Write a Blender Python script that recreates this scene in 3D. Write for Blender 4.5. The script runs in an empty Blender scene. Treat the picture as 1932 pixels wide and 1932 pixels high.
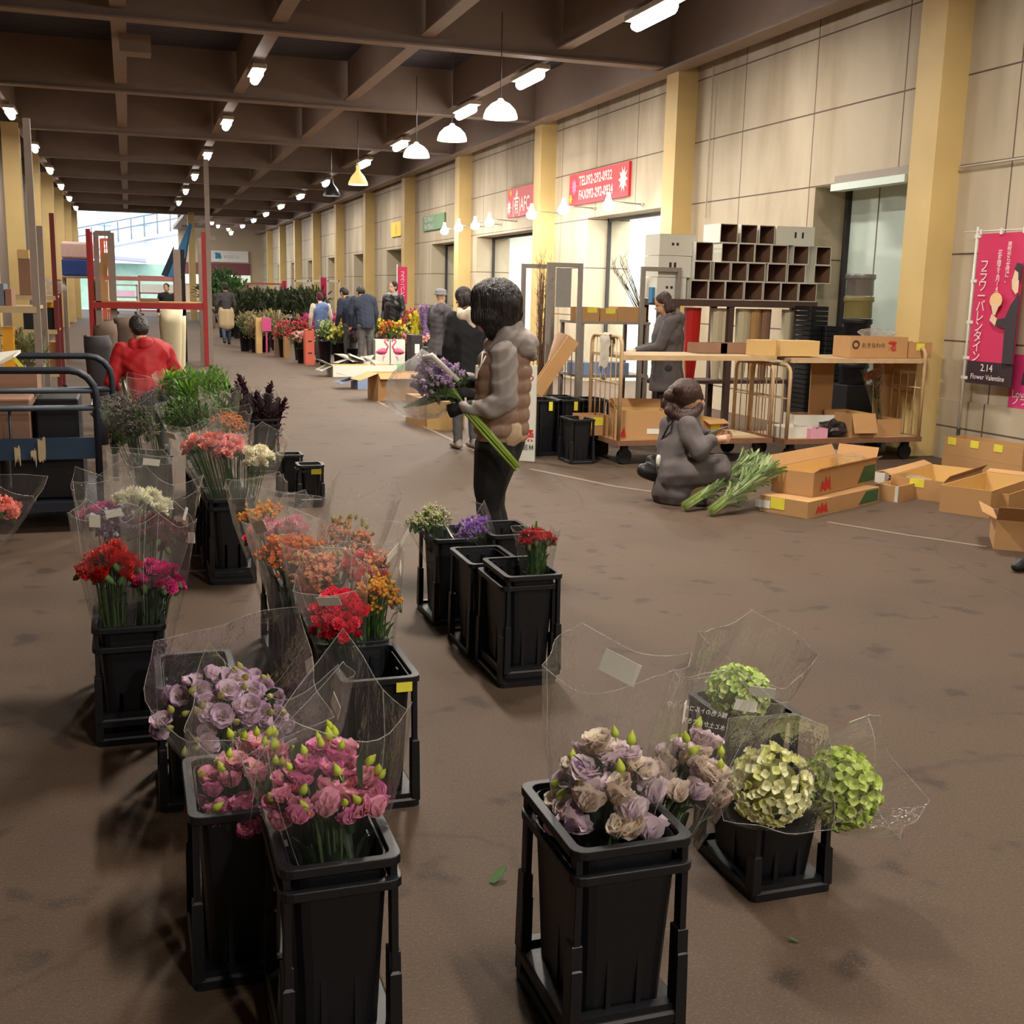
import bpy, math, random
from mathutils import Vector, Matrix, Euler
PI = math.pi
sc = bpy.context.scene
COL = sc.collection
RND = random.Random(7)
# ------------------------------------------------------------------ camera
F = 2150.; CX = CY = 966.; HC = 1.6
def _n(v): return Vector(v).normalized()
dyv = _n((243 - CX, 537 - CY, F))
_h2 = _n((1243 - CX, 560 - CY, F))
dzv = dyv.cross(_h2).normalized()
if dzv.y > 0: dzv = -dzv
dxv = dyv.cross(dzv).normalized()
if dxv.x < 0: dxv = -dxv
def ray(px, py):
    c = Vector((px - CX, py - CY, F)); return Vector((c.dot(dxv), c.dot(dyv), c.dot(dzv)))
EYE = Vector((0, 0, HC))
def G(px, py, z=0.): r = ray(px, py); return EYE + r * ((z - HC) / r.z)
def AY(px, py, Y): r = ray(px, py); return EYE + r * (Y / r.y)
def AX(px, py, X): r = ray(px, py); return EYE + r * (X / r.x)
cam_d = bpy.data.cameras.new('camera'); cam = bpy.data.objects.new('camera', cam_d); COL.objects.link(cam)
cam_d.sensor_width = 36; cam_d.sensor_fit = 'HORIZONTAL'; cam_d.lens = 36 * F / 1932
cam_d.clip_start = .05; cam_d.clip_end = 500
_r = Vector((dxv.x, dyv.x, dzv.x)); _u = -Vector((dxv.y, dyv.y, dzv.y)); _b = -Vector((dxv.z, dyv.z, dzv.z))
_m = Matrix((_r, _u, _b)).transposed().to_4x4(); _m.translation = EYE
cam.matrix_world = _m
sc.camera = cam
# ------------------------------------------------------------------ materials
MATS = {}
def lin(c):
    return tuple((x / 12.92 if x <= .04045 else ((x + .055) / 1.055) ** 2.4) for x in c)
def mat(name, rgb, rough=.6, var=.12, scale=14., metal=0., bump=0., bscale=None, emit=None, es=0., alpha=None, spec=.5, sss=0., stretch=None):
    """procedural principled material, colour given as display (sRGB) values, broken up by noise"""
    if name in MATS: return MATS[name]
    m = bpy.data.materials.new(name); m.use_nodes = True; nt = m.node_tree; N = nt.nodes; L = nt.links
    p = N['Principled BSDF']; c = lin(rgb)
    p.inputs['Roughness'].default_value = rough; p.inputs['Metallic'].default_value = metal
    p.inputs['Specular IOR Level'].default_value = spec
    tc = N.new('ShaderNodeTexCoord'); nz = N.new('ShaderNodeTexNoise'); nz.inputs['Scale'].default_value = scale; nz.inputs['Detail'].default_value = 4
    L.new(tc.outputs['Object'], nz.inputs['Vector'])
    mx = N.new('ShaderNodeMix'); mx.data_type = 'RGBA'
    mx.inputs['A'].default_value = (*[x * (1 - var) for x in c], 1); mx.inputs['B'].default_value = (*[min(1, x * (1 + var)) for x in c], 1)
    L.new(nz.outputs['Fac'], mx.inputs['Factor']); L.new(mx.outputs['Result'], p.inputs['Base Color'])
    if bump:
        nb = N.new('ShaderNodeTexNoise'); nb.inputs['Scale'].default_value = bscale or scale * 4; nb.inputs['Detail'].default_value = 3
        if stretch:
            mp = N.new('ShaderNodeMapping'); mp.inputs['Scale'].default_value = stretch; L.new(tc.outputs['Object'], mp.inputs['Vector']); L.new(mp.outputs[0], nb.inputs['Vector'])
        else: L.new(tc.outputs['Object'], nb.inputs['Vector'])
        b = N.new('ShaderNodeBump'); b.inputs['Strength'].default_value = bump; b.inputs['Distance'].default_value = .02
        L.new(nb.outputs['Fac'], b.inputs['Height']); L.new(b.outputs['Normal'], p.inputs['Normal'])
    if emit:
        p.inputs['Emission Color'].default_value = (*lin(emit), 1); p.inputs['Emission Strength'].default_value = es
    if sss:
        p.inputs['Transmission Weight'].default_value = 0
    MATS[name] = m; return m
def cello(name, base=.07, haze=.05, tint=(1, 1, 1)):
    """thin clear film: mostly lets light through, glossy at grazing angles, a little milky, crinkled"""
    if name in MATS: return MATS[name]
    m = bpy.data.materials.new(name); m.use_nodes = True; nt = m.node_tree; N = nt.nodes; L = nt.links
    N.remove(N['Principled BSDF']); out = N['Material Output']
    t = N.new('ShaderNodeBsdfTransparent'); t.inputs['Color'].default_value = (*tint, 1)
    g = N.new('ShaderNodeBsdfGlossy'); g.inputs['Roughness'].default_value = .06
    d = N.new('ShaderNodeBsdfDiffuse'); d.inputs['Color'].default_value = (.8, .78, .74, 1)
    tl = N.new('ShaderNodeBsdfTranslucent'); tl.inputs['Color'].default_value = (.8, .78, .74, 1)
    tc = N.new('ShaderNodeTexCoord'); nz = N.new('ShaderNodeTexNoise'); nz.inputs['Scale'].default_value = 9; nz.inputs['Detail'].default_value = 5; nz.inputs['Roughness'].default_value = .6
    mp = N.new('ShaderNodeMapping'); mp.inputs['Scale'].default_value = (1, 1, .35)
    L.new(tc.outputs['Object'], mp.inputs['Vector']); L.new(mp.outputs['Vector'], nz.inputs['Vector'])
    b = N.new('ShaderNodeBump'); b.inputs['Strength'].default_value = .5; b.inputs['Distance'].default_value = .06
    L.new(nz.outputs['Fac'], b.inputs['Height']); L.new(b.outputs['Normal'], g.inputs['Normal'])
    lw = N.new('ShaderNodeLayerWeight'); lw.inputs['Blend'].default_value = .22; L.new(b.outputs['Normal'], lw.inputs['Normal'])
    ma = N.new('ShaderNodeMath'); ma.operation = 'MULTIPLY_ADD'; ma.inputs[1].default_value = .30; ma.inputs[2].default_value = base
    L.new(lw.outputs['Fresnel'], ma.inputs[0])
    a1 = N.new('ShaderNodeMixShader'); L.new(ma.outputs[0], a1.inputs[0]); L.new(t.outputs[0], a1.inputs[1]); L.new(g.outputs[0], a1.inputs[2])
    dt = N.new('ShaderNodeAddShader'); dt2 = N.new('ShaderNodeMixShader'); dt2.inputs[0].default_value = .5
    L.new(d.outputs[0], dt2.inputs[1]); L.new(tl.outputs[0], dt2.inputs[2])
    rz = N.new('ShaderNodeMapRange'); rz.inputs['From Min'].default_value = .35; rz.inputs['From Max'].default_value = .75; rz.inputs['To Min'].default_value = haze * .35; rz.inputs['To Max'].default_value = haze * 1.8
    L.new(nz.outputs['Fac'], rz.inputs['Value'])
    a2 = N.new('ShaderNodeMixShader'); L.new(rz.outputs[0], a2.inputs[0]); L.new(a1.outputs[0], a2.inputs[1]); L.new(dt2.outputs[0], a2.inputs[2])
    L.new(a2.outputs[0], out.inputs['Surface']); MATS[name] = m; return m
def emis(name, rgb, s):
    if name in MATS: return MATS[name]
    m = bpy.data.materials.new(name); m.use_nodes = True; nt = m.node_tree; N = nt.nodes
    p = N['Principled BSDF']; p.inputs['Base Color'].default_value = (.8, .8, .8, 1)
    p.inputs['Emission Color'].default_value = (*lin(rgb), 1); p.inputs['Emission Strength'].default_value = s
    MATS[name] = m; return m
# ------------------------------------------------------------------ mesh builder
class MB:
    def __init__(s): s.v = []; s.f = []; s.m = []
    def add(s, vs, fs, m=0):
        o = len(s.v); s.v += [Vector(p) for p in vs]
        for f in fs: s.f.append([i + o for i in f]); s.m.append(m)
        return s
    def box(s, c, d, rz=0., m=0, rot=None):
        R = rot.to_matrix() if rot is not None else Matrix.Rotation(rz, 3, 'Z')
        x, y, z = d[0] / 2, d[1] / 2, d[2] / 2; c = Vector(c)
        vs = [c + R @ Vector((sx * x, sy * y, sz * z)) for sz in (-1, 1) for sx, sy in ((-1, -1), (1, -1), (1, 1), (-1, 1))]
        return s.add(vs, [(3, 2, 1, 0), (4, 5, 6, 7), (0, 1, 5, 4), (1, 2, 6, 5), (2, 3, 7, 6), (3, 0, 4, 7)], m)
    def bb(s, x0, x1, y0, y1, z0, z1, m=0): return s.box(((x0 + x1) / 2, (y0 + y1) / 2, (z0 + z1) / 2), (x1 - x0, y1 - y0, z1 - z0), m=m)
    def quad(s, a, b, c, d, m=0): return s.add([a, b, c, d], [(0, 1, 2, 3)], m)
    def slab(s, pts, off, m=0):
        """a flat outline given thickness along off"""
        n = len(pts); off = Vector(off); pts = [Vector(p) for p in pts]
        fs = [tuple(range(n - 1, -1, -1)), tuple(range(n, 2 * n))] + [(i, (i + 1) % n, n + (i + 1) % n, n + i) for i in range(n)]
        return s.add(pts + [p + off for p in pts], fs, m)
    def loft(s, rings, m=0, cap0=True, cap1=True, closed=True):
        n = len(rings[0]); vs = [p for r in rings for p in r]; fs = []
        for k in range(len(rings) - 1):
            for i in range(n if closed else n - 1):
                j = (i + 1) % n; fs.append((k * n + i, k * n + j, (k + 1) * n + j, (k + 1) * n + i))
        if cap0: fs.append(tuple(range(n - 1, -1, -1)))
        if cap1: fs.append(tuple(range((len(rings) - 1) * n, len(rings) * n)))
        return s.add(vs, fs, m)
    def tube(s, pts, r, n=8, m=0, cap=True):
        pts = [Vector(p) for p in pts]; rs = r if isinstance(r, (list, tuple)) else [r] * len(pts); rings = []
        up = None
        for i, p in enumerate(pts):
            t = (pts[min(i + 1, len(pts) - 1)] - pts[max(i - 1, 0)]).normalized()
            if up is None: up = Vector((0, 0, 1)) if abs(t.z) < .9 else Vector((1, 0, 0))
            a = t.cross(up).normalized(); b = a.cross(t).normalized(); up = b
            rings.append([p + (a * math.cos(q) + b * math.sin(q)) * rs[i] for q in [2 * PI * (k + .5) / n for k in range(n)]])
        return s.loft(rings, m, cap, cap)
    def lathe(s, prof, c=(0, 0, 0), n=16, m=0, cap=False):
        c = Vector(c); rings = [[c + Vector((r * math.cos(2 * PI * k / n), r * math.sin(2 * PI * k / n), z)) for k in range(n)] for r, z in prof]
        return s.loft(rings, m, cap, cap)
    def ell(s, c, r, n=10, k=6, m=0, R=None):
        c = Vector(c); r = r if isinstance(r, (tuple, list)) else (r, r, r); rings = []
        for j in range(1, k):
            a = PI * j / k - PI / 2; rr = []
            for i in range(n):
                q = 2 * PI * i / n; p = Vector((r[0] * math.cos(a) * math.cos(q), r[1] * math.cos(a) * math.sin(q), r[2] * math.sin(a)))
                rr.append(c + (R @ p if R else p))
            rings.append(rr)
        return s.loft(rings, m)
    def cap(s, a, b, ra, rb, n=10, m=0):
        """tapered capsule"""
        a = Vector(a); b = Vector(b); t = (b - a)
        if t.length < 1e-5: return s.ell(a, ra, n, 6, m)
        t.normalize(); u = Vector((0, 0, 1)) if abs(t.z) < .9 else Vector((1, 0, 0)); x = t.cross(u).normalized(); y = t.cross(x).normalized(); rings = []
        for cc, rr, angs in ((a, ra, (-70, -35, 0)), (b, rb, (0, 35, 70))):
            for g in angs:
                g = math.radians(g); o = cc + t * (rr * math.sin(g)); q = rr * math.cos(g)
                rings.append([o + (x * math.cos(2 * PI * k / n) + y * math.sin(2 * PI * k / n)) * q for k in range(n)])
        return s.loft(rings, m)
    def mesh(s, name, mats, smooth=False, org=None):
        me = bpy.data.meshes.new(name)
        o = Vector(org) if org is not None else Vector((0, 0, 0))
        me.from_pydata([tuple(v - o) for v in s.v], [], s.f)
        mats = mats if isinstance(mats, (list, tuple)) else [mats]
        for m in mats: me.materials.append(m)
        if len(mats) > 1: me.polygons.foreach_set('material_index', s.m)
        if smooth: me.polygons.foreach_set('use_smooth', [True] * len(s.f))
        me.update(); return me
def wloc(o):
    p = Vector((0, 0, 0))
    while o is not None: p += o.location; o = o.parent
    return p
def link(name, me, parent=None, loc=None):
    o = bpy.data.objects.new(name, me); COL.objects.link(o)
    if parent is not None: o.parent = parent
    if loc is not None: o.location = loc
    return o
def part(name, mb, mats, parent=None, smooth=False, world=True, bev=0., label=None):
    """link a mesh as a part; world=True: its vertices are in world space"""
    org = wloc(parent) if (world and parent is not None) else None
    o = link(name, mb.mesh(name, mats, smooth, org), parent)
    if bev:
        b = o.modifiers.new('bevel', 'BEVEL'); b.width = bev; b.segments = 2; b.limit_method = 'ANGLE'; b.harden_normals = False
    if label: o['label'] = label
    return o
def tag(o, label, cat, group=None, kind=None):
    o['label'] = label; o['category'] = cat
    if group: o['group'] = group
    if kind: o['kind'] = kind
    return o
def thing(name, label, cat, loc=(0, 0, 0), rz=0., group=None):
    o = bpy.data.objects.new(name, None); COL.objects.link(o); o.empty_display_size = .05
    o.location = loc; o.rotation_euler = (0, 0, rz); return tag(o, label, cat, group)
def struct(name, mb, mats, smooth=False, parent=None):
    o = link(name, mb.mesh(name, mats, smooth, wloc(parent) if parent else None), parent)
    if parent is None: o['kind'] = 'structure'
    return o
def single(name, mb, mats, label, cat, group=None, smooth=False, bev=0., org=None):
    org = Vector(org) if org is not None else sum((v for v in mb.v), Vector()) / max(1, len(mb.v))
    if org is not None:
        zmin = min(v.z for v in mb.v); org = Vector((org.x, org.y, zmin))
    o = link(name, mb.mesh(name, mats, smooth, org), None, org)
    if bev:
        b = o.modifiers.new('bevel', 'BEVEL'); b.width = bev; b.segments = 2; b.limit_method = 'ANGLE'
    return tag(o, label, cat, group)
def copy_tree(o, parent=None):
    c = o.copy(); COL.objects.link(c)
    if parent is not None: c.parent = parent; c.matrix_parent_inverse = o.matrix_parent_inverse.copy()
    for ch in list(o.children): copy_tree(ch, c)
    return c
def rrect(w, d, r, z, n=3, cx=0., cy=0.):
    pts = []
    for qx, qy, a0 in ((1, 1, 0), (-1, 1, 90), (-1, -1, 180), (1, -1, 270)):
        for k in range(n + 1):
            a = math.radians(a0 + 90 * k / n); pts.append(Vector((cx + qx * (w / 2 - r) + r * math.cos(a), cy + qy * (d / 2 - r) + r * math.sin(a), z)))
    return pts
TMP = bpy.data.scenes.new('workbench')
def evaluate(o):
    """modifiers and curves turned into a plain mesh, in a scene of their own so that nothing else is re-evaluated"""
    TMP.collection.objects.link(o); TMP.view_layers[0].update(); dg = TMP.view_layers[0].depsgraph
    me = bpy.data.meshes.new_from_object(o.evaluated_get(dg)); TMP.collection.objects.unlink(o); bpy.data.objects.remove(o); return me
def text(body, parent, m, origin, xdir, ydir, size, align='LEFT', name='lettering', extrude=0., bold=0., squash=1., lift=.002, vertical=False):
    """lettering lying on a surface: origin, x and y directions in world space (parent unrotated)"""
    x = Vector(xdir).normalized(); y = Vector(ydir).normalized(); z = x.cross(y).normalized(); y = z.cross(x).normalized()
    c = bpy.data.curves.new(name, 'FONT'); c.body = '\n'.join(body) if vertical else body; c.size = size; c.align_x = 'CENTER' if vertical else align; c.align_y = 'TOP' if vertical else 'CENTER'
    c.extrude = extrude; c.offset = bold; c.space_line = .78 if vertical else .9; c.resolution_u = 2
    c.materials.append(m)
    o = bpy.data.objects.new(name, c)
    me = evaluate(o); me.name = name
    if not me.materials: me.materials.append(m)
    M3 = Matrix((x * squash, y, z)).transposed().to_4x4(); M3.translation = Vector(origin) + z * lift - (wloc(parent) if parent else Vector())
    me.transform(M3)
    return link(name, me, parent)
def blob(name, prims, m, parent, voxel=.014, smooth=4, sub=0, world=True, disp=None):
    """one continuous surface from overlapping capsules (a,b,ra,rb) and ellipsoids (c,(rx,ry,rz),R)"""
    mb = MB()
    for p in prims:
        if len(p) == 4: mb.cap(*p)
        else: mb.ell(p[0], p[1], 14, 9, 0, p[2] if len(p) > 2 else None)
    org = wloc(parent) if (world and parent is not None) else Vector()
    me = mb.mesh(name, m, True, org); o = bpy.data.objects.new(name, me)
    r = o.modifiers.new('r', 'REMESH'); r.mode = 'VOXEL'; r.voxel_size = voxel; r.use_smooth_shade = True
    if smooth:
        s = o.modifiers.new('s', 'SMOOTH'); s.iterations = smooth; s.factor = .5
    me2 = evaluate(o); me2.name = name; bpy.data.meshes.remove(me)
    if not me2.materials: me2.materials.append(m)
    if disp:
        new = [disp(v.co + org, v.normal.copy()) - org for v in me2.vertices]
        for v, p in zip(me2.vertices, new): v.co = p
    return link(name, me2, parent)
# ------------------------------------------------------------------ setting
XW = 8.1; BAY = 5.95; Y0 = 10.05
COLY = [Y0 + BAY * k for k in range(-4, 11)]
def panel_mat():
    m = mat('concrete_panel', (.74, .69, .60), .75, .10, 1.3, bump=.15, bscale=30)
    nt = m.node_tree; N = nt.nodes; L = nt.links; p = N['Principled BSDF']
    src = p.inputs['Base Color'].links[0].from_socket
    tc = N.new('ShaderNodeTexCoord'); sx = N.new('ShaderNodeSeparateXYZ'); L.new(tc.outputs['Object'], sx.inputs[0])
    def groove(sock, off, period, w):
        a = N.new('ShaderNodeMath'); a.operation = 'ADD'; a.inputs[1].default_value = off; L.new(sock, a.inputs[0])
        q = N.new('ShaderNodeMath'); q.operation = 'PINGPONG'; q.inputs[1].default_value = period / 2; L.new(a.outputs[0], q.inputs[0])
        l = N.new('ShaderNodeMath'); l.operation = 'LESS_THAN'; l.inputs[1].default_value = w; L.new(q.outputs[0], l.inputs[0]); return l.outputs[0]
    g1 = groove(sx.outputs['Y'], 20 * 1.755 - 12.82 + .0, 1.755, .009); g2 = groove(sx.outputs['Z'], .88 * 10 - 2.98, .88, .009)
    mxx = N.new('ShaderNodeMath'); mxx.operation = 'MAXIMUM'; L.new(g1, mxx.inputs[0]); L.new(g2, mxx.inputs[1])
    nz = N.new('ShaderNodeTexNoise'); nz.inputs['Scale'].default_value = .8; nz.inputs['Detail'].default_value = 6
    mp = N.new('ShaderNodeMapping'); mp.inputs['Scale'].default_value = (1, 2.2, .5); L.new(tc.outputs['Object'], mp.inputs['Vector']); L.new(mp.outputs[0], nz.inputs['Vector'])
    st = N.new('ShaderNodeMix'); st.data_type = 'RGBA'; st.blend_type = 'MULTIPLY'
    cr = N.new('ShaderNodeValToRGB'); cr.color_ramp.elements[0].position = .35; cr.color_ramp.elements[0].color = (.72, .66, .6, 1); cr.color_ramp.elements[1].position = .6; cr.color_ramp.elements[1].color = (1, 1, 1, 1)
    L.new(nz.outputs['Fac'], cr.inputs['Fac']); st.inputs['Factor'].default_value = .8; L.new(src, st.inputs['A']); L.new(cr.outputs['Color'], st.inputs['B'])
    jm = N.new('ShaderNodeMix'); jm.data_type = 'RGBA'; jm.inputs['B'].default_value = (*lin((.36, .29, .25)), 1)
    L.new(mxx.outputs[0], jm.inputs['Factor']); L.new(st.outputs['Result'], jm.inputs['A']); L.new(jm.outputs['Result'], p.inputs['Base Color'])
    return m
def asphalt_mat():
    m = mat('asphalt', (.335, .267, .214), .74, .10, .5, bump=.2, bscale=160, spec=.3)
    nt = m.node_tree; N = nt.nodes; L = nt.links; p = N['Principled BSDF']
    src = p.inputs['Base Color'].links[0].from_socket
    tc = N.new('ShaderNodeTexCoord')
    def spots(scale, lo, hi, col, fac, det=3, rough=.5):
        nz = N.new('ShaderNodeTexNoise'); nz.inputs['Scale'].default_value = scale; nz.inputs['Detail'].default_value = det; nz.inputs['Roughness'].default_value = rough
        L.new(tc.outputs['Object'], nz.inputs['Vector'])
        r = N.new('ShaderNodeMapRange'); r.inputs['From Min'].default_value = lo; r.inputs['From Max'].default_value = hi; r.inputs['To Max'].default_value = fac
        L.new(nz.outputs['Fac'], r.inputs['Value'])
        x = N.new('ShaderNodeMix'); x.data_type = 'RGBA'; x.inputs['B'].default_value = (*lin(col), 1); L.new(r.outputs[0], x.inputs['Factor']); return x
    a = spots(1.1, .5, .75, (.25, .20, .17), .5, 5); L.new(src, a.inputs['A'])
    b = spots(4.5, .62, .70, (.16, .125, .12), .6, 2); L.new(a.outputs['Result'], b.inputs['A'])
    c = spots(130, .52, .72, (.52, .45, .39), .3, 2); L.new(b.outputs['Result'], c.inputs['A'])
    d = spots(90, .58, .75, (.18, .14, .12), .4, 2); L.new(c.outputs['Result'], d.inputs['A'])
    # thin cracks
    vo = N.new('ShaderNodeTexVoronoi'); vo.feature = 'DISTANCE_TO_EDGE'; vo.inputs['Scale'].default_value = .28
    nz = N.new('ShaderNodeTexNoise'); nz.inputs['Scale'].default_value = 2.2; nz.inputs['Detail'].default_value = 6
    mp = N.new('ShaderNodeMix'); mp.data_type = 'RGBA'; mp.inputs['Factor'].default_value = .22; L.new(tc.outputs['Object'], mp.inputs['A']); L.new(nz.outputs['Color'], mp.inputs['B']); L.new(tc.outputs['Object'], nz.inputs['Vector'])
    L.new(mp.outputs['Result'], vo.inputs['Vector'])
    lt = N.new('ShaderNodeMapRange'); lt.inputs['From Min'].default_value = .0; lt.inputs['From Max'].default_value = .004; lt.inputs['To Min'].default_value = .35; lt.inputs['To Max'].default_value = 0; L.new(vo.outputs['Distance'], lt.inputs['Value'])
    e = N.new('ShaderNodeMix'); e.data_type = 'RGBA'; e.inputs['B'].default_value = (*lin((.2, .16, .14)), 1); L.new(lt.outputs[0], e.inputs['Factor']); L.new(d.outputs['Result'], e.inputs['A'])
    L.new(e.outputs['Result'], p.inputs['Base Color']); return m
def deck_mat():
    m = mat('roof_deck', (.30, .29, .33), .6, .15, 2.)
    nt = m.node_tree; N = nt.nodes; L = nt.links; p = N['Principled BSDF']
    tc = N.new('ShaderNodeTexCoord'); w = N.new('ShaderNodeTexWave'); w.bands_direction = 'Y'; w.inputs['Scale'].default_value = 2.1
    L.new(tc.outputs['Object'], w.inputs['Vector']); b = N.new('ShaderNodeBump'); b.inputs['Strength'].default_value = 1; b.inputs['Distance'].default_value = .06
    L.new(w.outputs['Fac'], b.inputs['Height']); L.new(b.outputs['Normal'], p.inputs['Normal']); return m
M_wall = panel_mat(); M_floor = asphalt_mat(); M_deck = deck_mat()
M_col = mat('cream_column_paint', (.80, .69, .46), .6, .14, 2.2, bump=.08)
M_beam = mat('beam_paint', (.54, .46, .41), .6, .15, 3.)
M_room = mat('white_room_paint', (.9, .92, .9), .6, .04)
M_jamb = mat('jamb_plaster', (.76, .74, .69), .7, .06)
M_dark = mat('dark_recess', (.22, .2, .2), .8)
M_line = mat('worn_floor_line', (.50, .43, .37), .8, .25, 40)
b = MB(); b.bb(-6, 14, -13, 78, -.2, 0); struct('floor', b, M_floor)
b = MB(); b.bb(-60, 60, 78, 240, -.25, -.05); b.bb(-60, -6, -13, 78, -.25, -.05); struct('ground_outside', b, mat('pale_road', (.72, .73, .76), .8, .08))
# painted lines and a patched strip on the floor
def strip(pts, w):
    b = MB()
    for (p, q) in zip(pts[:-1], pts[1:]):
        d = (q - p); n = Vector((-d.y, d.x, 0)).normalized() * w / 2
        b.slab([p - n, q - n, q + n, p + n], (0, 0, .0025))
    return b
struct('trim_1', strip([G(712, 757), G(800, 805), G(905, 855)], .05), M_line)
struct('trim_2', strip([G(1000, 885), G(1160, 918), G(1260, 932)], .05), M_line)
struct('trim_3', strip([G(1560, 985), G(1700, 1008), G(1862, 1032)], .035), M_line)
# right wall: bays with deep openings
OPEN = {0: (10.8, 12.68, 2.97), 1: (16.7, 20.18, 3.0), 2: (22.6, 27.4, 2.93), 3: (28.6, 31.85, 2.9), 4: (34.5, 37.8, 2.9), 5: (40.4, 43.7, 2.9), 6: (46.4, 49.7, 2.9), 7: (52.3, 55.6, 2.9), 8: (58.3, 61.5, 2.9), 9: (64.2, 67.5, 2.9)}
b = MB(); prev = -13
for k in range(10):
    y0, y1, zt = OPEN[k]
    b.bb(XW, XW + .85, prev, y0, 0, 5.75); b.bb(XW, XW + .85, y0, y1, zt, 5.75); prev = y1
b.bb(XW, XW + .85, prev, 75, 0, 5.75)
b.bb(XW - .04, XW, -13, 10.0, 0, .62)      # plinth ledge
struct('wall_right', b, M_wall)
for k in range(10):
    y0, y1, zt = OPEN[k]
    if k == 0:
        b = MB(); b.bb(XW + .5, XW + .56, y0, y1, 0, zt, 0); b.bb(XW + .44, XW + .5, y1 - .06, y1, 0, zt, 1); b.bb(XW + .49, XW + .505, y1 - .62, y1 - .61, 0, zt, 2)
        b.bb(XW - .1, XW + .1, y0 - .2, y1 - .55, zt - .02, zt + .08, 2); b.bb(XW - .18, XW - .02, y0 - .1, y1 - .6, zt - .1, zt - .02, 0)
        struct('door_1', b, [mat('pale_green_panel', (.82, .88, .84), .5, .04), M_dark, mat('warm_grey_steel', (.55, .5, .45), .5)])
    elif k <= 3:
        b = MB(); b.bb(XW + .85, XW + 4, y1, y1 + .1, 0, 3.6); b.bb(XW + .85, XW + 4, y0 - .6, y0 - .5, 0, 3.6); b.bb(XW + 4, XW + 4.1, y0 - .6, y1 + .1, 0, 3.6); b.bb(XW + .85, XW + 4, y0 - .6, y1 + .1, 3.5, 3.6)
        struct('wall_shop' + '_%d' % k, b, M_room)
        b = MB(); b.bb(XW + .40, XW + .46, y1 - .05, y1, 0, zt); b.bb(XW + .4, XW + .46, y0, y1, zt - .05, zt); struct('door_%d' % (k + 1), b, M_dark)
        la = bpy.data.lights.new('shop_light', 'AREA'); la.shape = 'RECTANGLE'; la.size = 2.2; la.size_y = 2.5; la.energy = (0, 280, 220, 60)[k]; la.color = (.93, 1, .95)
        lo = bpy.data.objects.new('shop_light', la); COL.objects.link(lo); lo.location = (XW + 2.3, (y0 + y1) / 2, 3.45)
    else:
        b = MB(); b.bb(XW + .55, XW + .6, y0, y1, 0, zt, 0); b.bb(XW + .5, XW + .56, y1 - .1, y1 - .05, 0, zt, 1); b.bb(XW + .5, XW + .55, y0, y0 + .5, 0, zt, 2)
        struct('door_%d' % (k + 1), b, [M_jamb, M_dark, mat('grey_green_door', (.6, .66, .6), .5)])
# columns
for Y in COLY:
    if Y > 72 or Y < 0: continue
    b = MB(); b.bb(7.78, XW, Y, Y + .4, 0, 5.0)
    o = struct('column', b, M_col)
    if Y < 58.5:
        b = MB(); b.bb(-2.5, -2.15, Y, Y + .4, 0, 5.0); struct('column', b, M_col)
b = MB(); b.bb(2.75, 3.05, 57.3, 57.65, 0, 5.0); struct('column', b, M_col)
# left wall, end wall, wall behind
b = MB(); b.bb(-3.2, -3.0, -13, 57.6, 0, 5.75); struct('wall_left', b, mat('umber_wall', (.42, .36, .31), .8, .2, 1.))
b = MB(); b.bb(-6, 14, -13.2, -13, 0, 5.75); struct('wall_behind', b, mat('umber_wall', (.42, .36, .31)))
b = MB(); b.bb(3.0, 9, 75, 75.3, 0, 5.75); struct('wall_end', b, mat('end_wall_plaster', (.76, .68, .58), .8, .08, .8))
b = MB(); b.bb(3.0, 7.3, 74.9, 75, 2.33, 3.05); struct('trim_4', b, mat('maroon_fascia', (.50, .27, .30), .7))
for x0, x1, s in ((3.1, 5.6, 1), (5.65, 6.55, 2), (6.75, 7.3, 3)):
    b = MB(); b.bb(x0, x1, 74.88, 74.95, 1.75, 2.33); struct('window_%d' % s, b, emis('lit_window_green', (.86, .95, .82), .55))
# roof
b = MB(); b.bb(-3.2, 9, -13, 57.6, 5.75, 5.9); b.bb(3.0, 9, 57.6, 75.3, 5.75, 5.9); struct('ceiling', b, M_deck)
def ibeam(a, c, w=.24, t=.025, zb=4.9, zt=5.75, across=True):
    b = MB()
    if across: b.bb(a[0], c[0], a[1] - w / 2, a[1] + w / 2, zb, zb + t); b.bb(a[0], c[0], a[1] - .02, a[1] + .02, zb + t, zt)
    else: b.bb(a[0] - w / 2, a[0] + w / 2, a[1], c[1], zb, zb + t); b.bb(a[0] - .02, a[0] + .02, a[1], c[1], zb + t, zt)
    return b
for Y in COLY:
    if Y > 74: continue
    struct('beam', ibeam((-3.0 if Y < 57 else 3.0, Y + .2), (8.1, Y + .2)), M_beam)
struct('beam', ibeam((-3.0, 57.5), (3.0, 57.5), w=.5), M_beam)
for X in (-2.2, 0., 2., 4., 6.): 
    for Y in COLY[:-1]:
        if X < 3 and Y > 52: continue
        if Y + BAY > 75: continue
        struct('beam', ibeam((X, Y + .32), (X, Y + BAY + .08), w=.2, zb=5.02, across=False), M_beam)
struct('beam', ibeam((7.72, -12), (7.72, 75), w=.3, zb=4.86, across=False), M_beam)
b = MB(); b.bb(2.7, 3.5, 57.6, 75, 5.0, 5.2); struct('trim_5', b, M_beam)
b = MB(); b.tube([(8.05, 15.45, 4.9), (8.05, 15.45, 2.75)], .012, 6); struct('trim_6', b, mat('conduit', (.7, .66, .6), .5))
b = MB(); b.tube([(8.05, -5, 2.96), (8.05, 10.0, 2.96)], .012, 6); struct('trim_7', b, MATS['conduit'])
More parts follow.
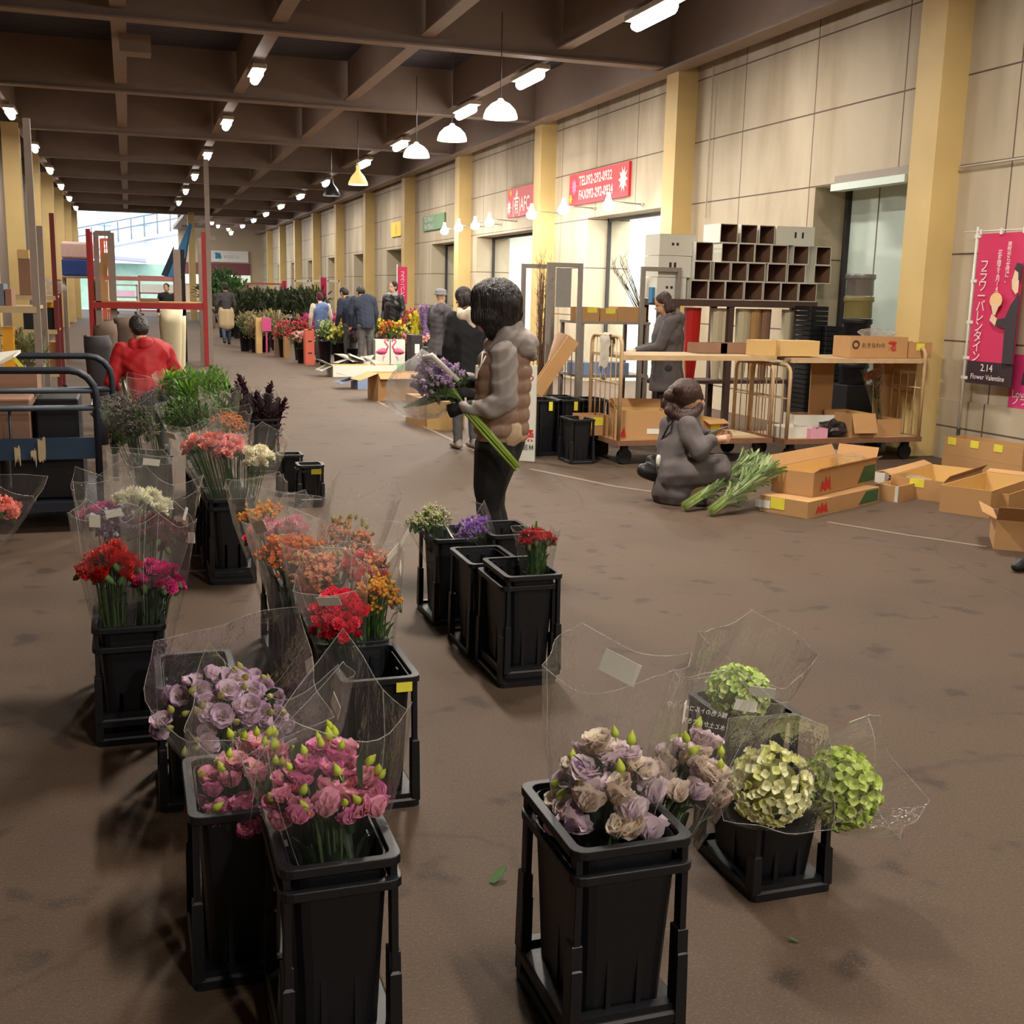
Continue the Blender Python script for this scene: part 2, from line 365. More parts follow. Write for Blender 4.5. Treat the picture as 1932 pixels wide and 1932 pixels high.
# ------------------------------------------------------------------ lamps
M_tube = emis('lamp_glow', (1, .97, .95), 26.)
M_hous = mat('lamp_housing', (.72, .68, .6), .5)
def ceiling_lamp(x, y, label, energy, L=1.0, z=4.86):
    t = thing('ceiling_lamp', label, 'lamp', (x, y, z), 0, 'strip lamps under the roof beams')
    b = MB(); b.bb(-.11, .11, -L / 2 - .05, L / 2 + .05, .03, .10); b.bb(-.02, .02, -.02, .02, .10, .22); part('housing', b, M_hous, t, world=False, bev=.01)
    b = MB(); b.tube([(0, -L / 2, -.02), (0, -L / 2 + .1, -.03), (0, L / 2 - .1, -.03), (0, L / 2, -.02)], [.04, .075, .075, .04], 10); part('tube', b, M_tube, t, True, False)
    if energy:
        la = bpy.data.lights.new('lamp_light', 'AREA'); la.shape = 'RECTANGLE'; la.size = .22; la.size_y = L; la.energy = energy; la.color = (1, .92, .80); la.spread = PI
        lo = bpy.data.objects.new('lamp_light', la); COL.objects.link(lo); lo.location = (x, y, z - .13)
    return t
ordw = ['nearest', 'second', 'third', 'fourth', 'fifth', 'sixth', 'seventh', 'eighth', 'ninth', 'tenth', 'eleventh', 'twelfth']
for i, Y in enumerate([19.1, 24.9, 31., 37., 42.8, 48.8]):
    ceiling_lamp(2.02, Y, 'white strip lamp under the roof, %s of the middle row above the empty aisle' % ordw[i], 120, .8)
for i, Y in enumerate([13.04, 17.48, 21.05, 26.48, 30.7, 36.77, 42.64, 48.24, 53.66, 59.06, 65.]):
    ceiling_lamp(5.98, Y, 'long white strip lamp under the roof, %s of the row beside the shop wall' % ordw[i], 105 if i < 2 else 130, 1.15)
for X, Y, e in ((5.98, 7.2, 160), (5.98, 1.3, 70), (5.98, -4.6, 200), (2.02, 13.1, 230), (2.02, 7.2, 300), (2.02, 1.3, 130), (2.02, -4.6, 420)):  # unseen; nearer lamps follow the row spacing, rear pair added for frontal light
    ceiling_lamp(X, Y, 'unseen strip lamp continuing its row beyond view, added to light the foreground', e, 1.15)['group'] = 'strip lamps out of view'
for i, Y in enumerate([25.34, 31.46, 37.35, 43.28, 49.12, 55.]):
    ceiling_lamp(-2.08, Y, 'white strip lamp over the yellow columns, %s of the row above the racks' % ordw[i], 110, .8)
for i, (px, py) in enumerate([(400, 414), (411, 411), (430, 400), (436, 440)]):
    p = AY(px, py, 63 + 3 * i if i < 3 else 66); ceiling_lamp(p.x, min(p.y, 74), 'tiny far strip lamp by the end wall, %s from grey post' % ordw[i].replace('nearest', 'first'), 0, .6, min(p.z, 4.86))
M_shade = mat('white_glowing_shade', (.9, .88, .84), .4, .03, emit=(1, .97, .9), es=1.6)
M_shade2 = mat('cream_glowing_shade', (.85, .78, .55), .4, .03, emit=(1, .85, .5), es=.7)
M_shade3 = mat('dark_metal_shade', (.16, .15, .15), .4, .03)
for i, (Y, X) in enumerate([(15.53, 4.9), (18.1, 4.92), (20.58, 4.94), (26.1, 4.94), (29.54, 4.92)]):
    d = ['nearest and largest of the glowing domes', 'second glowing dome from the front', 'third glowing dome from the front', 'small cream bell with narrow neck', 'dark shade with a lit mouth'][i]
    t = thing('pendant_lamp', 'pendant lamp by the shop wall, ' + d, 'lamp', (X, Y, 4.0), 0, 'pendant lamps before the shops')
    b = MB()
    if i < 3: pr = [(.235, -.06), (.232, -.02), (.2, .06), (.13, .13), (.05, .17), (.03, .2)]
    else: pr = [(.22, -.1), (.215, -.05), (.15, .08), (.07, .17), (.045, .22), (.045, .32)]
    b.lathe(pr, n=20); part('shade', b, (M_shade, M_shade, M_shade, M_shade2, M_shade3)[i], t, True, False)
    b = MB(); b.lathe([(.01, -.07), (.15, -.06), (.20, -.03), (.1, .03), (.01, .05)], n=14); part('bulb', b, M_tube, t, True, False)
    b = MB(); b.tube([(0, 0, .18), (0, 0, 1.3)], .008, 6); part('cord', b, M_shade3, t, False, False)
    la = bpy.data.lights.new('pendant_light', 'AREA'); la.shape = 'DISK'; la.size = .38; la.energy = (135, 125, 115, 70, 50)[i]; la.color = (1, .95, .85)
    lo = bpy.data.objects.new('pendant_light', la); COL.objects.link(lo); lo.location = (X, Y, 3.9)
spots = [(19.83, 3.15, 'left of the telephone banner'), (17.76, 3.09, 'before the lower edge of the telephone banner'), (21.57, 3.16, 'in front of the partly hidden red banner'), (24.35, 3.15, 'left of the partly hidden red banner'), (25.45, 3.13, 'third from the far end'), (26.82, 3.15, 'second from the far end of the bracket row'), (28.13, 3.13, 'at the far end of the bracket row')]
for i, (Y, z, d) in enumerate(spots):
    t = thing('bracket_spotlight', 'wall spotlight on an arm, ' + d, 'spotlight', (8.1, Y, z), 0, 'bracket spotlights over the shop doors')
    b = MB(); b.tube([(0, 0, 0), (-.5, 0, .02), (-.62, 0, .0)], .012, 8); b.lathe([(.05, -.02), (.05, .02)], n=10, cap=True); part('arm', b, mat('grey_arm', (.6, .58, .55), .4), t, False, False)
    b = MB(); b.lathe([(.03, .16), (.04, .08), (.085, -.02), (.09, -.05)], (-.62, 0, 0), 14); part('lamp_head', b, M_shade, t, True, False)
    b = MB(); b.ell((-.62, 0, -.055), (.105, .105, .085), 14, 8); part('bulb', b, emis('spot_glow', (1, 1, .97), 45.), t, True, False)
    la = bpy.data.lights.new('bracket_light', 'AREA'); la.shape = 'DISK'; la.size = .15; la.energy = (50, 90, 44, 36, 24, 24, 24)[i]; la.color = (1, .97, .88)
    lo = bpy.data.objects.new('bracket_light', la); COL.objects.link(lo); lo.location = (7.44, Y, z - .12); lo.rotation_euler = (0, math.radians(-38), 0)
# small boxes on the roof steel
for px, py, w in ((233, 118, .55), (235, 160, .2)):
    pass
b = MB(); b.bb(.0, .42, 17.6, 18.0, 4.78, 5.02); o = struct('beam_box', b, M_beam); tag(o, 'small steel junction box hanging beside a roof beam', 'box', kind='structure')
# outside: daylight
w = bpy.data.worlds.new('sky'); sc.world = w; w.use_nodes = True; bg = w.node_tree.nodes['Background']
st = w.node_tree.nodes.new('ShaderNodeTexSky'); st.sky_type = 'NISHITA'; st.sun_disc = False; st.sun_elevation = math.radians(35); st.sun_rotation = math.radians(200); st.dust_density = 4; st.air_density = 1.5
mxs = w.node_tree.nodes.new('ShaderNodeMix'); mxs.data_type = 'RGBA'; mxs.inputs['Factor'].default_value = .75; mxs.inputs['B'].default_value = (3.6, 4.0, 4.3, 1)
w.node_tree.links.new(st.outputs[0], mxs.inputs['A']); w.node_tree.links.new(mxs.outputs['Result'], bg.inputs['Color']); bg.inputs['Strength'].default_value = .62
sc.view_settings.view_transform = 'Standard'; sc.view_settings.look = 'None'; sc.view_settings.exposure = 0.; sc.view_settings.gamma = 1; sc.view_settings.use_curve_mapping = False
sc.cycles.transparent_max_bounces = 24; sc.cycles.max_bounces = 7; sc.cycles.diffuse_bounces = 4; sc.cycles.glossy_bounces = 3; sc.cycles.sample_clamp_indirect = 4.; sc.cycles.sample_clamp_direct = 12.
sc.cycles.caustics_reflective = False; sc.cycles.caustics_refractive = False; sc.cycles.use_adaptive_sampling = True; sc.cycles.adaptive_threshold = .03
# ------------------------------------------------------------------ flower meshes (local, growing along +z, head centred on the origin)
def petal(mb, R, l, w, cup, curl, m=0, n=4, ruff=0., rnd=RND):
    """one curved petal rooted at the origin, R turns it into place"""
    rows = []
    for i in range(n + 1):
        t = i / n; ww = w * (math.sin(PI * min(1, .12 + t * .8)) ** .7); z = l * math.sin(cup * t) / max(cup, .01); x = l * (t - .0) * math.cos(cup) if cup > 1.2 else l * (1 - math.cos(cup * t)) / max(cup, .01) * .5 + l * t * math.cos(cup) * .8
        z -= curl * l * t ** 3
        row = []
        for j in (-1, -.4, .4, 1):
            rz = ruff * l * rnd.uniform(-1, 1) * t
            row.append(R @ Vector((x - abs(j) * w * .12, j * ww / 2, z + abs(j) * w * .14 + rz)))
        rows.append(row)
    vs = [p for r in rows for p in r]; fs = [(i * 4 + j, i * 4 + j + 1, i * 4 + j + 5, i * 4 + j + 4) for i in range(n) for j in range(3)]
    mb.add(vs, fs, m)
def RZ(a): return Matrix.Rotation(a, 3, 'Z')
def RY(a): return Matrix.Rotation(a, 3, 'Y')
def RX(a): return Matrix.Rotation(a, 3, 'X')
def m_lisianthus(seed, r=.036):
    q = random.Random(seed); mb = MB()
    for ring, (k, l, cup, curl, m) in enumerate(((4, .85, 1.5, -.05, 1), (5, .95, 1.38, .0, 0), (6, 1.0, 1.22, .08, 1), (6, 1.05, 1.0, .14, 0), (7, 1.05, .75, .2, 0))):
        for i in range(k):
            petal(mb, RZ(2 * PI * i / k + ring * .45 + q.uniform(-.2, .2)) @ RY(q.uniform(-.12, .12)), l * r, r * (.7 + .17 * ring), cup + q.uniform(-.12, .12), curl, m, 4, .10, q)
    for v in mb.v: v.z -= r * .45
    return mb
def m_bud(seed, l=.028):
    mb = MB(); r = l * .42
    mb.lathe([(.0015, -l * .6), (.0018, -l * .1), (r * .75, 0), (r, l * .25), (r * .8, l * .6), (r * .35, l * .9), (.001, l * 1.1)], n=8)
    for i in range(4): petal(mb, RZ(i * PI / 2 + .3), l * .5, r * .5, 1.3, 0, 0, 2)
    return mb
def m_carnation(seed, r=.03):
    q = random.Random(seed); mb = MB()
    for ring in range(4):
        k = 7 + 2 * ring; n = 28
        a0 = q.uniform(0, 6); inner = []; mid = []; outer = []
        rr = r * (.42 + .2 * ring); z = r * (.5 - .22 * ring)
        for i in range(n):
            a = 2 * PI * i / n; wv = math.sin(k * a + a0) * .16 + q.uniform(-.12, .12)
            inner.append(Vector((.15 * r * math.cos(a), .15 * r * math.sin(a), z - r * .45)))
            mid.append(Vector((rr * .7 * math.cos(a), rr * .7 * math.sin(a), z - .05 * r + wv * r * .8)))
            rq = rr * (1 + q.uniform(-.12, .12)); outer.append(Vector((rq * math.cos(a), rq * math.sin(a), z + wv * r * 1.3)))
        mb.loft([inner, mid, outer], 0, False, False)
    mb.lathe([(.003, -r * 1.4), (r * .3, -r * 1.1), (r * .34, -r * .5)], n=8, m=1)
    return mb
def m_spraycluster(seed, r=.035, nb=9, br=.011, m2=.3):
    """cluster of small blooms on short stalks"""
    q = random.Random(seed); mb = MB()
    for i in range(nb):
        a = q.uniform(0, 2 * PI); d = r * math.sqrt(q.random()); c = Vector((d * math.cos(a), d * math.sin(a), q.uniform(-.5, .9) * r)); mm = 1 if q.random() < m2 else 0
        b2 = br * q.uniform(.75, 1.25)
        mb.ell(c, (b2 * .7, b2 * .7, b2 * .8), 6, 4, mm)
        for k in range(5):
            o = len(mb.v); petal(mb, RZ(k * 1.257 + a) @ RX(q.uniform(-.3, .3)), b2 * 1.5, b2 * 1.1, 1.0, .15, mm, 2)
            for v in mb.v[o:]: v += c + Vector((0, 0, -b2 * .2))
        mb.tube([c - Vector((0, 0, b2 * .5)), Vector((0, 0, -r * 1.4))], .0012, 4, 2, False)
    return mb
def m_hydrangea(seed, R=.075, flat=.8, n=150, pr=.0145):
    q = random.Random(seed); mb = MB()
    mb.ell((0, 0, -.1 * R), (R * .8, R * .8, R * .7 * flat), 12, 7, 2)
    for i in range(n):
        t = (i + .5) / n; ph = math.acos(1 - 1.62 * t); th = i * 2.39996 + q.uniform(-.2, .2)
        d = Vector((math.sin(ph) * math.cos(th), math.sin(ph) * math.sin(th), math.cos(ph))); rr = R * q.uniform(.88, 1.04)
        c = Vector((d.x * rr, d.y * rr, d.z * rr * flat))
        M = d.to_track_quat('Z', 'Y').to_matrix() @ RZ(q.uniform(0, PI)) @ RX(q.uniform(-.5, .5)) @ RY(q.uniform(-.5, .5)); s = pr * q.uniform(.8, 1.15); m = 0 if q.random() < .7 else 1
        for k in range(4):
            o = len(mb.v); petal(mb, M @ RZ(k * PI / 2), s, s * 1.15, .35, .25, m, 3)
            for v in mb.v[o:]: v += c
    return mb
def m_leafy(seed, r=.05, h=.1, n=40, l=.035, w=.012, up=.5):
    q = random.Random(seed); mb = MB()
    for i in range(n):
        a = q.uniform(0, 2 * PI); d = r * math.sqrt(q.random()); c = Vector((d * math.cos(a), d * math.sin(a), q.uniform(-h, h * .4)))
        o = len(mb.v); petal(mb, RZ(a + q.uniform(-1, 1)) @ RY(-q.uniform(-.3, 1.1) * up), l * q.uniform(.7, 1.2), w * q.uniform(.8, 1.2), .6, .2, 0 if q.random() < .7 else 1, 3)
        for v in mb.v[o:]: v += c
    return mb
def m_spike(seed, h=.14, r=.03, n=60):
    """dense upright spike of small blooms or leaves"""
    q = random.Random(seed); mb = MB()
    for i in range(n):
        t = i / n; a = i * 2.4; rr = r * (1 - .55 * t); c = Vector((0, 0, -h * .6 + h * t))
        o = len(mb.v); petal(mb, RZ(a) @ RY(-q.uniform(.1, .8)), rr * 1.5, rr * .8, .8, .2, 0 if q.random() < .6 else 1, 2)
        for v in mb.v[o:]: v += c
    return mb
def pm(name, rgb, rough=.55, var=.18, scale=60):
    """thin plant tissue: lets some light through"""
    new = name not in MATS; m = mat(name, rgb, rough, var, scale)
    if new:
        nt = m.node_tree; N = nt.nodes; L = nt.links; p = N['Principled BSDF']; tr = N.new('ShaderNodeBsdfTranslucent'); mx = N.new('ShaderNodeMixShader'); mx.inputs[0].default_value = .3
        L.new(p.inputs['Base Color'].links[0].from_socket, tr.inputs['Color']); L.new(p.outputs[0], mx.inputs[1]); L.new(tr.outputs[0], mx.inputs[2]); L.new(mx.outputs[0], N['Material Output'].inputs['Surface'])
    return m
M_stem = pm('stem_green', (.30, .42, .20)); M_stemd = pm('dark_stem_green', (.14, .22, .11)); M_leaf = pm('leaf_green', (.28, .44, .18)); M_leafd = pm('dark_leaf', (.13, .22, .12))
M_budg = pm('bud_yellow_green', (.74, .80, .22)); M_cal = pm('calyx_green', (.35, .48, .25))
M_cel = cello('cellophane', .035, .03); M_celh = cello('milky_cellophane', .04, .055)
M_edge = cello('film_edge', .25, .30)
M_tagw = mat('white_label_paper', (.88, .87, .82), .7, .03, bump=.02)
PR = {}
def proto(key, mb, mats):
    if key not in PR: PR[key] = mb.mesh(key, mats, True)
    return PR[key]
def head_kind(kind, seed, c):
    """shared bloom meshes of each kind and colour"""
    key = '%s_%s_%d' % (kind, c[0], seed)
    if key in PR: return PR[key]
    f = {'lisianthus': lambda: m_lisianthus(seed), 'bud': lambda: m_bud(seed), 'carnation': lambda: m_carnation(seed), 'spray': lambda: m_spraycluster(seed), 'tiny': lambda: m_spraycluster(seed, .035, 26, .0055, .35),
         'gyp': lambda: m_spraycluster(seed, .04, 22, .006, .4), 'hydrangea': lambda: m_hydrangea(seed), 'leafy': lambda: m_leafy(seed), 'spike': lambda: m_spike(seed), 'longleaf': lambda: m_leafy(seed, .03, .16, 34, .11, .016, 1.3),
         'rose': lambda: m_lisianthus(seed, .026)}[kind]
    mats = [pm(kind + '_' + c[0] + '_%d' % i, x) for i, x in enumerate(c[1])]
    while len(mats) < 2: mats.append(mats[0])
    mats.append(M_cal)
    if kind == 'carnation': mats = [mats[0], M_cal, M_cal]
    return proto(key, f(), mats)
def bouquet(name, label, base, top, blooms, rad, group='wrapped flower bunches', wrap=None, tags=(), stems=14, stem_mat=None, buds=0, seed=1, dome=.35, twist=0., leaves=0, flat=1., rb=.035, leafmat=None, spread=1.):
    """bunch of cut stems from base to top (world points) with blooms of radius rad, in a film cone.
    blooms: list of (kind, (colour name, [rgb,...]), count, size); wrap: (height above the blooms, top radius factor, corner lift, film material)"""
    q = random.Random(seed); base = Vector(base); top = Vector(top); ax = top - base; Ln = ax.length
    t = bpy.data.objects.new(name, None); COL.objects.link(t); t.location = base
    t.rotation_mode = 'QUATERNION'; t.rotation_quaternion = ax.to_track_quat('Z', 'Y') @ Euler((0, 0, twist)).to_quaternion(); t.empty_display_size = .05
    tag(t, label, 'flowers', group)
    tot = sum(b[2] for b in blooms); i = 0; pts = []
    order = [b for b in blooms for _ in range(b[2])]; q.shuffle(order)
    for b in order:
        rr = rad * math.sqrt((i + .5) / tot) * spread; a = i * 2.39996 + q.uniform(-.3, .3); i += 1
        x = rr * math.cos(a); y = rr * math.sin(a) * flat; z = Ln + dome * rad * (1 - (rr / rad) ** 2) - dome * rad + q.uniform(-.02, .02) * (b[3] / .03 if b[3] < .2 else 1)
        me = head_kind(b[0], q.randint(1, 3), b[1]); nm = {'bud': 'bud', 'leafy': 'foliage', 'longleaf': 'foliage'}.get(b[0], 'flower_head')
        o = link(nm, me, t, (x, y, z + (.05 if b[0] == 'bud' else 0)))
        base_r = {'lisianthus': .036, 'rose': .026, 'bud': .028, 'carnation': .03, 'spray': .035, 'tiny': .035, 'gyp': .04, 'hydrangea': .075, 'leafy': .05, 'spike': .05, 'longleaf': .1}[b[0]]
        s = b[3] / base_r * q.uniform(.85, 1.12); o.scale = (s, s, s)
        tl = .9 * rr / max(rad, .01) * (.35 if b[0] in ('spike', 'longleaf') else .75); o.rotation_euler = (-math.sin(a) * tl + q.uniform(-.2, .2), math.cos(a) * tl + q.uniform(-.2, .2), q.uniform(0, 6))
        pts.append(Vector((x, y, z)))
    if stems:
        mb = MB()
        for k in range(stems):
            p = pts[k % len(pts)]; a = k * 2.4; r0 = rb * .8 * math.sqrt((k + .5) / stems)
            mb.tube([(r0 * math.cos(a), r0 * math.sin(a), 0), (r0 * 1.1 * math.cos(a), r0 * 1.1 * math.sin(a), Ln * .3), (p.x * .7, p.y * .7, Ln * .75), (p.x, p.y, p.z - .01)], .0028, 5)
        part('stems', mb, stem_mat or M_stem, t, True, False)
    if leaves:
        mb = MB()
        for k in range(leaves):
            z = q.uniform(.25, .93) * Ln; f = (z / Ln); r1 = (rb + (rad - rb) * f ** 1.2) * .85 * math.sqrt(q.random()); a = q.uniform(0, 2 * PI); o = len(mb.v)
            petal(mb, RZ(a + q.uniform(-.8, .8)) @ RY(-q.uniform(.1, 1.2)), q.uniform(.04, .08), q.uniform(.012, .024), .5, .3, 0, 3)
            for v in mb.v[o:]: v += Vector((r1 * math.cos(a), r1 * math.sin(a), z))
        part('leaves', mb, leafmat or M_leafd, t, True, False)
    if wrap:
        ext, rf, lift, wm = wrap; mb = MB(); n = 40; rings = []; ph = q.uniform(0, 6)
        H = Ln + ext
        for j in range(9):
            f = j / 8; ring = []
            for k in range(n):
                a = 2 * PI * k / n; r = (rb * 1.25 + (rad * rf - rb * 1.25) * min(1., (f * H / (Ln * .96)) ** 1.25)) if f * H < Ln * .96 else rad * rf * (1 + .12 * (f * H - Ln * .96) / max(ext, .02) * .5)
                r *= 1 + .05 * math.sin(3 * a + ph + f * 2) * f + .025 * math.sin(7 * a + f * 9 + ph)
                sq = 1 / max(abs(math.cos(a)), abs(math.sin(a)) ) ; r *= 1 + (sq - 1) * .6 * f
                z = f * (H + lift * (.4 * math.cos(2 * a + ph) + .4 * math.cos(a + ph * 2) + 1.2 * (sq - 1)) * (1 if f > .9 else f * .5))
                ring.append(Vector((r * math.cos(a), r * math.sin(a) * flat, z)))
            rings.append(ring)
        mb.loft(rings, 0, False, False); tr = rings[-1]; mb.tube(tr + tr[:1], .0011, 4, 1, False)
        for k in (3, 20): mb.tube([r[k] for r in rings], .0009, 4, 1, False)
        o = part('wrapper', mb, [wm, M_edge], t, True, False, label='clear film wrapper')
        for (ta, tf, w, h, rot) in tags:
            # label stuck to the film: angle in the bunch's own turn, height fraction, width, height
            k = tf * 8; j = min(7, int(k)); fr = k - j
            i0 = ta / (2 * PI) * n
            def P(ii, off):
                i1 = int(math.floor(ii)) % n; i2 = (i1 + 1) % n; u = ii - math.floor(ii)
                pa = rings[j][i1].lerp(rings[j][i2], u); pb = rings[min(8, j + 1)][i1].lerp(rings[min(8, j + 1)][i2], u); return pa.lerp(pb, fr)
            c = P(i0, 0); tx = (P(i0 + .6, 0) - P(i0 - .6, 0)).normalized(); up = (rings[min(8, j + 1)][int(i0) % n] - rings[j][int(i0) % n]).normalized(); nn = tx.cross(up).normalized()
            if nn.dot(Vector((c.x, c.y, 0))) < 0: nn = -nn
            Rm = Matrix.Rotation(rot, 3, nn); tx = Rm @ tx; up = nn.cross(tx)
            mb = MB(); c = c + nn * .003; mb.slab([c - tx * w / 2 - up * h / 2, c + tx * w / 2 - up * h / 2, c + tx * w / 2 + up * h / 2, c - tx * w / 2 + up * h / 2], nn * .0012)
            part('price_label', mb, M_tagw, t, False, False, label='white price label')
    return t
# ------------------------------------------------------------------ black flower bucket with a legged frame
M_blk = mat('black_plastic', (.03, .035, .062), .48, .2, 25, bump=.05); M_yel = mat('yellow_sticker', (.88, .84, .25), .6, .05)
BW, BD, BH = .25, .36, .43
def bucket_parts(t, H=BH, W=BW, D=BD):
    mb = MB(); n = 3
    mb.loft([rrect(W, D, .02, 0, n), rrect(W, D, .02, .022, n), rrect(W - .012, D - .012, .018, .028, n)]); mb.bb(-W / 2 + .01, W / 2 - .01, -D / 2 + .01, -D / 2 + .035, .025, .042); mb.bb(-W / 2 + .01, W / 2 - .01, D / 2 - .035, D / 2 - .01, .025, .042)
    part('base', mb, M_blk, t, False, False)
    mb = MB(); o = .004
    a = [rrect(W - .085, D - .10, .03, .028, n), rrect(W - .07, D - .07, .035, H * .5, n), rrect(W - .052, D - .046, .035, H - .012, n)]
    b = [rrect(W - .052 - 2 * o, D - .046 - 2 * o, .032, H - .012, n), rrect(W - .085 - 2 * o, D - .10 - 2 * o, .028, .036, n)]
    mb.loft(a + b, 0, True, True)
    for k in (-1, 1):                                   # ribs on the long and short faces
        mb.box((k * (W / 2 - .037), 0, H * .5), (.006, .03, H * .86)); 
        for s in (-1, 1): mb.box((s * .035, k * (D / 2 - .038), H * .5), (.012, .006, H * .86))
    part('body', mb, M_blk, t, False, False)
    mb = MB(); r1 = rrect(W, D, .028, H - .02, n); r2 = rrect(W, D, .028, H, n); r3 = rrect(W - .045, D - .04, .022, H, n); r4 = rrect(W - .045, D - .04, .022, H - .02, n)
    mb.loft([r4, r1, r2, r3, r4], 0, False, False); part('rim', mb, M_blk, t, False, False, bev=.002)
    for sx in (-1, 1):
        for sy in (-1, 1):
            mb = MB(); xo, yo = sx * (W / 2 - .014), sy * (D / 2 - .022)
            def ring(z, w, d, k): return [Vector((xo * k + sx * 0 + i * w / 2, yo * k + j * d / 2, z)) for i, j in ((-1, -1), (1, -1), (1, 1), (-1, 1))]
            mb.loft([ring(.02, .026, .04, 1), ring(H * .5, .024, .038, .985), ring(H * .5 + .004, .014, .026, .985), ring(H - .018, .014, .028, .97)])
            part('leg', mb, M_blk, t, False, False)
BK = {}
def bucket(x, y, label, z=0., H=BH, rz=0., W=BW, D=BD, sticker=None, group='black flower buckets', corner=True):
    """x, y = front left corner of the footprint when corner is true"""
    key = (H, W, D)
    if corner: x += W / 2; y += D / 2
    if key not in BK:
        t = thing('flower_bucket', label, 'bucket', (x, y, z), rz, group); bucket_parts(t, H, W, D); BK[key] = t
    else:
        t = copy_tree(BK[key]); t.location = (x, y, z); t.rotation_euler = (0, 0, rz); tag(t, label, 'bucket', group)
        for ch in list(t.children):
            if ch.name.startswith('sticker'): bpy.data.objects.remove(ch)
    if sticker:
        for (px, py, pz, w, h, face) in sticker:
            mb = MB(); mb.box((px, py, pz), (w, .003, h) if face == 'y' else ((.003, w, h) if face == 'x' else (w, h, .003))); part('sticker', mb, M_yel, t, False, False, label='yellow sticker')
    return t
# ------------------------------------------------------------------ front buckets and bunches
def depth_of(p): 
    v = p - EYE; return v.x * dxv.z + v.y * dyv.z + v.z * dzv.z
def bq(name, label, px, py, Y, rpx, base, blooms, **k):
    top = AY(px, py, Y); rad = rpx * depth_of(top) / F
    return bouquet(name, label, base, top, blooms, rad, **k)
C_pinkl = ('pink', [(.92, .64, .74), (.94, .80, .72)]); C_pink2 = ('rosepink', [(.90, .54, .73), (.94, .74, .74)])
C_lil = ('pale lilac', [(.84, .73, .82), (.88, .80, .77)]); C_lil2 = ('lilac cream', [(.92, .85, .88), (.82, .70, .86)]); C_cream = ('cream', [(.93, .87, .82), (.92, .86, .74)])
C_budg = ('yellow green', [(.74, .80, .22)]); C_budp = ('pale olive', [(.70, .68, .38)])
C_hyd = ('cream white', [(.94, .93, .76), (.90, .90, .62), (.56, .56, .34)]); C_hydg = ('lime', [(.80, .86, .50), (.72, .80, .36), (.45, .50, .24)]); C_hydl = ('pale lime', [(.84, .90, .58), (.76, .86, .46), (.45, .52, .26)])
C_red = ('scarlet', [(.80, .10, .08)]); C_mag = ('magenta', [(.80, .10, .46)]); C_wine = ('wine', [(.36, .05, .10)]); C_wht = ('white', [(.94, .92, .80)])
C_org = ('orange', [(.92, .50, .22), (.90, .62, .34)]); C_yor = ('yellow orange', [(.94, .68, .20), (.92, .52, .18)]); C_coral = ('coral', [(.90, .20, .26), (.86, .14, .22)]); C_hot = ('hot pink red', [(.92, .14, .28), (.92, .22, .22)])
C_sal = ('salmon', [(.94, .56, .50)]); C_peach = ('peach', [(.92, .66, .50), (.90, .56, .44)]); C_pkf = ('soft pink', [(.86, .50, .56), (.88, .64, .56)])
C_gyp = ('ivory', [(.92, .90, .78), (.80, .80, .55)]); C_vio = ('violet', [(.66, .44, .82), (.84, .76, .90)])
C_grn = ('fresh green', [(.42, .60, .18), (.32, .50, .16)]); C_dgrn = ('deep green', [(.30, .42, .18), (.22, .34, .14)]); C_gray = ('grey pink', [(.52, .46, .44), (.42, .42, .38)]); C_blue = ('slate blue', [(.34, .34, .48), (.26, .30, .34)])
C_plum = ('plum', [(.28, .15, .20), (.20, .12, .16)]); C_pw = ('purple and white', [(.40, .28, .42), (.82, .80, .84)]); C_mauve = ('mauve', [(.76, .66, .78), (.58, .45, .64)])
# --- buckets
bucket(1.385, 4.25, 'nearest black bucket of the pair holding red carnations, the lower nested one')
bucket(1.40, 4.235, 'black bucket nested into another, holding the red carnation bunch', z=.045)
bucket(1.37, 4.66, 'empty black bucket standing just behind the red carnation buckets')
bucket(1.345, 5.18, 'black bucket holding the ivory spray flowers')
bucket(1.60, 5.08, 'black bucket holding the violet flowers', z=.03)
bucket(.815, 1.98, 'lower of the two nested black buckets under the lilac cream bunches', W=.275)
bucket(.815, 1.985, 'black bucket holding the two lilac cream bunches in front', z=.055, W=.275)
bucket(1.53, 2.46, 'short black bucket under the big cream white hydrangea', H=.25)
bucket(1.66, 2.86, 'black bucket holding the single green hydrangea at the back', H=.35, W=.26, D=.29)
bucket(.235, 2.08, 'lower nested black bucket at the front edge under the pink bunch')
bucket(.235, 2.09, 'front black bucket holding the pink bunch with lime buds', z=.045)
bucket(.08, 2.47, 'black bucket behind the front one, under the second pink bunch')
bucket(.03, 3.44, 'black bucket with a thin square rim behind the pale lilac bunch', H=.40)
bucket(-.17, 4.03, 'black bucket under the scarlet and magenta carnations', H=.36)
bucket(-.17, 4.03, 'black bucket nested on top under the scarlet and magenta carnations', H=.36, z=.07)
bucket(-.16, 4.42, 'black bucket at the back of the scarlet and wine carnation bunches', H=.40)
bucket(.565, 3.28, 'empty black bucket with yellow sticker on its rim in the centre row', sticker=[(.1255, .05, .36, .05, .08, 'x'), (.07, -.1815, .40, .05, .03, 'y')])
bucket(.55, 3.67, 'black bucket holding the hot pink red and yellow orange sprays')
bucket(.54, 4.06, 'third black bucket of the centre row under the orange sprays')
bucket(.53, 4.45, 'fourth black bucket of the centre row under the coral sprays')
bucket(.52, 4.84, 'last black bucket of the centre row under the yellow sprays')
for i, (x, y, d) in enumerate(((.36, 6.22, 'front'), (.345, 6.6, 'second'), (.33, 6.98, 'third'), (.315, 7.36, 'fourth'))):
    bucket(x, y, '%s black bucket of the row under the salmon and white carnations' % d)
    bucket(x, y, 'nested upper bucket, %s in the row under the salmon and white carnations' % d, z=.045)
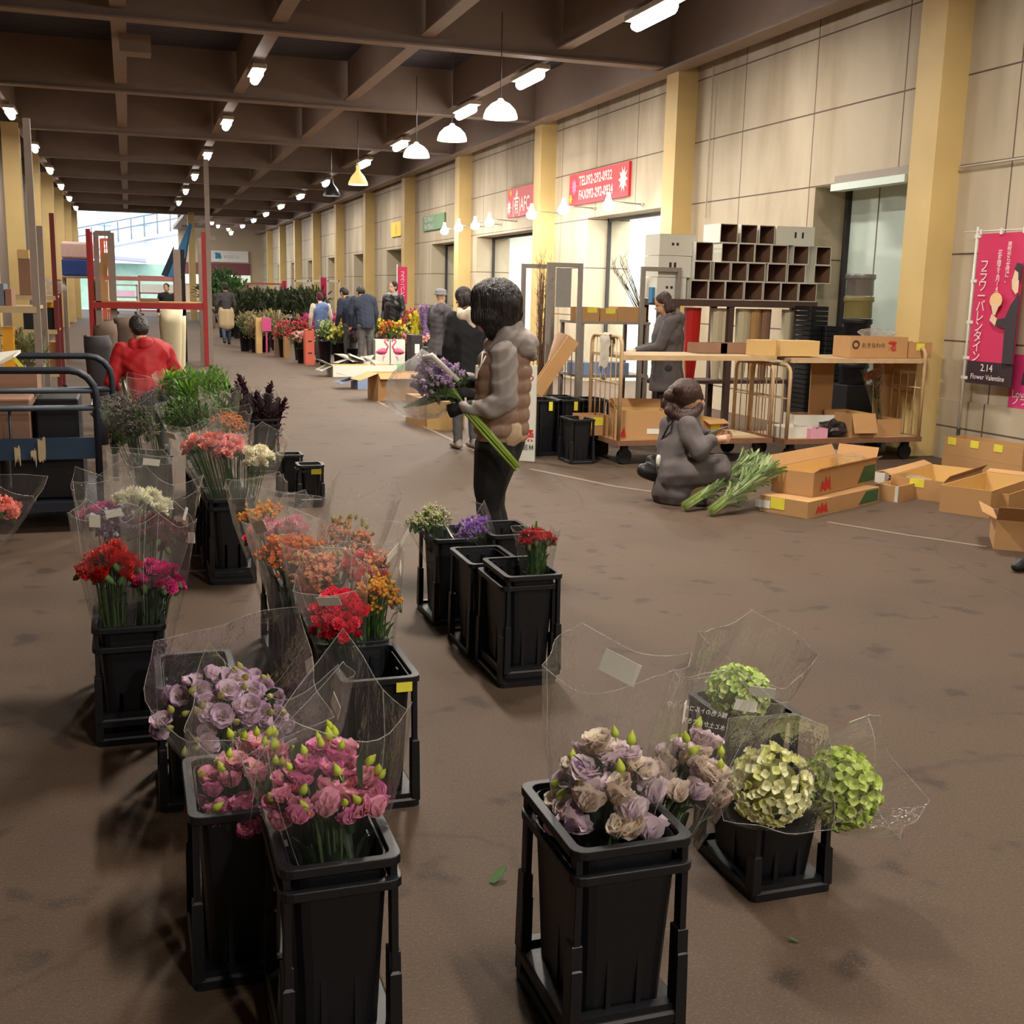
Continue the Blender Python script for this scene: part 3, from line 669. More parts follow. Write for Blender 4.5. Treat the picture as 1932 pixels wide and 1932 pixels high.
bucket(-.02, 7.85, 'black bucket under the grey and slate blue bunches'); bucket(.0, 8.25, 'black bucket behind the grey and slate blue bunches')
bucket(.34, 8.2, 'black bucket under the fresh green foliage bunches'); bucket(.36, 8.75, 'black bucket behind the fresh green foliage bunches')
q1 = G(500, 885); bucket(q1.x - .02, q1.y - .1, 'lower black bucket under the plum spikes', corner=False); bucket(q1.x - .02, q1.y - .1, 'upper black bucket holding the plum spikes', z=.05, corner=False)
bucket(1.045, 8.85, 'plain empty black bucket standing beside the two with yellow stickers', H=.33, W=.2, D=.2)
bucket(1.13, 8.38, 'short empty black bucket with a yellow sticker on its rim, lower of two', H=.28, W=.2, D=.2, sticker=[(.04, -.1, .27, .08, .04, 'y')])
bucket(1.13, 8.36, 'short black bucket with yellow stickers nested on another by the aisle', H=.28, W=.2, D=.2, z=.04, sticker=[(.1, .0, .25, .1, .06, 'x')])
bucket(-1.02, 5.35, 'black bucket cut by the edge under a salmon bunch')
# --- front left: pink lisianthus
bq('lisianthus_bunch', 'pink bunch with lime buds in the front left bucket', 610, 1430, 2.30, 112, (.38, 2.24, .12), [('lisianthus', C_pinkl, 24, .041), ('lisianthus', C_pink2, 20, .037), ('rose', ('pink bud', [(.90, .50, .60), (.92, .66, .55)]), 6, .019), ('bud', C_budg, 26, .022)], wrap=(.07, 1.22, .14, M_cel), buds=1, seed=11, dome=1.0, leaves=60, stems=20, flat=.86)
bq('lisianthus_bunch', 'rose pink bunch with lime buds left of the front bucket bunch', 492, 1420, 2.62, 128, (.20, 2.63, .10), [('lisianthus', C_pinkl, 28, .043), ('lisianthus', C_pink2, 20, .038), ('bud', C_budg, 24, .023)], wrap=(.12, 1.22, .16, M_cel), seed=12, dome=.9, leaves=50, stems=18, flat=.86, tags=((5.3, .9, .09, .032, .1),))
bq('lisianthus_bunch', 'pale lilac bunch with olive buds behind the rose pink one', 442, 1318, 3.12, 128, (.16, 3.45, .10), [('lisianthus', C_lil, 50, .043), ('bud', C_budp, 24, .025)], wrap=(.08, 1.1, .10, M_cel), seed=13, dome=.9, leaves=60, stems=16, flat=.9, tags=((5.0, .93, .08, .04, .4), (.2, .95, .045, .04, 0.)))
# --- front right: lilac cream lisianthus
bq('lisianthus_bunch', 'large lilac cream bunch in tall film at front right', 1150, 1418, 2.20, 108, (.95, 2.17, .10), [('lisianthus', C_lil2, 26, .054), ('lisianthus', C_cream, 20, .05), ('bud', C_budg, 13, .026)], wrap=(.20, 1.1, .05, M_cel), seed=21, dome=1.3, leaves=50, stems=16, flat=.9, tags=((4.95, .93, .095, .055, .08), (3.5, .86, .02, .05, .2)))
nr2 = bq('lisianthus_bunch', 'smaller lilac cream bunch with printed film beside the large one', 1322, 1412, 2.27, 76, (1.02, 2.22, .10), [('lisianthus', C_cream, 15, .043), ('lisianthus', C_lil2, 14, .045), ('bud', C_budg, 9, .024)], wrap=(.16, 1.15, .05, M_cel), seed=22, dome=1.1, leaves=40, stems=12, flat=.9, tags=((4.9, .95, .075, .028, -.4),))
p0 = AY(1372, 1352, 2.16); p1 = AY(1262, 1328, 2.16); dn = AY(1362, 1382, 2.16) - p0
text('輝く色のトルコギキョウ', nr2, M_tagw, Vector((0, 0, 0)), (1, 0, 0), (0, 0, 1), .02) if False else None
# printed words, seen from behind through the film
def film_text(par, body, a, b_, up, size):
    o = text(body, None, M_tagw, (0, 0, 0), (1, 0, 0), (0, 1, 0), size, lift=0)
    x = (b_ - a).normalized(); u = -(up - x * up.dot(x)).normalized(); z = x.cross(u)
    Mw = Matrix((x, u, z)).transposed().to_4x4(); Mw.translation = a
    o.data.transform((Matrix.LocRotScale(par.location, par.rotation_quaternion, None)).inverted() @ Mw); o.parent = par; o['label'] = 'white print on the film'
film_text(nr2, '輝く色のトルコギキョウ', p0, p1, dn, .0145); q0 = AY(1368, 1375, 2.16); q1_ = AY(1258, 1351, 2.16); film_text(nr2, '水と土からできたし', q0, q1_, dn, .0145)
# --- hydrangeas
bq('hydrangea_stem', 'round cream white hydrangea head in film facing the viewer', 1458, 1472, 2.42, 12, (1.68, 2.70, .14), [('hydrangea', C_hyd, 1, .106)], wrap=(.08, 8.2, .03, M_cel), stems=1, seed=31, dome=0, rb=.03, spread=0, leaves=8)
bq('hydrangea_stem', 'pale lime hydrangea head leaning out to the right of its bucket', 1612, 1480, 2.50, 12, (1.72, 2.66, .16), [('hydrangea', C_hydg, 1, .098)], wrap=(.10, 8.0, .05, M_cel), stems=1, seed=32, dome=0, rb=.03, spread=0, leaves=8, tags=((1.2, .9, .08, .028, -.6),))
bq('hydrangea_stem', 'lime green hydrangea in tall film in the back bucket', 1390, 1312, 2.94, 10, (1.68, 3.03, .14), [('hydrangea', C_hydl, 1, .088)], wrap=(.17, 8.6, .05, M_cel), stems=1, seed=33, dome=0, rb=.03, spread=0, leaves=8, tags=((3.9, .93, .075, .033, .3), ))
# --- middle pair
bq('carnation_bunch', 'narrow bunch of red carnations in a clear sleeve', 1012, 1008, 4.42, 30, (1.60, 4.42, .20), [('carnation', ('deep red', [(.70, .05, .09)]), 20, .026)], wrap=(.02, 1.25, .02, M_cel), seed=41, leaves=130, stems=14, leafmat=M_leaf, dome=.3)
bq('spray_bunch', 'ivory spray flower bunch in the bucket by the boots', 806, 972, 5.35, 36, (1.46, 5.38, .14), [('gyp', C_gyp, 22, .036)], wrap=(-.03, 1.1, .02, M_cel), seed=42, leaves=20)
bq('statice_bunch', 'small violet flower bunch before the boots', 890, 990, 5.22, 30, (1.74, 5.26, .16), [('spray', C_vio, 15, .026)], wrap=(.05, 1.2, .05, M_cel), seed=43, leaves=20, tags=((4.2, .95, .09, .03, 0.),))
# --- left column: carnations
G_c = 'wrapped carnation bunches'
bq('carnation_bunch', 'scarlet carnation bunch at the front of the left bucket', 206, 1040, 4.16, 50, (-.09, 4.20, .12), [('carnation', C_red, 26, .036)], group=G_c, wrap=(.14, 1.1, .06, M_cel), seed=51, leaves=40, stems=18, dome=.8)
bq('carnation_bunch', 'bright magenta carnation bunch right of the scarlet one', 297, 1064, 4.18, 46, (.02, 4.20, .12), [('carnation', C_mag, 22, .033)], group=G_c, wrap=(.16, 1.2, .08, M_cel), seed=52, leaves=40, stems=16, dome=.8, tags=((5.6, .9, .03, .04, .3),))
bq('carnation_bunch', 'wine red carnation bunch behind the magenta one', 298, 985, 4.55, 48, (.0, 4.58, .10), [('carnation', C_wine, 26, .036)], group=G_c, wrap=(.15, 1.25, .08, M_cel), seed=53, stems=10, dome=.6, tags=((5.4, .9, .03, .05, .5), (4.3, .9, .03, .05, -.4)))
bq('mixed_bunch', 'purple and white bunch between scarlet and wine carnations', 212, 982, 4.48, 36, (-.10, 4.55, .10), [('spray', C_pw, 20, .034)], group=G_c, wrap=(.10, 1.2, .06, M_cel), seed=54, stems=8, tags=((4.7, .93, .06, .03, 0.), (4.0, .9, .04, .05, 0.)))
bq('carnation_bunch', 'white carnation bunch under a tall labelled film sleeve', 268, 928, 4.80, 48, (-.02, 4.66, .10), [('carnation', C_wht, 26, .036)], group=G_c, wrap=(.15, 1.15, .03, M_celh), seed=55, stems=8, dome=.6, tags=((4.72, .97, .075, .028, 0.),))
bq('carnation_bunch', 'deep pink carnation bunch left of the white one', 198, 958, 4.86, 40, (-.10, 4.66, .10), [('carnation', ('deep pink', [(.74, .10, .48)]), 20, .034)], group=G_c, wrap=(.12, 1.3, .08, M_cel), seed=56, stems=8)
bq('carnation_bunch', 'salmon bunch cut off by the edge of the view', -4, 945, 5.5, 42, (-.86, 5.53, .10), [('carnation', C_sal, 20, .036)], group=G_c, wrap=(.08, 1.4, .08, M_cel), seed=57, stems=8)
# --- centre row sprays
G_s = 'wrapped spray bunches of the centre row'
bq('spray_carnation_bunch', 'hot pink red spray bunch at the front of the centre row', 632, 1128, 3.60, 52, (.70, 3.80, .10), [('carnation', C_hot, 34, .024)], group=G_s, wrap=(.10, 1.15, .03, M_celh), seed=61, leaves=60, stems=16, dome=.8, leafmat=M_leaf, tags=((4.9, .97, .08, .036, .05),))
for i, (px, py, Y) in enumerate(((640, 1165, 3.55), (618, 1150, 3.6))):
    bq('spray_carnation_bunch', ('low' if i == 0 else 'left') + ' hot pink red blooms tucked under the front spray bunch', px, py, Y, 36, (.72, 3.78, .10), [('carnation', C_hot, 14, .022)], group=G_s, seed=70 + i, stems=8, dome=.8)
bq('spray_rose_bunch', 'yellow orange spray bunch with buds right of the hot pink one', 710, 1108, 3.72, 40, (.78, 3.80, .12), [('spray', C_yor, 22, .026), ('bud', ('yellow', [(.9, .72, .22)]), 16, .016)], group=G_s, wrap=(.12, 1.15, .03, M_cel), seed=62, leaves=90, stems=16, dome=.8, leafmat=M_leaf, tags=((5.6, .98, .085, .036, -.5),))
bq('spray_carnation_bunch', 'coral spray bunch behind the yellow orange one', 690, 1055, 4.12, 44, (.72, 4.2, .10), [('carnation', C_coral, 16, .026), ('spray', C_peach, 10, .03)], group=G_s, wrap=(.10, 1.2, .05, M_cel), seed=63, stems=12, leaves=30, tags=((5.3, .97, .08, .045, .2), (4.6, .95, .11, .04, .1)))
bq('spray_rose_bunch', 'orange spray bunch on the left of the centre row', 548, 1035, 4.15, 52, (.60, 4.2, .10), [('spray', C_org, 24, .034)], group=G_s, wrap=(.13, 1.2, .06, M_celh), seed=64, stems=12, leaves=30, tags=((4.8, .99, .085, .045, .1),))
bq('spray_rose_bunch', 'dull peach spray bunch with many buds in mid row', 600, 1065, 3.95, 52, (.64, 4.1, .10), [('spray', C_peach, 18, .03), ('bud', ('tan', [(.76, .66, .45)]), 16, .018)], group=G_s, wrap=(.12, 1.15, .05, M_celh), seed=65, stems=12, leaves=50)
bq('spray_rose_bunch', 'peach and green bud bunch at the right back of the row', 662, 1005, 4.55, 48, (.68, 4.6, .10), [('spray', C_peach, 14, .03), ('bud', ('green tan', [(.66, .62, .32)]), 16, .02)], group=G_s, wrap=(.16, 1.3, .10, M_cel), seed=66, stems=10, leaves=30)
bq('spray_carnation_bunch', 'soft pink spray bunch behind the orange one', 532, 985, 4.6, 46, (.58, 4.6, .10), [('carnation', C_pkf, 22, .03)], group=G_s, wrap=(.08, 1.2, .06, M_celh), seed=67, stems=10)
bq('spray_rose_bunch', 'yellow spray bunch at the far end of the centre row', 492, 968, 5.0, 40, (.58, 5.0, .10), [('spray', C_yor, 16, .028), ('bud', ('yellow', [(.9, .72, .22)]), 8, .018)], group=G_s, wrap=(.14, 1.3, .05, M_cel), seed=68, stems=10, tags=((4.8, .97, .08, .04, .1),))
bq('carnation_bunch', 'small bright red bunch under the yellow spray', 484, 1003, 4.9, 16, (.56, 4.95, .10), [('carnation', C_hot, 8, .028)], group=G_s, seed=69, stems=5)
# --- salmon and white carnations, greens
bq('carnation_bunch', 'salmon carnation bunch, left one of the salmon pair', 372, 828, 6.38, 32, (.50, 6.44, .18), [('carnation', C_sal, 22, .034)], group=G_c, wrap=(.07, 1.35, .05, M_celh), seed=81, stems=18, stem_mat=M_leaf, tags=((4.9, .97, .09, .035, 0.),))
bq('carnation_bunch', 'salmon carnation bunch between the other salmon and white ones', 428, 832, 6.36, 31, (.53, 6.44, .18), [('carnation', ('salmon rose', [(.95, .58, .56)]), 20, .034)], group=G_c, wrap=(.06, 1.35, .05, M_celh), seed=82, stems=18, stem_mat=M_leaf)
bq('carnation_bunch', 'creamy white carnation bunch right of the salmon pair', 487, 850, 6.30, 30, (.56, 6.40, .18), [('carnation', ('creamy white', [(.93, .89, .76)]), 18, .034)], group=G_c, wrap=(.06, 1.35, .06, M_celh), seed=83, stems=18, stem_mat=M_leaf)
G_g = 'foliage bunches behind the carnations'
bq('spray_bunch', 'small orange spray bunch behind the salmon pair', 432, 792, 6.9, 30, (.5, 6.9, .2), [('tiny', C_org, 14, .036)], group=G_g, wrap=(.06, 1.2, .05, M_cel), seed=84, stems=6)
bq('foliage_bunch', 'green foliage bunch just behind the salmon carnations', 350, 778, 7.2, 36, (.44, 7.15, .2), [('leafy', C_dgrn, 14, .06)], group=G_g, wrap=(.05, 1.2, .05, M_cel), seed=85, stems=8)
bq('foliage_bunch', 'dull green foliage bunch in glossy film right of the other', 412, 772, 7.3, 26, (.46, 7.3, .2), [('leafy', C_dgrn, 10, .05)], group=G_g, wrap=(.10, 1.35, .06, M_celh), seed=86, stems=8, tags=((4.8, .95, .09, .035, 0.),))
bq('foliage_bunch', 'bright green foliage bunch before the red jacket', 340, 722, 8.3, 34, (.46, 8.3, .2), [('leafy', C_grn, 18, .062)], group=G_g, wrap=(.06, 1.2, .04, M_cel), seed=87, stems=10)
bq('foliage_bunch', 'bright green foliage bunch right beside the first one', 390, 716, 8.5, 30, (.50, 8.4, .2), [('leafy', C_grn, 15, .06)], group=G_g, wrap=(.06, 1.2, .04, M_cel), seed=88, stems=10)
bq('statice_bunch', 'grey pink dried looking bunch beside the blue cart', 240, 768, 7.9, 36, (.06, 7.98, .2), [('gyp', C_gray, 26, .055), ('leafy', C_gray, 8, .05)], group=G_g, wrap=(.05, 1.25, .05, M_cel), seed=89, stems=10, dome=1.6, tags=((3.8, .97, .06, .06, .6),))
bq('statice_bunch', 'slate blue bunch in pointed film behind the grey one', 288, 748, 8.2, 36, (.16, 8.2, .2), [('gyp', C_blue, 28, .055)], group=G_g, wrap=(.10, 1.2, .08, M_cel), seed=90, stems=10, dome=1.4, tags=((4.3, .97, .05, .07, -.6),))
bq('statice_bunch', 'small grey green bunch half hidden behind the blue cart', 197, 768, 8.4, 22, (.0, 8.4, .2), [('gyp', C_gray, 14, .045)], group=G_g, seed=91, stems=6)
for i, (px, py, d) in enumerate(((463, 752, 'left'), (503, 756, 'right'))):
    p = AY(px, py, q1.y - .12); bouquet('foliage_bunch', 'plum coloured spiky bunch, %s of the two in film by the aisle' % d, (q1.x - .04 + .05 * i, q1.y - .1, .3), p + Vector((0, 0, -.08)), [('spike', C_plum, 16, .15), ('leafy', C_plum, 9, .085)], .085, group=G_g, wrap=(.14, 1.2, .05, M_cel), seed=92 + i, stems=8, dome=1.)
# --- fallen leaves and scraps
for i, (px, py, s) in enumerate(((928, 1664, .075), (1010, 1555, .07), (1505, 1775, .03))):
    p = G(px, py, .006); mb = MB(); o = petal(mb, RZ(.6 + i) @ RY(math.radians(0)), s, s * .42, .12, .0, 0, 4); 
    for v in mb.v: v += p; v.z = .004 + max(0, v.z - p.z) * .3
    single('fallen_leaf', mb, M_leaf, ('green leaf lying on the bare floor between the buckets', 'pale leaf lying beside the front right bucket frame', 'tiny leaf scrap on the floor at lower right')[i], 'leaf')
# ------------------------------------------------------------------ people
M_skin = mat('skin', (.80, .62, .50), .5, .05, 8); M_hairb = mat('black_brown_hair', (.13, .095, .09), .5, .35, 60, bump=.9, bscale=90, stretch=(1, 1, .07)); M_hair2 = mat('brown_hair', (.24, .15, .12), .5, .3, 60, bump=.8, bscale=80, stretch=(1, 1, .2))
M_eye = mat('eye_dark', (.06, .05, .05), .3); M_shoe = mat('dark_shoe', (.12, .11, .11), .5); M_denim = mat('blue_denim', (.22, .28, .38), .8, .2, 60); M_blackc = mat('black_cloth', (.085, .085, .10), .85, .15, 30)
def hand(prims, w, d, side, s=1., curl=.6, nrm=None):
    """palm and five fingers: w wrist, d direction of the hand, side = direction from little finger to thumb"""
    w = Vector(w); d = Vector(d).normalized(); side = (Vector(side) - d * Vector(side).dot(d)).normalized(); n = side.cross(d).normalized() if nrm is None else Vector(nrm).normalized()
    L = .09 * s; prims.append((w, w + d * L * .9, .022 * s, .026 * s))
    for sd in (-.022, 0, .022): prims.append((w + side * sd * .6 * s + d * L * .3, w + side * sd * s + d * L * .85, .016 * s, .014 * s))
    for k, ln in enumerate((.058, .072, .078, .070)):
        o = w + d * L * .85 + side * (-.030 + .020 * k) * s; a = o + (d * math.cos(curl * .5) + n * math.sin(curl * .5)) * ln * .5 * s; e = a + (d * math.cos(curl * 1.6) + n * math.sin(curl * 1.6)) * ln * .5 * s
        prims += [(o, a, .0092 * s, .0085 * s), (a, e, .0085 * s, .007 * s)]
    o = w + d * L * .3 + side * .024 * s; a = o + (d * .6 + side * .7 + n * .3).normalized() * .035 * s; e = a + (d * .9 + side * .15 + n * .45).normalized() * .03 * s
    prims += [(o, a, .0115 * s, .01 * s), (a, e, .01 * s, .008 * s)]
def person(label, loc, head=0., h=1.68, group=None, top='jacket', top_m=None, leg_m=None, hair_m=None, shoe_m=None, lean=0., bow=0., armL=None, armR=None, legL=None, legR=None, hat=None, long_coat=0., vest=None, hood=None, hairlen=0., fem=False, bulk=1., apron=None, turn=0., seat=False, scarf=None, hipz=.88):
    """standing figure; local frame: +y the way it faces, x to its right, z up. arm/leg: (elbow, hand) / (knee, ankle) points for height 1.68"""
    k = h / 1.68
    t = thing('person', label, 'person', loc, 0, group)
    Rm = Matrix.Rotation(head, 3, 'Z'); L0 = Vector(loc)
    def W(p): return L0 + Rm @ (Vector(p) * k)
    lv = Vector((0, math.sin(lean), math.cos(lean)))
    hip = Vector((0, 0, hipz)); chest = hip + lv * .36; neck = hip + lv * .56; lean2 = lean + bow * .5
    hd = neck + Vector((0, math.sin(lean2 + bow), math.cos(lean2 + bow))) * .15 + Vector((0, .015, 0)); sw = .165 if fem else .19
    shL = neck + Vector((-sw, 0, -.06)); shR = neck + Vector((sw, 0, -.06))
    aL = armL or (shL + Vector((-.06, -.02, -.27)), shL + Vector((-.05, .08, -.50))); aR = armR or (shR + Vector((.06, -.02, -.27)), shR + Vector((.05, .08, -.50)))
    lL = legL or (Vector((-.09, .02, .47)), Vector((-.095, -.01, .09))); lR = legR or (Vector((.09, .02, .47)), Vector((.095, -.01, .09)))
    HR = Rm @ Matrix.Rotation(turn, 3, 'Z') @ Matrix.Rotation(-(lean2 + bow), 3, 'X')
    def HD(p): return W(hd) + HR @ (Vector(p) * k)
    fw = HR @ Vector((0, 1, 0))
    vx = .010 if h > 1 else .012
    pr = [(W(neck - lv * .05), W(hd - Vector((0, .01, .04))), .055 * k, .052 * k), (HD((0, -.005, .035)), (.074 * k, .092 * k, .10 * k), HR), (HD((0, .025, -.035)), (.056 * k, .066 * k, .078 * k), HR),
          (HD((0, .085, .0)), HD((0, .108, -.022)), .009 * k, .013 * k), (HD((-.076, -.005, -.005)), (.012 * k, .02 * k, .032 * k), HR), (HD((.076, -.005, -.005)), (.012 * k, .02 * k, .032 * k), HR), (HD((-.018, .083, -.06)), HD((.018, .083, -.06)), .009 * k, .009 * k)]
    pr += [(W(hip), W(chest), .12 * k, .13 * k), (W(chest), W(neck - lv * .06), .12 * k, .08 * k)]
    for sh, a in ((shL, aL), (shR, aR)):
        e, w = Vector(a[0]), Vector(a[1]); pr += [(W(chest + lv * .12), W(sh), .06 * k, .05 * k), (W(sh), W(e), .048 * k, .038 * k), (W(e), W(w), .038 * k, .026 * k)]
        hand(pr, W(w), Rm @ (w - e), Rm @ Vector((-1 if sh is shR else 1, .4, .2)), k * .95, .5)
    for hx, l in ((-.085, lL), (.085, lR)):
        kn, an = Vector(l[0]), Vector(l[1]); pr += [(W((hx, 0, hipz - .02)), W(kn), .075 * k, .05 * k), (W(kn), W(an), .05 * k, .034 * k), (W(an), W(an + Vector((0, .12, -.04))), .034 * k, .03 * k)]
    blob('body', pr, M_skin, t, vx, 2)
    for s in (-1, 1):
        mb = MB(); mb.ell(HD((s * .03, .082, .012)), (.011 * k, .008 * k, .007 * k), 8, 5, 0, HR); part('eye', mb, M_eye, t, True)
    hm = hair_m or M_hairb
    if hat is None or hairlen:
        hp = [(HD((0, -.018, .05)), (.087 * k, .098 * k, .094 * k), HR), (HD((0, -.04, .0)), (.083 * k, .075 * k, .09 * k), HR)]
        if hairlen: hp += [(HD((s * .06, -.03, .02)), HD((s * .075, -.015, -hairlen)), .04 * k, .035 * k) for s in (-1, 1)] + [(HD((s * .035, -.07, .0)), HD((s * .045, -.075, -hairlen)), .05 * k, .045 * k) for s in (-1, 1)]
        else: hp += [(HD((0, -.06, -.03)), (.07 * k, .045 * k, .06 * k), HR)]
        blob('hair', hp, hm, t, .011, 2)
    if hat:
        mb = MB(); q = 20; rings = []
        for r, z in ((.125, .035), (.10, .055), (.098, .09), (.085, .13), (.04, .145), (.004, .147)): rings.append([HD((r * math.cos(2 * PI * i / q), r * 1.1 * math.sin(2 * PI * i / q), z)) for i in range(q)])
        mb.loft(rings); part('hat', mb, hat, t, True)
    tm = top_m or M_blackc; B = bulk
    jp = [(W(hip + lv * .0), W(chest), .155 * k * B, .165 * k * B), (W(chest + Vector((-.06, 0, 0))), W(chest + Vector((.06, 0, .1))), .145 * k * B, .14 * k * B), (W(neck - lv * .10 + Vector((-sw * .75, 0, 0))), W(neck - lv * .10 + Vector((sw * .75, 0, 0))), .085 * k * B, .085 * k * B), (W(neck - lv * .1), W(neck - lv * .01), .09 * k, .07 * k)]
    if long_coat: jp += [(W(hip), W((0, -.02, hipz - long_coat)), .155 * k * B, .19 * k * B)]
    for sh, a in ((shL, aL), (shR, aR)):
        e, w = Vector(a[0]), Vector(a[1]); w2 = e.lerp(w, .93)
        jp += [(W(sh), W(e), .07 * k * B, .057 * k * B), (W(e), W(w2), .057 * k * B, .042 * k * B)]
    def fold(co, no): 
        return co + no * (.0028 * math.sin(co.z * 55 + 5 * math.sin(co.x * 9 + co.y * 7)) * math.sin(co.x * 20 + co.z * 13))
    hem = L0.z + (hipz - (long_coat + .03 if long_coat else .075)) * k
    def coat(co, no):
        c = fold(co, no); c.z = max(c.z, hem + .004 * math.sin(co.x * 30 + co.y * 21)); return c
    blob(top, jp, tm, t, .014, 3, disp=coat)
    if vest:
        vp = [(W(hip + lv * .02), W(chest), .17 * k * B, .178 * k * B), (W(chest + Vector((-.06, 0, 0))), W(chest + Vector((.06, 0, .1))), .158 * k, .152 * k), (W(neck - lv * .08 + Vector((-sw * .5, 0, 0))), W(neck - lv * .08 + Vector((sw * .5, 0, 0))), .09 * k, .09 * k)]
        blob('vest', vp, vest, t, .014, 3)
    if hood:
        blob('hood', [(W(neck + Vector((-.09, -.06, -.03))), W(neck + Vector((.09, -.06, -.03))), .065 * k, .065 * k), (W(neck + Vector((0, -.10, -.02))), W(neck + Vector((0, -.12, -.18))), .09 * k, .04 * k), (W(neck + Vector((-.09, .0, .01))), W(neck + Vector((-.05, .08, -.08))), .045 * k, .03 * k), (W(neck + Vector((.09, .0, .01))), W(neck + Vector((.05, .08, -.08))), .045 * k, .03 * k)], hood, t, .013, 3)
    if scarf:
        blob('scarf', [(W(neck + Vector((-.07, .02, .0))), W(neck + Vector((.07, .02, .0))), .06 * k, .06 * k), (W(neck + Vector((.05, .08, -.03))), W(neck + Vector((.05, .15, -.28))), .045 * k, .03 * k)], scarf, t, .013, 3)
    lp = [(W(hip + Vector((-.06, 0, -.02))), W(hip + Vector((.06, 0, -.02))), .125 * k, .125 * k)]
    for hx, l in ((-.085, lL), (.085, lR)):
        kn, an = Vector(l[0]), Vector(l[1]); lp += [(W((hx, 0, hipz - .04)), W(kn), .095 * k, .068 * k), (W(kn), W(an), .068 * k, .052 * k)]
    blob('trousers', lp, leg_m or M_denim, t, .014, 3, disp=fold)
    for l in (lL, lR):
        an = Vector(l[1]); blob('shoe', [(W(an + Vector((0, -.04, -.045))), W(an + Vector((0, .10, -.05))), .042 * k, .04 * k), (W(an + Vector((0, -.02, -.03))), W(an + Vector((0, .0, .03))), .042 * k, .045 * k), (W(an + Vector((0, .1, -.055))), W(an + Vector((0, .16, -.058))), .035 * k, .028 * k)], shoe_m or M_shoe, t, .010, 2)
    if apron:
        mb = MB(); A = [W((-.16, .17, hipz + .02)), W((.16, .17, hipz + .02)), W((.17, .19, .5)), W((-.17, .19, .5))]
        blob('apron', [(W((0, .0, hipz + .05)), W((0, 0, .54)), .17 * k, .17 * k), (W((-.09, .0, hipz + .06)), W((-.1, .0, .55)), .13 * k, .13 * k), (W((.09, .0, hipz + .06)), W((.1, .0, .55)), .13 * k, .13 * k)], apron, t, .016, 3)
    return t
# ------------------------------------------------------------------ the woman with the bunch, traced at her own distance
WB = G(945, 1072); _fw = Vector((WB.x, WB.y, 0)).normalized(); _rt = Vector((_fw.y, -_fw.x, 0))
def WP(px, py, off=0.):
    """point where the sight line crosses the upright plane through her feet, moved off metres towards the camera side"""
    r = ray(px, py); tt = (WB - EYE).dot(_fw) / r.dot(_fw); return EYE + r * tt - _fw * off
M_gsweat = mat('grey_sweat_jersey', (.60, .56, .54), .9, .08, 40, bump=.15, bscale=200); M_vestb = mat('brown_quilted_vest', (.58, .46, .39), .5, .12, 8, bump=.1, bscale=40); M_jean = mat('black_skinny_jeans', (.075, .07, .085), .8, .1, 30)
M_glove = mat('black_glove', (.06, .06, .075), .8); M_boot = mat('dark_brown_boot', (.13, .09, .09), .5, .2); M_shirt = mat('beige_shirt_hem', (.78, .68, .55), .8); M_cord = mat('white_drawcord', (.85, .83, .78), .6)
t = thing('person', 'woman with dark bob in grey hoodie and brown quilted vest, holding a lilac bunch', 'person', WB)
W_ = WP
sc_ = 1. / (F / depth_of(W_(945, 800)))      # metres per pixel at her distance
def R_(n): return n * sc_
# body: head bowed to the left, torso, arms, legs, all one skin surface
pr = [((W_(930, 580)), (R_(34), R_(32), R_(42))), ((W_(916, 603)), (R_(17), R_(22), R_(25))), (W_(902, 600), W_(899, 607), R_(4), R_(4)), (W_(940, 620), W_(948, 665), R_(22), R_(24)), (W_(948, 660), W_(945, 720), R_(28), R_(34)), (W_(945, 720), W_(945, 835), R_(34), R_(33)),
      (W_(950, 680, .1), W_(952, 752, .2), R_(18), R_(15)), (W_(952, 752, .2), W_(890, 762, .2), R_(15), R_(11)), (W_(930, 680, -.1), W_(900, 730, -.16), R_(20), R_(15)), (W_(900, 730, -.16), W_(880, 720, -.05), R_(14), R_(11)),
      (W_(935, 850, .06), W_(925, 950, .05), R_(28), R_(18)), (W_(925, 950, .05), W_(935, 1060, .04), R_(18), R_(11)), (W_(945, 850, -.06), W_(930, 950, -.07), R_(28), R_(18)), (W_(930, 950, -.07), W_(948, 1055, -.06), R_(18), R_(11))]
blob('body', pr, M_skin, t, .011, 2)
for o in (.03, -.03):
    mb = MB(); mb.ell(W_(903, 594, o), (.007, .008, .006), 8, 5); part('eye', mb, M_eye, t, True)
# bob hair
def strands(co, no): return co + no * .004 * math.sin(60 * math.atan2(co.y - W_(935, 560).y, co.x - W_(935, 560).x))
blob('hair', [(W_(937, 568), (R_(50), R_(44), R_(44))), (W_(942, 592), (R_(42), R_(42), R_(36))), (W_(958, 560, .0), W_(962, 600, .0), R_(24), R_(22)), (W_(925, 560, .03), W_(930, 628, .07), R_(28), R_(14)), (W_(945, 570, .05), W_(945, 632, .06), R_(30), R_(20)), (W_(925, 570, -.06), W_(930, 622, -.08), R_(24), R_(16)), (W_(962, 590, .0), W_(960, 612, .0), R_(22), R_(18)), (W_(912, 556, .03), W_(903, 600, .08), R_(24), R_(14)), (W_(925, 600, .09), W_(926, 622, .09), R_(20), R_(13)), (W_(965, 590), W_(962, 618), R_(22), R_(15)), (W_(912, 560, -.02), W_(905, 596, -.02), R_(22), R_(13)), (W_(915, 590, .06), W_(925, 618, .07), R_(20), R_(12)), (W_(960, 575, .05), W_(955, 622, .05), R_(22), R_(16))], M_hairb, t, .010, 7, disp=strands)
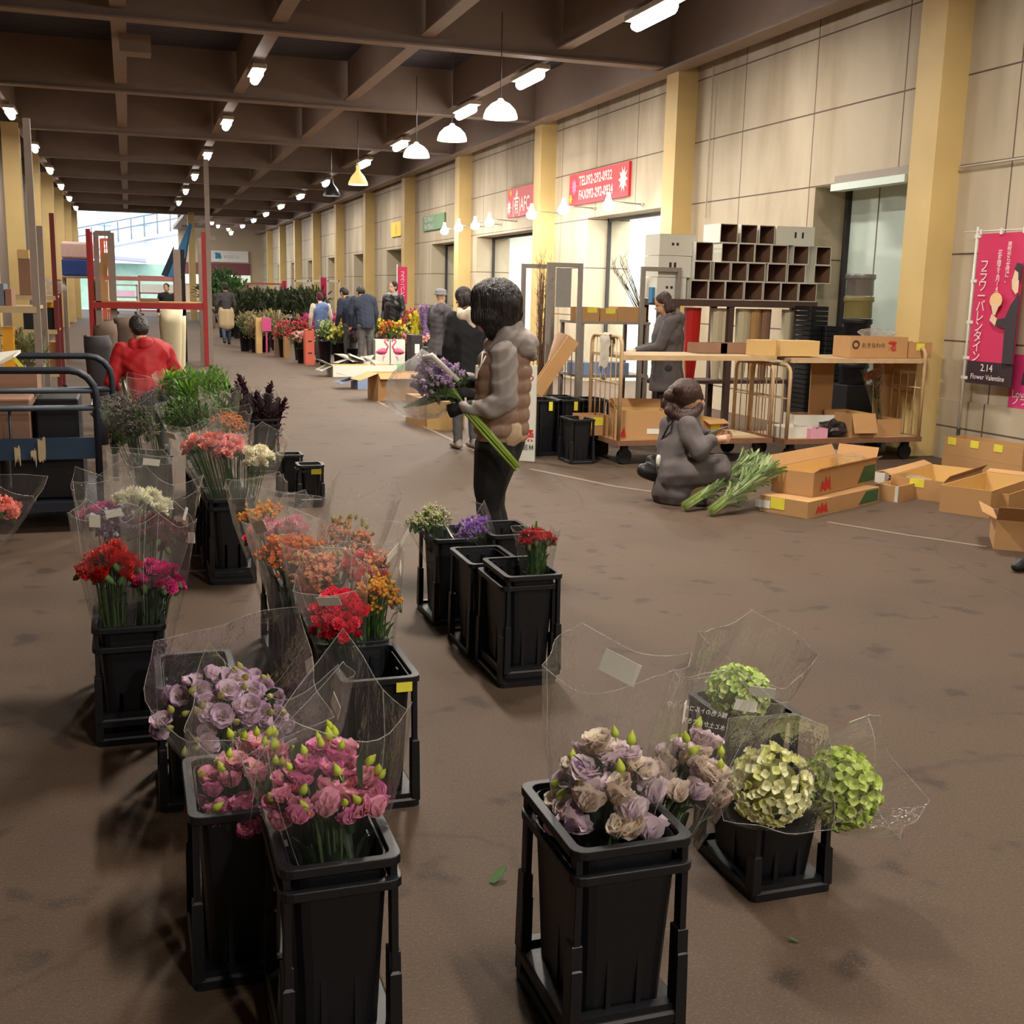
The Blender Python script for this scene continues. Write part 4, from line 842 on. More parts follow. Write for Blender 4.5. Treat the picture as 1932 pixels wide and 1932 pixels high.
# grey hoodie: torso under the vest, two sleeves, hood lying on the back, cuff
def jersey(co, no): return co + no * (.004 * math.sin(co.z * 70 + 6 * math.sin(co.x * 14)) )
blob('hoodie', [(W_(950, 690), W_(946, 800), R_(40), R_(40)), (W_(950, 664, .15), W_(952, 748, .23), R_(27), R_(25)), (W_(952, 748, .23), W_(925, 764, .24), R_(24), R_(20)), (W_(925, 764, .24), W_(892, 763, .22), R_(18), R_(14)), (W_(892, 763, .22), W_(880, 762, .22), R_(14.5), R_(14.5)), (W_(935, 672, -.12), W_(908, 730, -.18), R_(25), R_(20)), (W_(908, 730, -.18), W_(886, 716, -.06), R_(18), R_(13))], M_gsweat, t, .011, 3, disp=jersey)
blob('hood', [(W_(958, 640, .10), W_(987, 648, .0), R_(25), R_(30)), (W_(985, 640, -.08), W_(990, 655, .05), R_(22), R_(24)), (W_(990, 650), W_(1003, 672), R_(22), R_(12)), (W_(955, 628, .13), W_(975, 618, .0), R_(12), R_(15)), (W_(930, 655, .12), W_(955, 632, .13), R_(11), R_(13)), (W_(925, 660, .09), W_(915, 680, .10), R_(9), R_(6))], M_gsweat, t, .011, 4, disp=jersey)
# quilted vest: puffed bands
def puff(co, no):
    b = (co.z - W_(950, 822).z) / R_(27); c = co + no * (.016 * (abs(math.sin(b * PI)) ** .5) - .012); c.z = max(c.z, W_(948, 829).z); return c
blob('vest', [(W_(950, 665), W_(951, 690), R_(42), R_(50)), (W_(952, 690), W_(949, 745), R_(52), R_(52)), (W_(949, 745), W_(948, 812), R_(52), R_(50)), (W_(950, 812), W_(950, 818), R_(47), R_(47)), (W_(940, 690, .07), W_(938, 810, .06), R_(42), R_(44)), (W_(955, 690, -.06), W_(955, 810, -.06), R_(42), R_(44))], M_vestb, t, .011, 3, disp=puff)
blob('shirt_hem', [(W_(948, 812), W_(948, 818), R_(47), R_(48)), (W_(958, 810, .08), W_(956, 816, .08), R_(30), R_(29))], M_shirt, t, .012, 2)
blob('trousers', [(W_(948, 822), W_(938, 850), R_(46), R_(46)), (W_(936, 850, .06), W_(924, 920, .06), R_(42), R_(32)), (W_(927, 920, .06), W_(921, 958, .05), R_(29), R_(24)), (W_(921, 958, .05), W_(935, 1010, .05), R_(24), R_(21)), (W_(948, 850, -.06), W_(928, 920, -.06), R_(38), R_(29)), (W_(928, 920, -.06), W_(930, 958, -.07), R_(28), R_(23)), (W_(930, 958, -.07), W_(945, 1010, -.07), R_(23), R_(20))], M_jean, t, .012, 3)
for o, dx in ((.05, 0), (-.07, 10)):
    blob('boot', [(W_(933 + dx, 1000, o), W_(940 + dx, 1050, o), R_(23), R_(18)), (W_(942 + dx, 1050, o), W_(918 + dx, 1064, o), R_(16), R_(12)), (W_(930 + dx, 1062, o), W_(914 + dx, 1064, o), R_(11), R_(9))], M_boot, t, .011, 3)
# gloved hands
for nm, w, d, sd, c in (('glove', W_(884, 761, .22), _rt * -1 + Vector((0, 0, -.25)), Vector((0, 0, 1)), 1.1), ('glove', W_(888, 722, -.03), _rt * -.7 + Vector((0, 0, .1)) + _fw * -.5, Vector((0, 0, 1)), .9)):
    hp = []; hand(hp, w, d, sd, 1.05, c, nrm=_fw * (1 if c > 1 else -1) + _rt * .2); hp.append((w - d.normalized() * .03, w + d.normalized() * .02, .036, .036)); blob(nm, hp, M_glove, t, .007, 2)
mb = MB(); mb.tube([W_(918, 668, .2), W_(906, 690, .24), W_(902, 700, .25)], .004, 6); mb.tube([W_(912, 660, .2), W_(910, 680, .235), W_(906, 688, .24)], .004, 6); part('drawcord', mb, M_cord, t, True)
mb = MB(); mb.cap(W_(902, 686, .25), W_(900, 706, .25), .008, .009); part('cord_tag', mb, M_cord, t, True)
def wpart(name, mb, m, par, label=None):
    me = mb.mesh(name, m, True); me.transform(Matrix.LocRotScale(par.location, par.rotation_quaternion, None).inverted()); o = link(name, me, par)
    if label: o['label'] = label
    return o
# the bunch she holds: head in crinkled film at left, stems running down to the right
hb = bouquet('stock_bunch', 'mauve flower bunch with large leaf held by the woman in the vest', W_(958, 858, .30), W_(812, 692, .12), [('spray', C_mauve, 46, .05), ('gyp', C_mauve, 18, .045)], .13, group=None, seed=101, stems=0, dome=1.1, flat=.8)
mb = MB()
for k in range(9):
    a = k * 2.4; o = Vector((math.cos(a), math.sin(a), math.cos(a * 1.7))) * .012 * math.sqrt(k / 3)
    mb.tube([W_(974, 866, .31) + o, W_(915, 800, .29) + o * 1.2, W_(872, 757, .2) + o * .8, W_(828, 712, .13) + o * 3], .007, 6)
wpart('stems', mb, mat('pale_green_stem', (.55, .64, .25), .5, .2), hb)
mb = MB()
for (a, b_, c, w) in ((W_(868, 752, .2), W_(820, 740, .24), W_(768, 762, .26), .045), (W_(868, 752, .18), W_(830, 748, .1), W_(785, 765, .08), .04), (W_(872, 750, .2), W_(850, 735, .28), W_(815, 738, .3), .03)):
    pts = [a, a.lerp(b_, .5) + Vector((0, 0, .01)), b_, b_.lerp(c, .5), c]; ws = [.3, .85, 1, .75, .05]; up = Vector((0, 0, 1)); sd = _fw * .6 + up * .7; row = []
    for p, w_ in zip(pts, ws): row.append([p - sd * w * w_ * .6, p + Vector((0, 0, .008)), p + sd * w * w_ * .6])
    mb.add([p for r in row for p in r], [(i * 3 + j, i * 3 + j + 1, i * 3 + j + 4, i * 3 + j + 3) for i in range(4) for j in range(2)])
wpart('leaf', mb, mat('broad_dark_leaf', (.22, .30, .16), .4, .2), hb)
q = random.Random(5); mb = MB(); rings = []
A = W_(868, 755, .2); ends = [(858, 740, 20), (830, 725, 52), (800, 728, 62), (772, 735, 52), (748, 740, 36), (735, 742, 24)]
for i, (px, py, r) in enumerate(ends):
    c = W_(px, py, .16); ring = []
    for k in range(22):
        a = 2 * PI * k / 22; rr = R_(r) * (1 + .12 * math.sin(3 * a + i) + q.uniform(-.09, .09)); ring.append(c + _fw * (math.cos(a) * rr * .7) + Vector((0, 0, 1)) * (math.sin(a) * rr) + _rt * q.uniform(-.012, .012))
    rings.append(ring)
mb.loft(rings, 0, False, False); wpart('wrapper', mb, cello('crinkled_film', .12, .22), hb, 'crinkled clear film wrapper')
mb = MB(); mb.slab([W_(802, 668, .3), W_(822, 660, .3), W_(872, 708, .3), W_(866, 714, .3), W_(820, 672, .3), W_(806, 676, .3)], _fw * .002); wpart('paper_strip', mb, M_tagw, hb, 'white paper strip')
# ------------------------------------------------------------------ boxes
M_card = mat('cardboard', (.72, .55, .36), .8, .10, 6, bump=.04); M_cardy = mat('yellow_cardboard', (.82, .68, .44), .8, .08, 6); M_cardd = mat('brown_carton_inside', (.56, .42, .34), .85, .12, 6)
M_wbox = mat('white_carton', (.86, .85, .80), .7, .05, 6); M_redp = mat('red_print', (.78, .18, .16), .7); M_grnp = mat('green_print', (.22, .36, .20), .7); M_blkp = mat('dark_print', (.18, .15, .13), .7); M_postit = mat('yellow_note', (.90, .85, .28), .6)
def carton_parts(t, w, d, h, m, mi=None, th=.008, flaps=(), opened='top', floor=True):
    """hollow carton centred on the origin in x, y; opened on top or at the front (-y)"""
    mi = mi or m; mb = MB(); x, y = w / 2, d / 2
    def wall(x0, x1, y0, y1, z0, z1): mb.bb(x0, x1, y0, y1, z0, z1)
    if opened == 'top':
        o = [Vector(p) for p in ((-x, -y, 0), (x, -y, 0), (x, y, 0), (-x, y, 0))]; top = [p + Vector((0, 0, h)) for p in o]
        it = [Vector((p.x - math.copysign(th, p.x), p.y - math.copysign(th, p.y), h)) for p in o]; ib = [Vector((p.x, p.y, th)) for p in it]
        mb.loft([o, top, it], 0, True, False); mb.loft([it, ib], 1, False, True)
    elif opened == 'front':
        o = [Vector((-x, y, 0)), Vector((x, y, 0)), Vector((x, y, h)), Vector((-x, y, h))]; f = [Vector((p.x, -y, p.z)) for p in o]
        it = [Vector((p.x - math.copysign(th, p.x), -y, th if p.z < h / 2 else h - th)) for p in o]; ib = [Vector((p.x, y - th, p.z)) for p in it]
        mb.loft([o, f, it], 0, True, False); mb.loft([it, ib], 1, False, True)
    else: mb.bb(-x, x, -y, y, 0, h)
    part('body', mb, [m, mi], t, False, False)
    for (side, ang, ln) in flaps:
        mb = MB(); c, s = math.cos(math.radians(ang)), math.sin(math.radians(ang))   # ang 0: lying outwards level, 90: straight up, -60: hanging
        if side in 'lr':
            sg = -1 if side == 'l' else 1; mb.slab([(sg * x, -y, h), (sg * x, y, h), (sg * (x + ln * c), y, h + ln * s), (sg * (x + ln * c), -y, h + ln * s)], (0, 0, th * .7))
        else:
            sg = -1 if side == 'f' else 1; mb.slab([(-x, sg * y, h), (x, sg * y, h), (x, sg * (y + ln * c), h + ln * s), (-x, sg * (y + ln * c), h + ln * s)], (0, 0, th * .7))
        part('flap', mb, mi if side == 'x' else m, t, False, False)
def lpart(name, mb, m, t, label=None): return part(name, mb, m, t, False, False, label=label)
def carton(label, loc, w, d, h, rz=0., m=None, mi=None, flaps=(), opened='top', group=None, notes=(), name='carton'):
    t = thing(name, label, 'box', loc, rz, group); carton_parts(t, w, d, h, m or M_card, mi, .008, flaps, opened)
    for (fx, fz, sw, sh, face) in notes:
        mb = MB()
        if face == 'f': mb.box((fx * w, -d / 2 - .002, fz * h), (sw, .003, sh))
        elif face == 'l': mb.box((-w / 2 - .002, fx * d, fz * h), (.003, sw, sh))
        lpart('note', mb, M_postit, t, 'yellow sticky note')
    return t
def carton3(label, a, b, c, h, z=0., **k):
    """carton from three base corners seen in the photograph: a - b one side, b - c the side at right angles"""
    A, B, C_ = G(*a, z), G(*b, z), G(*c, z); u = C_ - B; Lu = u.length; u.normalize(); v = Vector((-u.y, u.x, 0)); Lv = abs((A - B).dot(v)); 
    if (A - B).dot(v) < 0: v = -v
    Lv = max(Lv, (A - B).length * .92); ctr = B + u * Lu / 2 + v * Lv / 2; rz = math.atan2(u.y, u.x)
    return carton(label, ctr, Lu, Lv, h, rz, **k), Lu, Lv
G_b = 'open cartons on the floor at right'
t, lu, lv = carton3('lower brown carton of the stacked pair, with red and green print', (1449, 960), (1523, 979), (1657, 947), .125, group=G_b, opened='none', notes=((.12, .62, .12, .085, 'l'),))
def prints(t, lu, lv, h):
    mb = MB(); y = -lv / 2 - .0015; x0 = -lu / 2
    pts = [(.02, .15), (.05, .75), (.08, .55), (.10, .95), (.13, .6), (.16, .9), (.19, .15), (.13, .3), (.1, .15), (.07, .3)]
    mb.slab([(x0 + .09 + p[0] * 1.1, y, h * p[1] * .9) for p in pts], (0, -.001, 0)); lpart('red_mark', mb, M_redp, t)
    mb = MB(); mb.slab([(x0 + lu * .70, y, h * .12), (x0 + lu * .985, y, h * .12), (x0 + lu * .985, y, h * .9), (x0 + lu * .80, y, h * .9)], (0, -.001, 0)); lpart('green_mark', mb, M_grnp, t)
prints(t, lu, lv, .125)
mb = MB(); mb.box((-lu / 2 - .002, -.12 + .3, .06), (.003, .13, .06)); lpart('address_label', mb, M_tagw, t)
t, lu, lv = carton3('upper open brown carton of the stacked pair, film sheets inside', (1457, 926), (1533, 938), (1650, 909), .185, z=.127, group=G_b, mi=M_cardy, flaps=(('b', 60, .10), ('r', 70, .1), ('f', 35, .06)))
prints(t, lu, lv, .17)
def crumple(name, label, cat, c, r, m, group=None, seed=1, flat=.5, own=True, parent=None):
    q = random.Random(seed); mb = MB(); n = 16; rings = []
    for j in range(1, 7):
        a = PI * j / 7 - PI / 2; rings.append([Vector((r[0] * math.cos(a) * math.cos(2 * PI * k / n) * q.uniform(.7, 1.15), r[1] * math.cos(a) * math.sin(2 * PI * k / n) * q.uniform(.7, 1.15), r[2] * (1 + math.sin(a)) * q.uniform(.7, 1.1))) for k in range(n)])
    mb.loft(rings)
    for v in mb.v: v += Vector(c)
    return single(name, mb, m, label, cat, group, False)
M_film = cello('loose_film', .10, .16)
p = G(1598, 884, .2); crumple('film_sheet', 'crumpled clear film lying in the upper open carton', 'film', (p.x, p.y, .22), (.2, .25, .07), M_film, seed=3)
carton3('flat open carton with white end and pink flowers inside', (1655, 940), (1694, 948), (1760, 932), .13, group=G_b, m=M_card, mi=M_cardy)
p = G(1676, 948, .0); 
mb = MB(); A = G(1655, 940); B = G(1694, 948); d = (B - A); n = Vector((d.y, -d.x, 0)).normalized(); 
mb.slab([A + n * .004, B + n * .004, B + n * .004 + Vector((0, 0, .13)), A + n * .004 + Vector((0, 0, .13))], n * .004); single('carton_end', mb, M_wbox, 'white end flap of the flat carton holding pink flowers', 'box')
pk = G(1688, 912, .10); bouquet('statice_bunch', 'small pink flower bunch lying in the flat white ended carton', (pk.x + .12, pk.y + .3, .03), (pk.x, pk.y, .09), [('spray', ('bright pink', [(.82, .30, .68), (.90, .55, .80)]), 9, .035)], .07, group=None, seed=120, stems=5)
p = G(1728, 916, .08); crumple('film_sheet', 'clear film heap beside the pink flowers in the flat carton', 'film', (p.x, p.y, .03), (.14, .16, .07), M_film, seed=4)
carton3('low white edged tray carton behind the stacked pair', (1652, 908), (1668, 912), (1728, 898), .09, group=G_b, m=M_wbox, mi=M_card)
carton3('brown carton with yellow note between the flat and the big open one', (1765, 930), (1778, 948), (1850, 922), .17, group=G_b, mi=M_cardy, flaps=(('f', 50, .06), ('b', 20, .08)), notes=((.0, .8, .12, .07, 'l'),))
carton3('large open brown carton at the right edge of the floor group', (1779, 962), (1866, 978), (1945, 948), .21, group=G_b, mi=M_cardy, flaps=(('r', 10, .1),))
carton3('open brown carton inside view at the far right edge, behind the front one', (1868, 968), (1900, 974), (1960, 952), .17, group=G_b, mi=M_cardy)
carton3('foremost open brown carton with a raised pale flap at the right edge', (1868, 1012), (1874, 1036), (1990, 1046), .20, group=G_b, mi=M_cardd, flaps=(('l', 25, .10), ('f', 40, .16)))
# shoe at the edge of view
pp = G(1926, 1078)
blob('shoe', [(Vector((pp.x - .02, pp.y, .045)), Vector((pp.x + .18, pp.y + .06, .05)), .04, .045), (Vector((pp.x - .05, pp.y - .01, .035)), Vector((pp.x + .02, pp.y, .04)), .032, .04)], M_shoe, None, .011, 2); o = COL.objects[-1] if False else [x for x in COL.objects if x.name.startswith('shoe') and x.parent is None][-1]
tag(o, 'dark shoe of someone just outside the right edge of view', 'shoe')
# two long boxes by the wall
A, B = Vector((7.58, 9.30, 0)), Vector((7.70, 8.35, 0)); d = (B - A); rz = math.atan2(d.y, d.x)
c = (A + B) / 2 + Vector((-d.y, d.x, 0)).normalized() * .16
c = (A + B) / 2 + Vector((.17, .02, 0))
carton('lower long brown carton lying against the wall under the pink banner', c, d.length, .30, .14, rz, opened='none', group='cartons by the wall')
t = carton('upper long brown carton by the wall with three yellow notes', c + Vector((.0, 0, .142)), d.length - .02, .29, .17, rz, group='cartons by the wall', notes=((-.40, .78, .10, .07, 'f'), (-.10, .78, .10, .07, 'f'), (.2, .78, .10, .07, 'f')))
# ------------------------------------------------------------------ rusty roll carts
M_rust = mat('rusty_cream_paint', (.76, .64, .48), .6, .3, 9, bump=.15); M_wood = mat('worn_deck_board', (.70, .60, .46), .75, .2, 4); M_rusty = mat('rusted_edge', (.50, .34, .24), .8, .3, 12); M_wheel = mat('black_caster', (.07, .07, .075), .6)
def hoop(t, X, ya, yb, z0, z1, m=None, r=.019, rods=5, name='end_frame'):
    mb = MB(); rr = .09; pts = [(X, ya, z0), (X, ya, z1 - rr)] + [(X, ya + rr * (1 - math.cos(a)), z1 - rr + rr * math.sin(a)) for a in (.4, .8, 1.2, 1.57)] + [(X, yb - rr * (1 - math.cos(a)), z1 - rr + rr * math.sin(a)) for a in (1.57, 1.2, .8, .4)] + [(X, yb, z1 - rr), (X, yb, z0)]
    mb.tube(pts, r, 8); part(name, mb, m or M_rust, t, True)
    for k in range(rods):
        y = ya + (yb - ya) * (k + 1) / (rods + 1); mb = MB(); mb.tube([(X, y, z0), (X, y, z1)], .006, 5); part('rod', mb, m or M_rust, t, True)
    mb = MB(); mb.tube([(X, ya, z0 + (z1 - z0) * .55), (X, yb, z0 + (z1 - z0) * .55)], .008, 6); part('crossbar', mb, m or M_rust, t, True)
def roll_cart(label, x0, x1, y0, y1, zb, hl, hr, zdeck=.24):
    t = thing('roll_cart', label, 'cart', ((x0 + x1) / 2, (y0 + y1) / 2, 0), 0, 'rusty cream roll carts')
    mb = MB(); mb.bb(x0, x1, y0, y1, zdeck - .02, zdeck); mb2 = MB(); mb2.bb(x0, x1, y0 - .01, y0 + .02, zdeck - .045, zdeck + .004); mb2.bb(x0, x1, y1 - .02, y1 + .01, zdeck - .045, zdeck + .004); mb2.bb(x0 - .01, x0 + .02, y0, y1, zdeck - .045, zdeck + .004); mb2.bb(x1 - .02, x1 + .01, y0, y1, zdeck - .045, zdeck + .004)
    part('deck', mb, M_wood, t); part('deck_edge', mb2, M_rusty, t)
    hoop(t, x0 + .02, y0 + .02, y1 - .02, zdeck, hl); hoop(t, x1 - .02, y0 + .02, y1 - .02, zdeck, hr)
    if zb:
        mb = MB(); mb.bb(x0 + .02, x1 - .0, y0 + .04, y1 - .04, zb - .03, zb); mb2 = MB(); mb2.bb(x0 + .02, x1, y0 + .01, y0 + .05, zb - .045, zb + .003); part('shelf_board', mb, M_wood, t); part('shelf_edge', mb2, M_rust, t)
    for X in (x0 + .12, x1 - .12):
        for Y in (y0 + .1, y1 - .1):
            mb = MB(); mb.lathe([(.02, -.02), (.075, -.02), (.08, 0), (.075, .02), (.02, .02)], (0, 0, 0), 14, cap=True); 
            for v in mb.v: v.y, v.z = v.z, v.y
            for v in mb.v: v += Vector((X, Y, .081))
            mb.bb(X - .03, X + .03, Y - .03, Y + .03, .12, zdeck - .02); part('wheel', mb, M_wheel, t)
    return t
CY0 = 9.92
roll_cart('left rusty cream roll cart behind the crouching woman, rag over its hoop', 4.36, 6.04, CY0, CY0 + .78, 1.05, 1.22, .97)
roll_cart('right rusty cream roll cart beside the yellow column', 6.1, 7.7, CY0 - .15, CY0 + .63, 1.04, .97, 1.15)
mb = MB(); q = random.Random(4); rows = []
for j in range(9):
    z = 1.25 - j * .042; rows.append([Vector((4.355 + .03 + (.012 if j else 0) + q.uniform(-.012, .012) - .05 * (j > 0), CY0 + .24 + .24 * i / 5 + q.uniform(-.01, .01) + .015 * math.sin(j), z + (.015 * math.sin(i * 2) if j == 8 else 0) + (.0 if i else .02))) for i in range(6)])
mb.add([p for r in rows for p in r], [(a * 6 + b, a * 6 + b + 1, a * 6 + b + 7, a * 6 + b + 6) for a in range(8) for b in range(5)])
mb.add([p + Vector((.05, 0, 0)) for r in rows[:6] for p in r], [(a * 6 + b, a * 6 + b + 6, a * 6 + b + 7, a * 6 + b + 1) for a in range(5) for b in range(5)])
single('rag', mb, mat('white_rag', (.82, .78, .72), .9), 'white rag hanging over the left hoop of the rusty cart', 'cloth', smooth=True)
# boxes on the upper boards
def onboard(label, px0, px1, Y, d, h, z, **k):
    a = AY(px0, 660, Y); b = AY(px1, 660, Y); return carton(label, ((a.x + b.x) / 2, Y + d / 2, z), abs(b.x - a.x), d, h, **k)
GB = 'cartons on the upper boards of the carts'
onboard('small pale carton left of the two on the middle of the boards', 1427, 1470, 9.98, .2, .15, 1.054, m=M_cardy, group=GB, opened='none')
onboard('pale carton with a worn patch beside the smaller one on the boards', 1472, 1546, 9.9, .22, .15, 1.054, m=M_cardy, group=GB, opened='none')
t = onboard('printed brown carton full of wrapped stems on the right board', 1604, 1712, 9.86, .3, .21, 1.044, group=GB)
p = AY(1648, 652, 9.855); text('おきなわの', t, M_blkp, p + Vector((.0, 0, .0)), (1, 0, 0), (0, 0, 1), .056, 'CENTER', lift=.003); p = AY(1683, 654, 9.855); text('花', t, M_redp, p + Vector((.0, 0, .0)), (1, 0, 0), (0, 0, 1), .10, 'CENTER', lift=.003, bold=.004)
p = AY(1615, 650, 9.855); mb = MB(); mb.lathe([(.028, 0), (.042, 0)], n=16); 
for v in mb.v: v.y, v.z = v.z, v.y
for v in mb.v: v += Vector((p.x, 9.853, p.z))
part('round_mark', mb, M_blkp, t)
onboard('short brown carton with yellow note next to the hoop end', 1714, 1758, 9.87, .28, .16, 1.044, group=GB, notes=((.0, .7, .1, .07, 'f'),))
p = AY(1655, 632, 10.0); crumple('film_sheet', 'silver film bundle poking from the printed carton', 'film', (p.x, p.y, 1.22), (.22, .10, .06), M_film, seed=9)
for i, (a, b_, d) in enumerate(((1318, 1372, 'left'), (1360, 1425, 'right'))): onboard('low dark carton on the boards by the coat, %s one' % d, a, b_, 10.35, .25, .10, 1.054, m=M_cardd, group=GB)
# on the decks
ZD = .242; GD = 'cartons on the cart decks'
def ondeck(label, px0, px1, py, Y, d, h, rz=0, **k):
    a = AY(px0, py, Y); b = AY(px1, py, Y); return carton(label, ((a.x + b.x) / 2, Y + d / 2, ZD), abs(b.x - a.x), d, h, rz, group=GD, **k)
t = ondeck('open brown carton with red print standing on the left cart deck', 1172, 1262, 800, 10.0, .34, .28, -.25, mi=M_cardy, flaps=(('l', 60, .08), ('b', 80, .08)))
mb = MB(); mb.box((.12, -.172, .08), (.12, .003, .05)); lpart('address_label', mb, M_tagw, t); mb = MB(); mb.slab([(-.24 + x, -.1715, z) for x, z in ((0, .02), (.03, .1), (.05, .06), (.08, .12), (.1, .02))], (0, -.002, 0)); lpart('red_mark', mb, M_redp, t)
ondeck('small brown carton with yellow note at the back of the left deck', 1098, 1150, 780, 10.35, .25, .2, notes=((.1, .7, .1, .08, 'f'),))
ondeck('brown carton half behind the crouching woman on the left deck', 1318, 1362, 805, 10.1, .35, .17, .2, mi=M_cardy, notes=((.1, .7, .12, .09, 'f'),), flaps=(('f', -20, .1),))
ondeck('white carton lid lying tilted on the right deck', 1478, 1532, 805, 9.86, .3, .11, .1, m=M_wbox)
ondeck('long white carton with red marks across the right deck', 1506, 1600, 790, 10.12, .28, .20, -.15, m=M_wbox, mi=M_card)
ondeck('small pink carton at the front of the right deck', 1530, 1562, 812, 9.80, .2, .10, m=mat('pink_carton', (.86, .62, .70), .7))
ondeck('brown carton with hanging flap on the right deck edge', 1606, 1650, 800, 9.80, .5, .24, mi=M_cardy, flaps=(('f', -70, .2),))
ondeck('brown open carton beside the hanging flap on the right deck', 1655, 1700, 800, 9.9, .4, .17)
p = AY(1580, 806, 9.84); crumple('film_bundle', 'dark wrapped bundle with silver tie on the right deck', 'bundle', (p.x, p.y + .1, ZD), (.17, .14, .09), mat('dark_foil', (.16, .14, .15), .35, .4, 20), seed=12)
mb = MB(); xa = AY(1545, 700, 10.25); 
mb.slab([(xa.x - .05, 10.3, ZD), (xa.x + .22, 10.3, ZD), (xa.x + .30, 10.42, .95), (xa.x + .02, 10.42, .95)], (0, .015, 0)); single('cardboard_sheet', mb, M_card, 'tall brown cardboard sheet leaning inside the right cart', 'cardboard')
mb = MB(); xa = AY(1712, 700, 10.2); mb.slab([(xa.x - .28, 10.33, ZD), (xa.x + .10, 10.33, ZD), (xa.x + .10, 10.40, .98), (xa.x - .28, 10.40, .98)], (0, .015, 0)); single('cardboard_sheet', mb, M_card, 'wide brown cardboard sheet leaning at the right end of the cart', 'cardboard')
xa = AY(1645, 700, 10.15); bouquet('gerbera_bunch', 'pale orange flower bunch standing inside the right cart', (xa.x + .22, 10.2, ZD + .02), (xa.x, 10.12, .86), [('carnation', ('pale orange', [(.92, .62, .42)]), 8, .04)], .07, group=None, wrap=(.08, 1.3, .04, M_celh), seed=130, stems=8, leaves=20)
mb = MB(); xa = AY(1668, 760, 10.5); mb.lathe([(.15, 0), (.17, .3), (.18, .3), (.16, .02)], (xa.x, 10.75, .0), 20); mb.lathe([(.0, .005), (.15, .005)], (xa.x, 10.75, 0), 20); single('blue_tub', mb, mat('blue_plastic', (.10, .26, .44), .4), 'blue plastic tub on the floor behind the right cart', 'tub', smooth=True)
# ------------------------------------------------------------------ grey mesh trolleys and shelf behind the carts
M_gst = mat('grey_steel', (.60, .57, .54), .45, .1, 20, metal=.3); M_sheet = mat('dull_plate', (.58, .57, .55), .6, .1)
def upright_frame(t, x0, x1, Y, z0, z1, w=.05):
    for X in (x0, x1): mb = MB(); mb.bb(X - w / 2, X + w / 2, Y - .02, Y + .02, z0, z1); part('post', mb, M_gst, t)
    for z in (z1 - w / 2, z0 + (z1 - z0) * .5, z0 + .12): mb = MB(); mb.bb(x0, x1, Y - .015, Y + .015, z - w / 2, z + w / 2); part('rail', mb, M_gst, t)
    for k in range(4):
        X = x0 + (x1 - x0) * (k + 1) / 5; mb = MB(); mb.tube([(X, Y, z0 + .1), (X, Y, z0 + (z1 - z0) * .5)], .006, 5); part('rod', mb, M_gst, t)
YT = 12.4
a = AY(1037, 495, YT); b_ = AY(1096, 495, YT); t = thing('mesh_trolley', 'tall grey steel trolley end frame with a dull plate, left of the bright doorway', 'trolley', (a.x, YT, 0), 0, 'grey trolleys behind the carts')
upright_frame(t, a.x, b_.x, YT, .0, a.z); mb = MB(); p = AY(1050, 505, YT - .05); q_ = AY(1076, 580, YT - .05); mb.bb(p.x, q_.x, YT - .06, YT - .045, q_.z, p.z); part('plate', mb, M_sheet, t); upright_frame(t, a.x, b_.x, YT + .9, 0, a.z)
a2 = AY(1214, 503, YT); b2 = AY(1282, 503, YT); t2 = thing('mesh_trolley', 'grey steel trolley end frame in front of the white cartons', 'trolley', (a2.x, YT, 0), 0, 'grey trolleys behind the carts'); upright_frame(t2, a2.x, b2.x, YT, 0, a2.z)
mb = MB(); p = AY(1231, 542, YT + .1); q_ = AY(1259, 572, YT + .1); mb.bb(p.x, q_.x, YT + .1, YT + .2, q_.z, p.z); single('blue_box', mb, mat('sky_blue_card', (.24, .50, .66), .6), 'flat sky blue box in the trolley by the coat', 'box')
sa = AY(1096, 606, YT); sb = AY(1228, 606, YT); t = thing('steel_shelf', 'grey steel shelf carrying small cartons between two grey trolleys', 'shelf', ((sa.x + sb.x) / 2, YT, 0))
for z in (sa.z, sa.z - .62): mb = MB(); mb.bb(sa.x, sb.x, YT, YT + .7, z - .03, z); part('shelf_board', mb, M_gst, t)
for X in (sa.x + .03, sb.x - .03):
    for Y in (YT + .03, YT + .67): mb = MB(); mb.bb(X - .02, X + .02, Y - .02, Y + .02, 0, sa.z); part('leg', mb, M_gst, t)
for i, (x0, x1, h) in enumerate(((1098, 1132, .16), (1134, 1166, .15), (1170, 1222, .17))):
    a = AY(x0, 600, YT); b_ = AY(x1, 600, YT); carton(('left', 'middle', 'right')[i] + ' small carton on the steel shelf' + (' with yellow note' if i < 2 else ' standing slanted'), ((a.x + b_.x) / 2, YT + .2, sa.z), b_.x - a.x, .35, h, .0 if i < 2 else -.1, group='small cartons on the steel shelf', notes=((.1, .8, .12, .06, 'f'),) if i < 2 else ())
for i, (x0, x1) in enumerate(((1090, 1120), (1140, 1190))):
    a = AY(x0, 690, YT); b_ = AY(x1, 690, YT); carton(('blue edged left', 'blue edged right')[i] + ' flat carton on the lower shelf board', ((a.x + b_.x) / 2, YT + .2, sa.z - .62), b_.x - a.x, .3, .14, m=mat('pale_blue_carton', (.55, .62, .75), .7), group='flat cartons on the lower shelf board', opened='none')
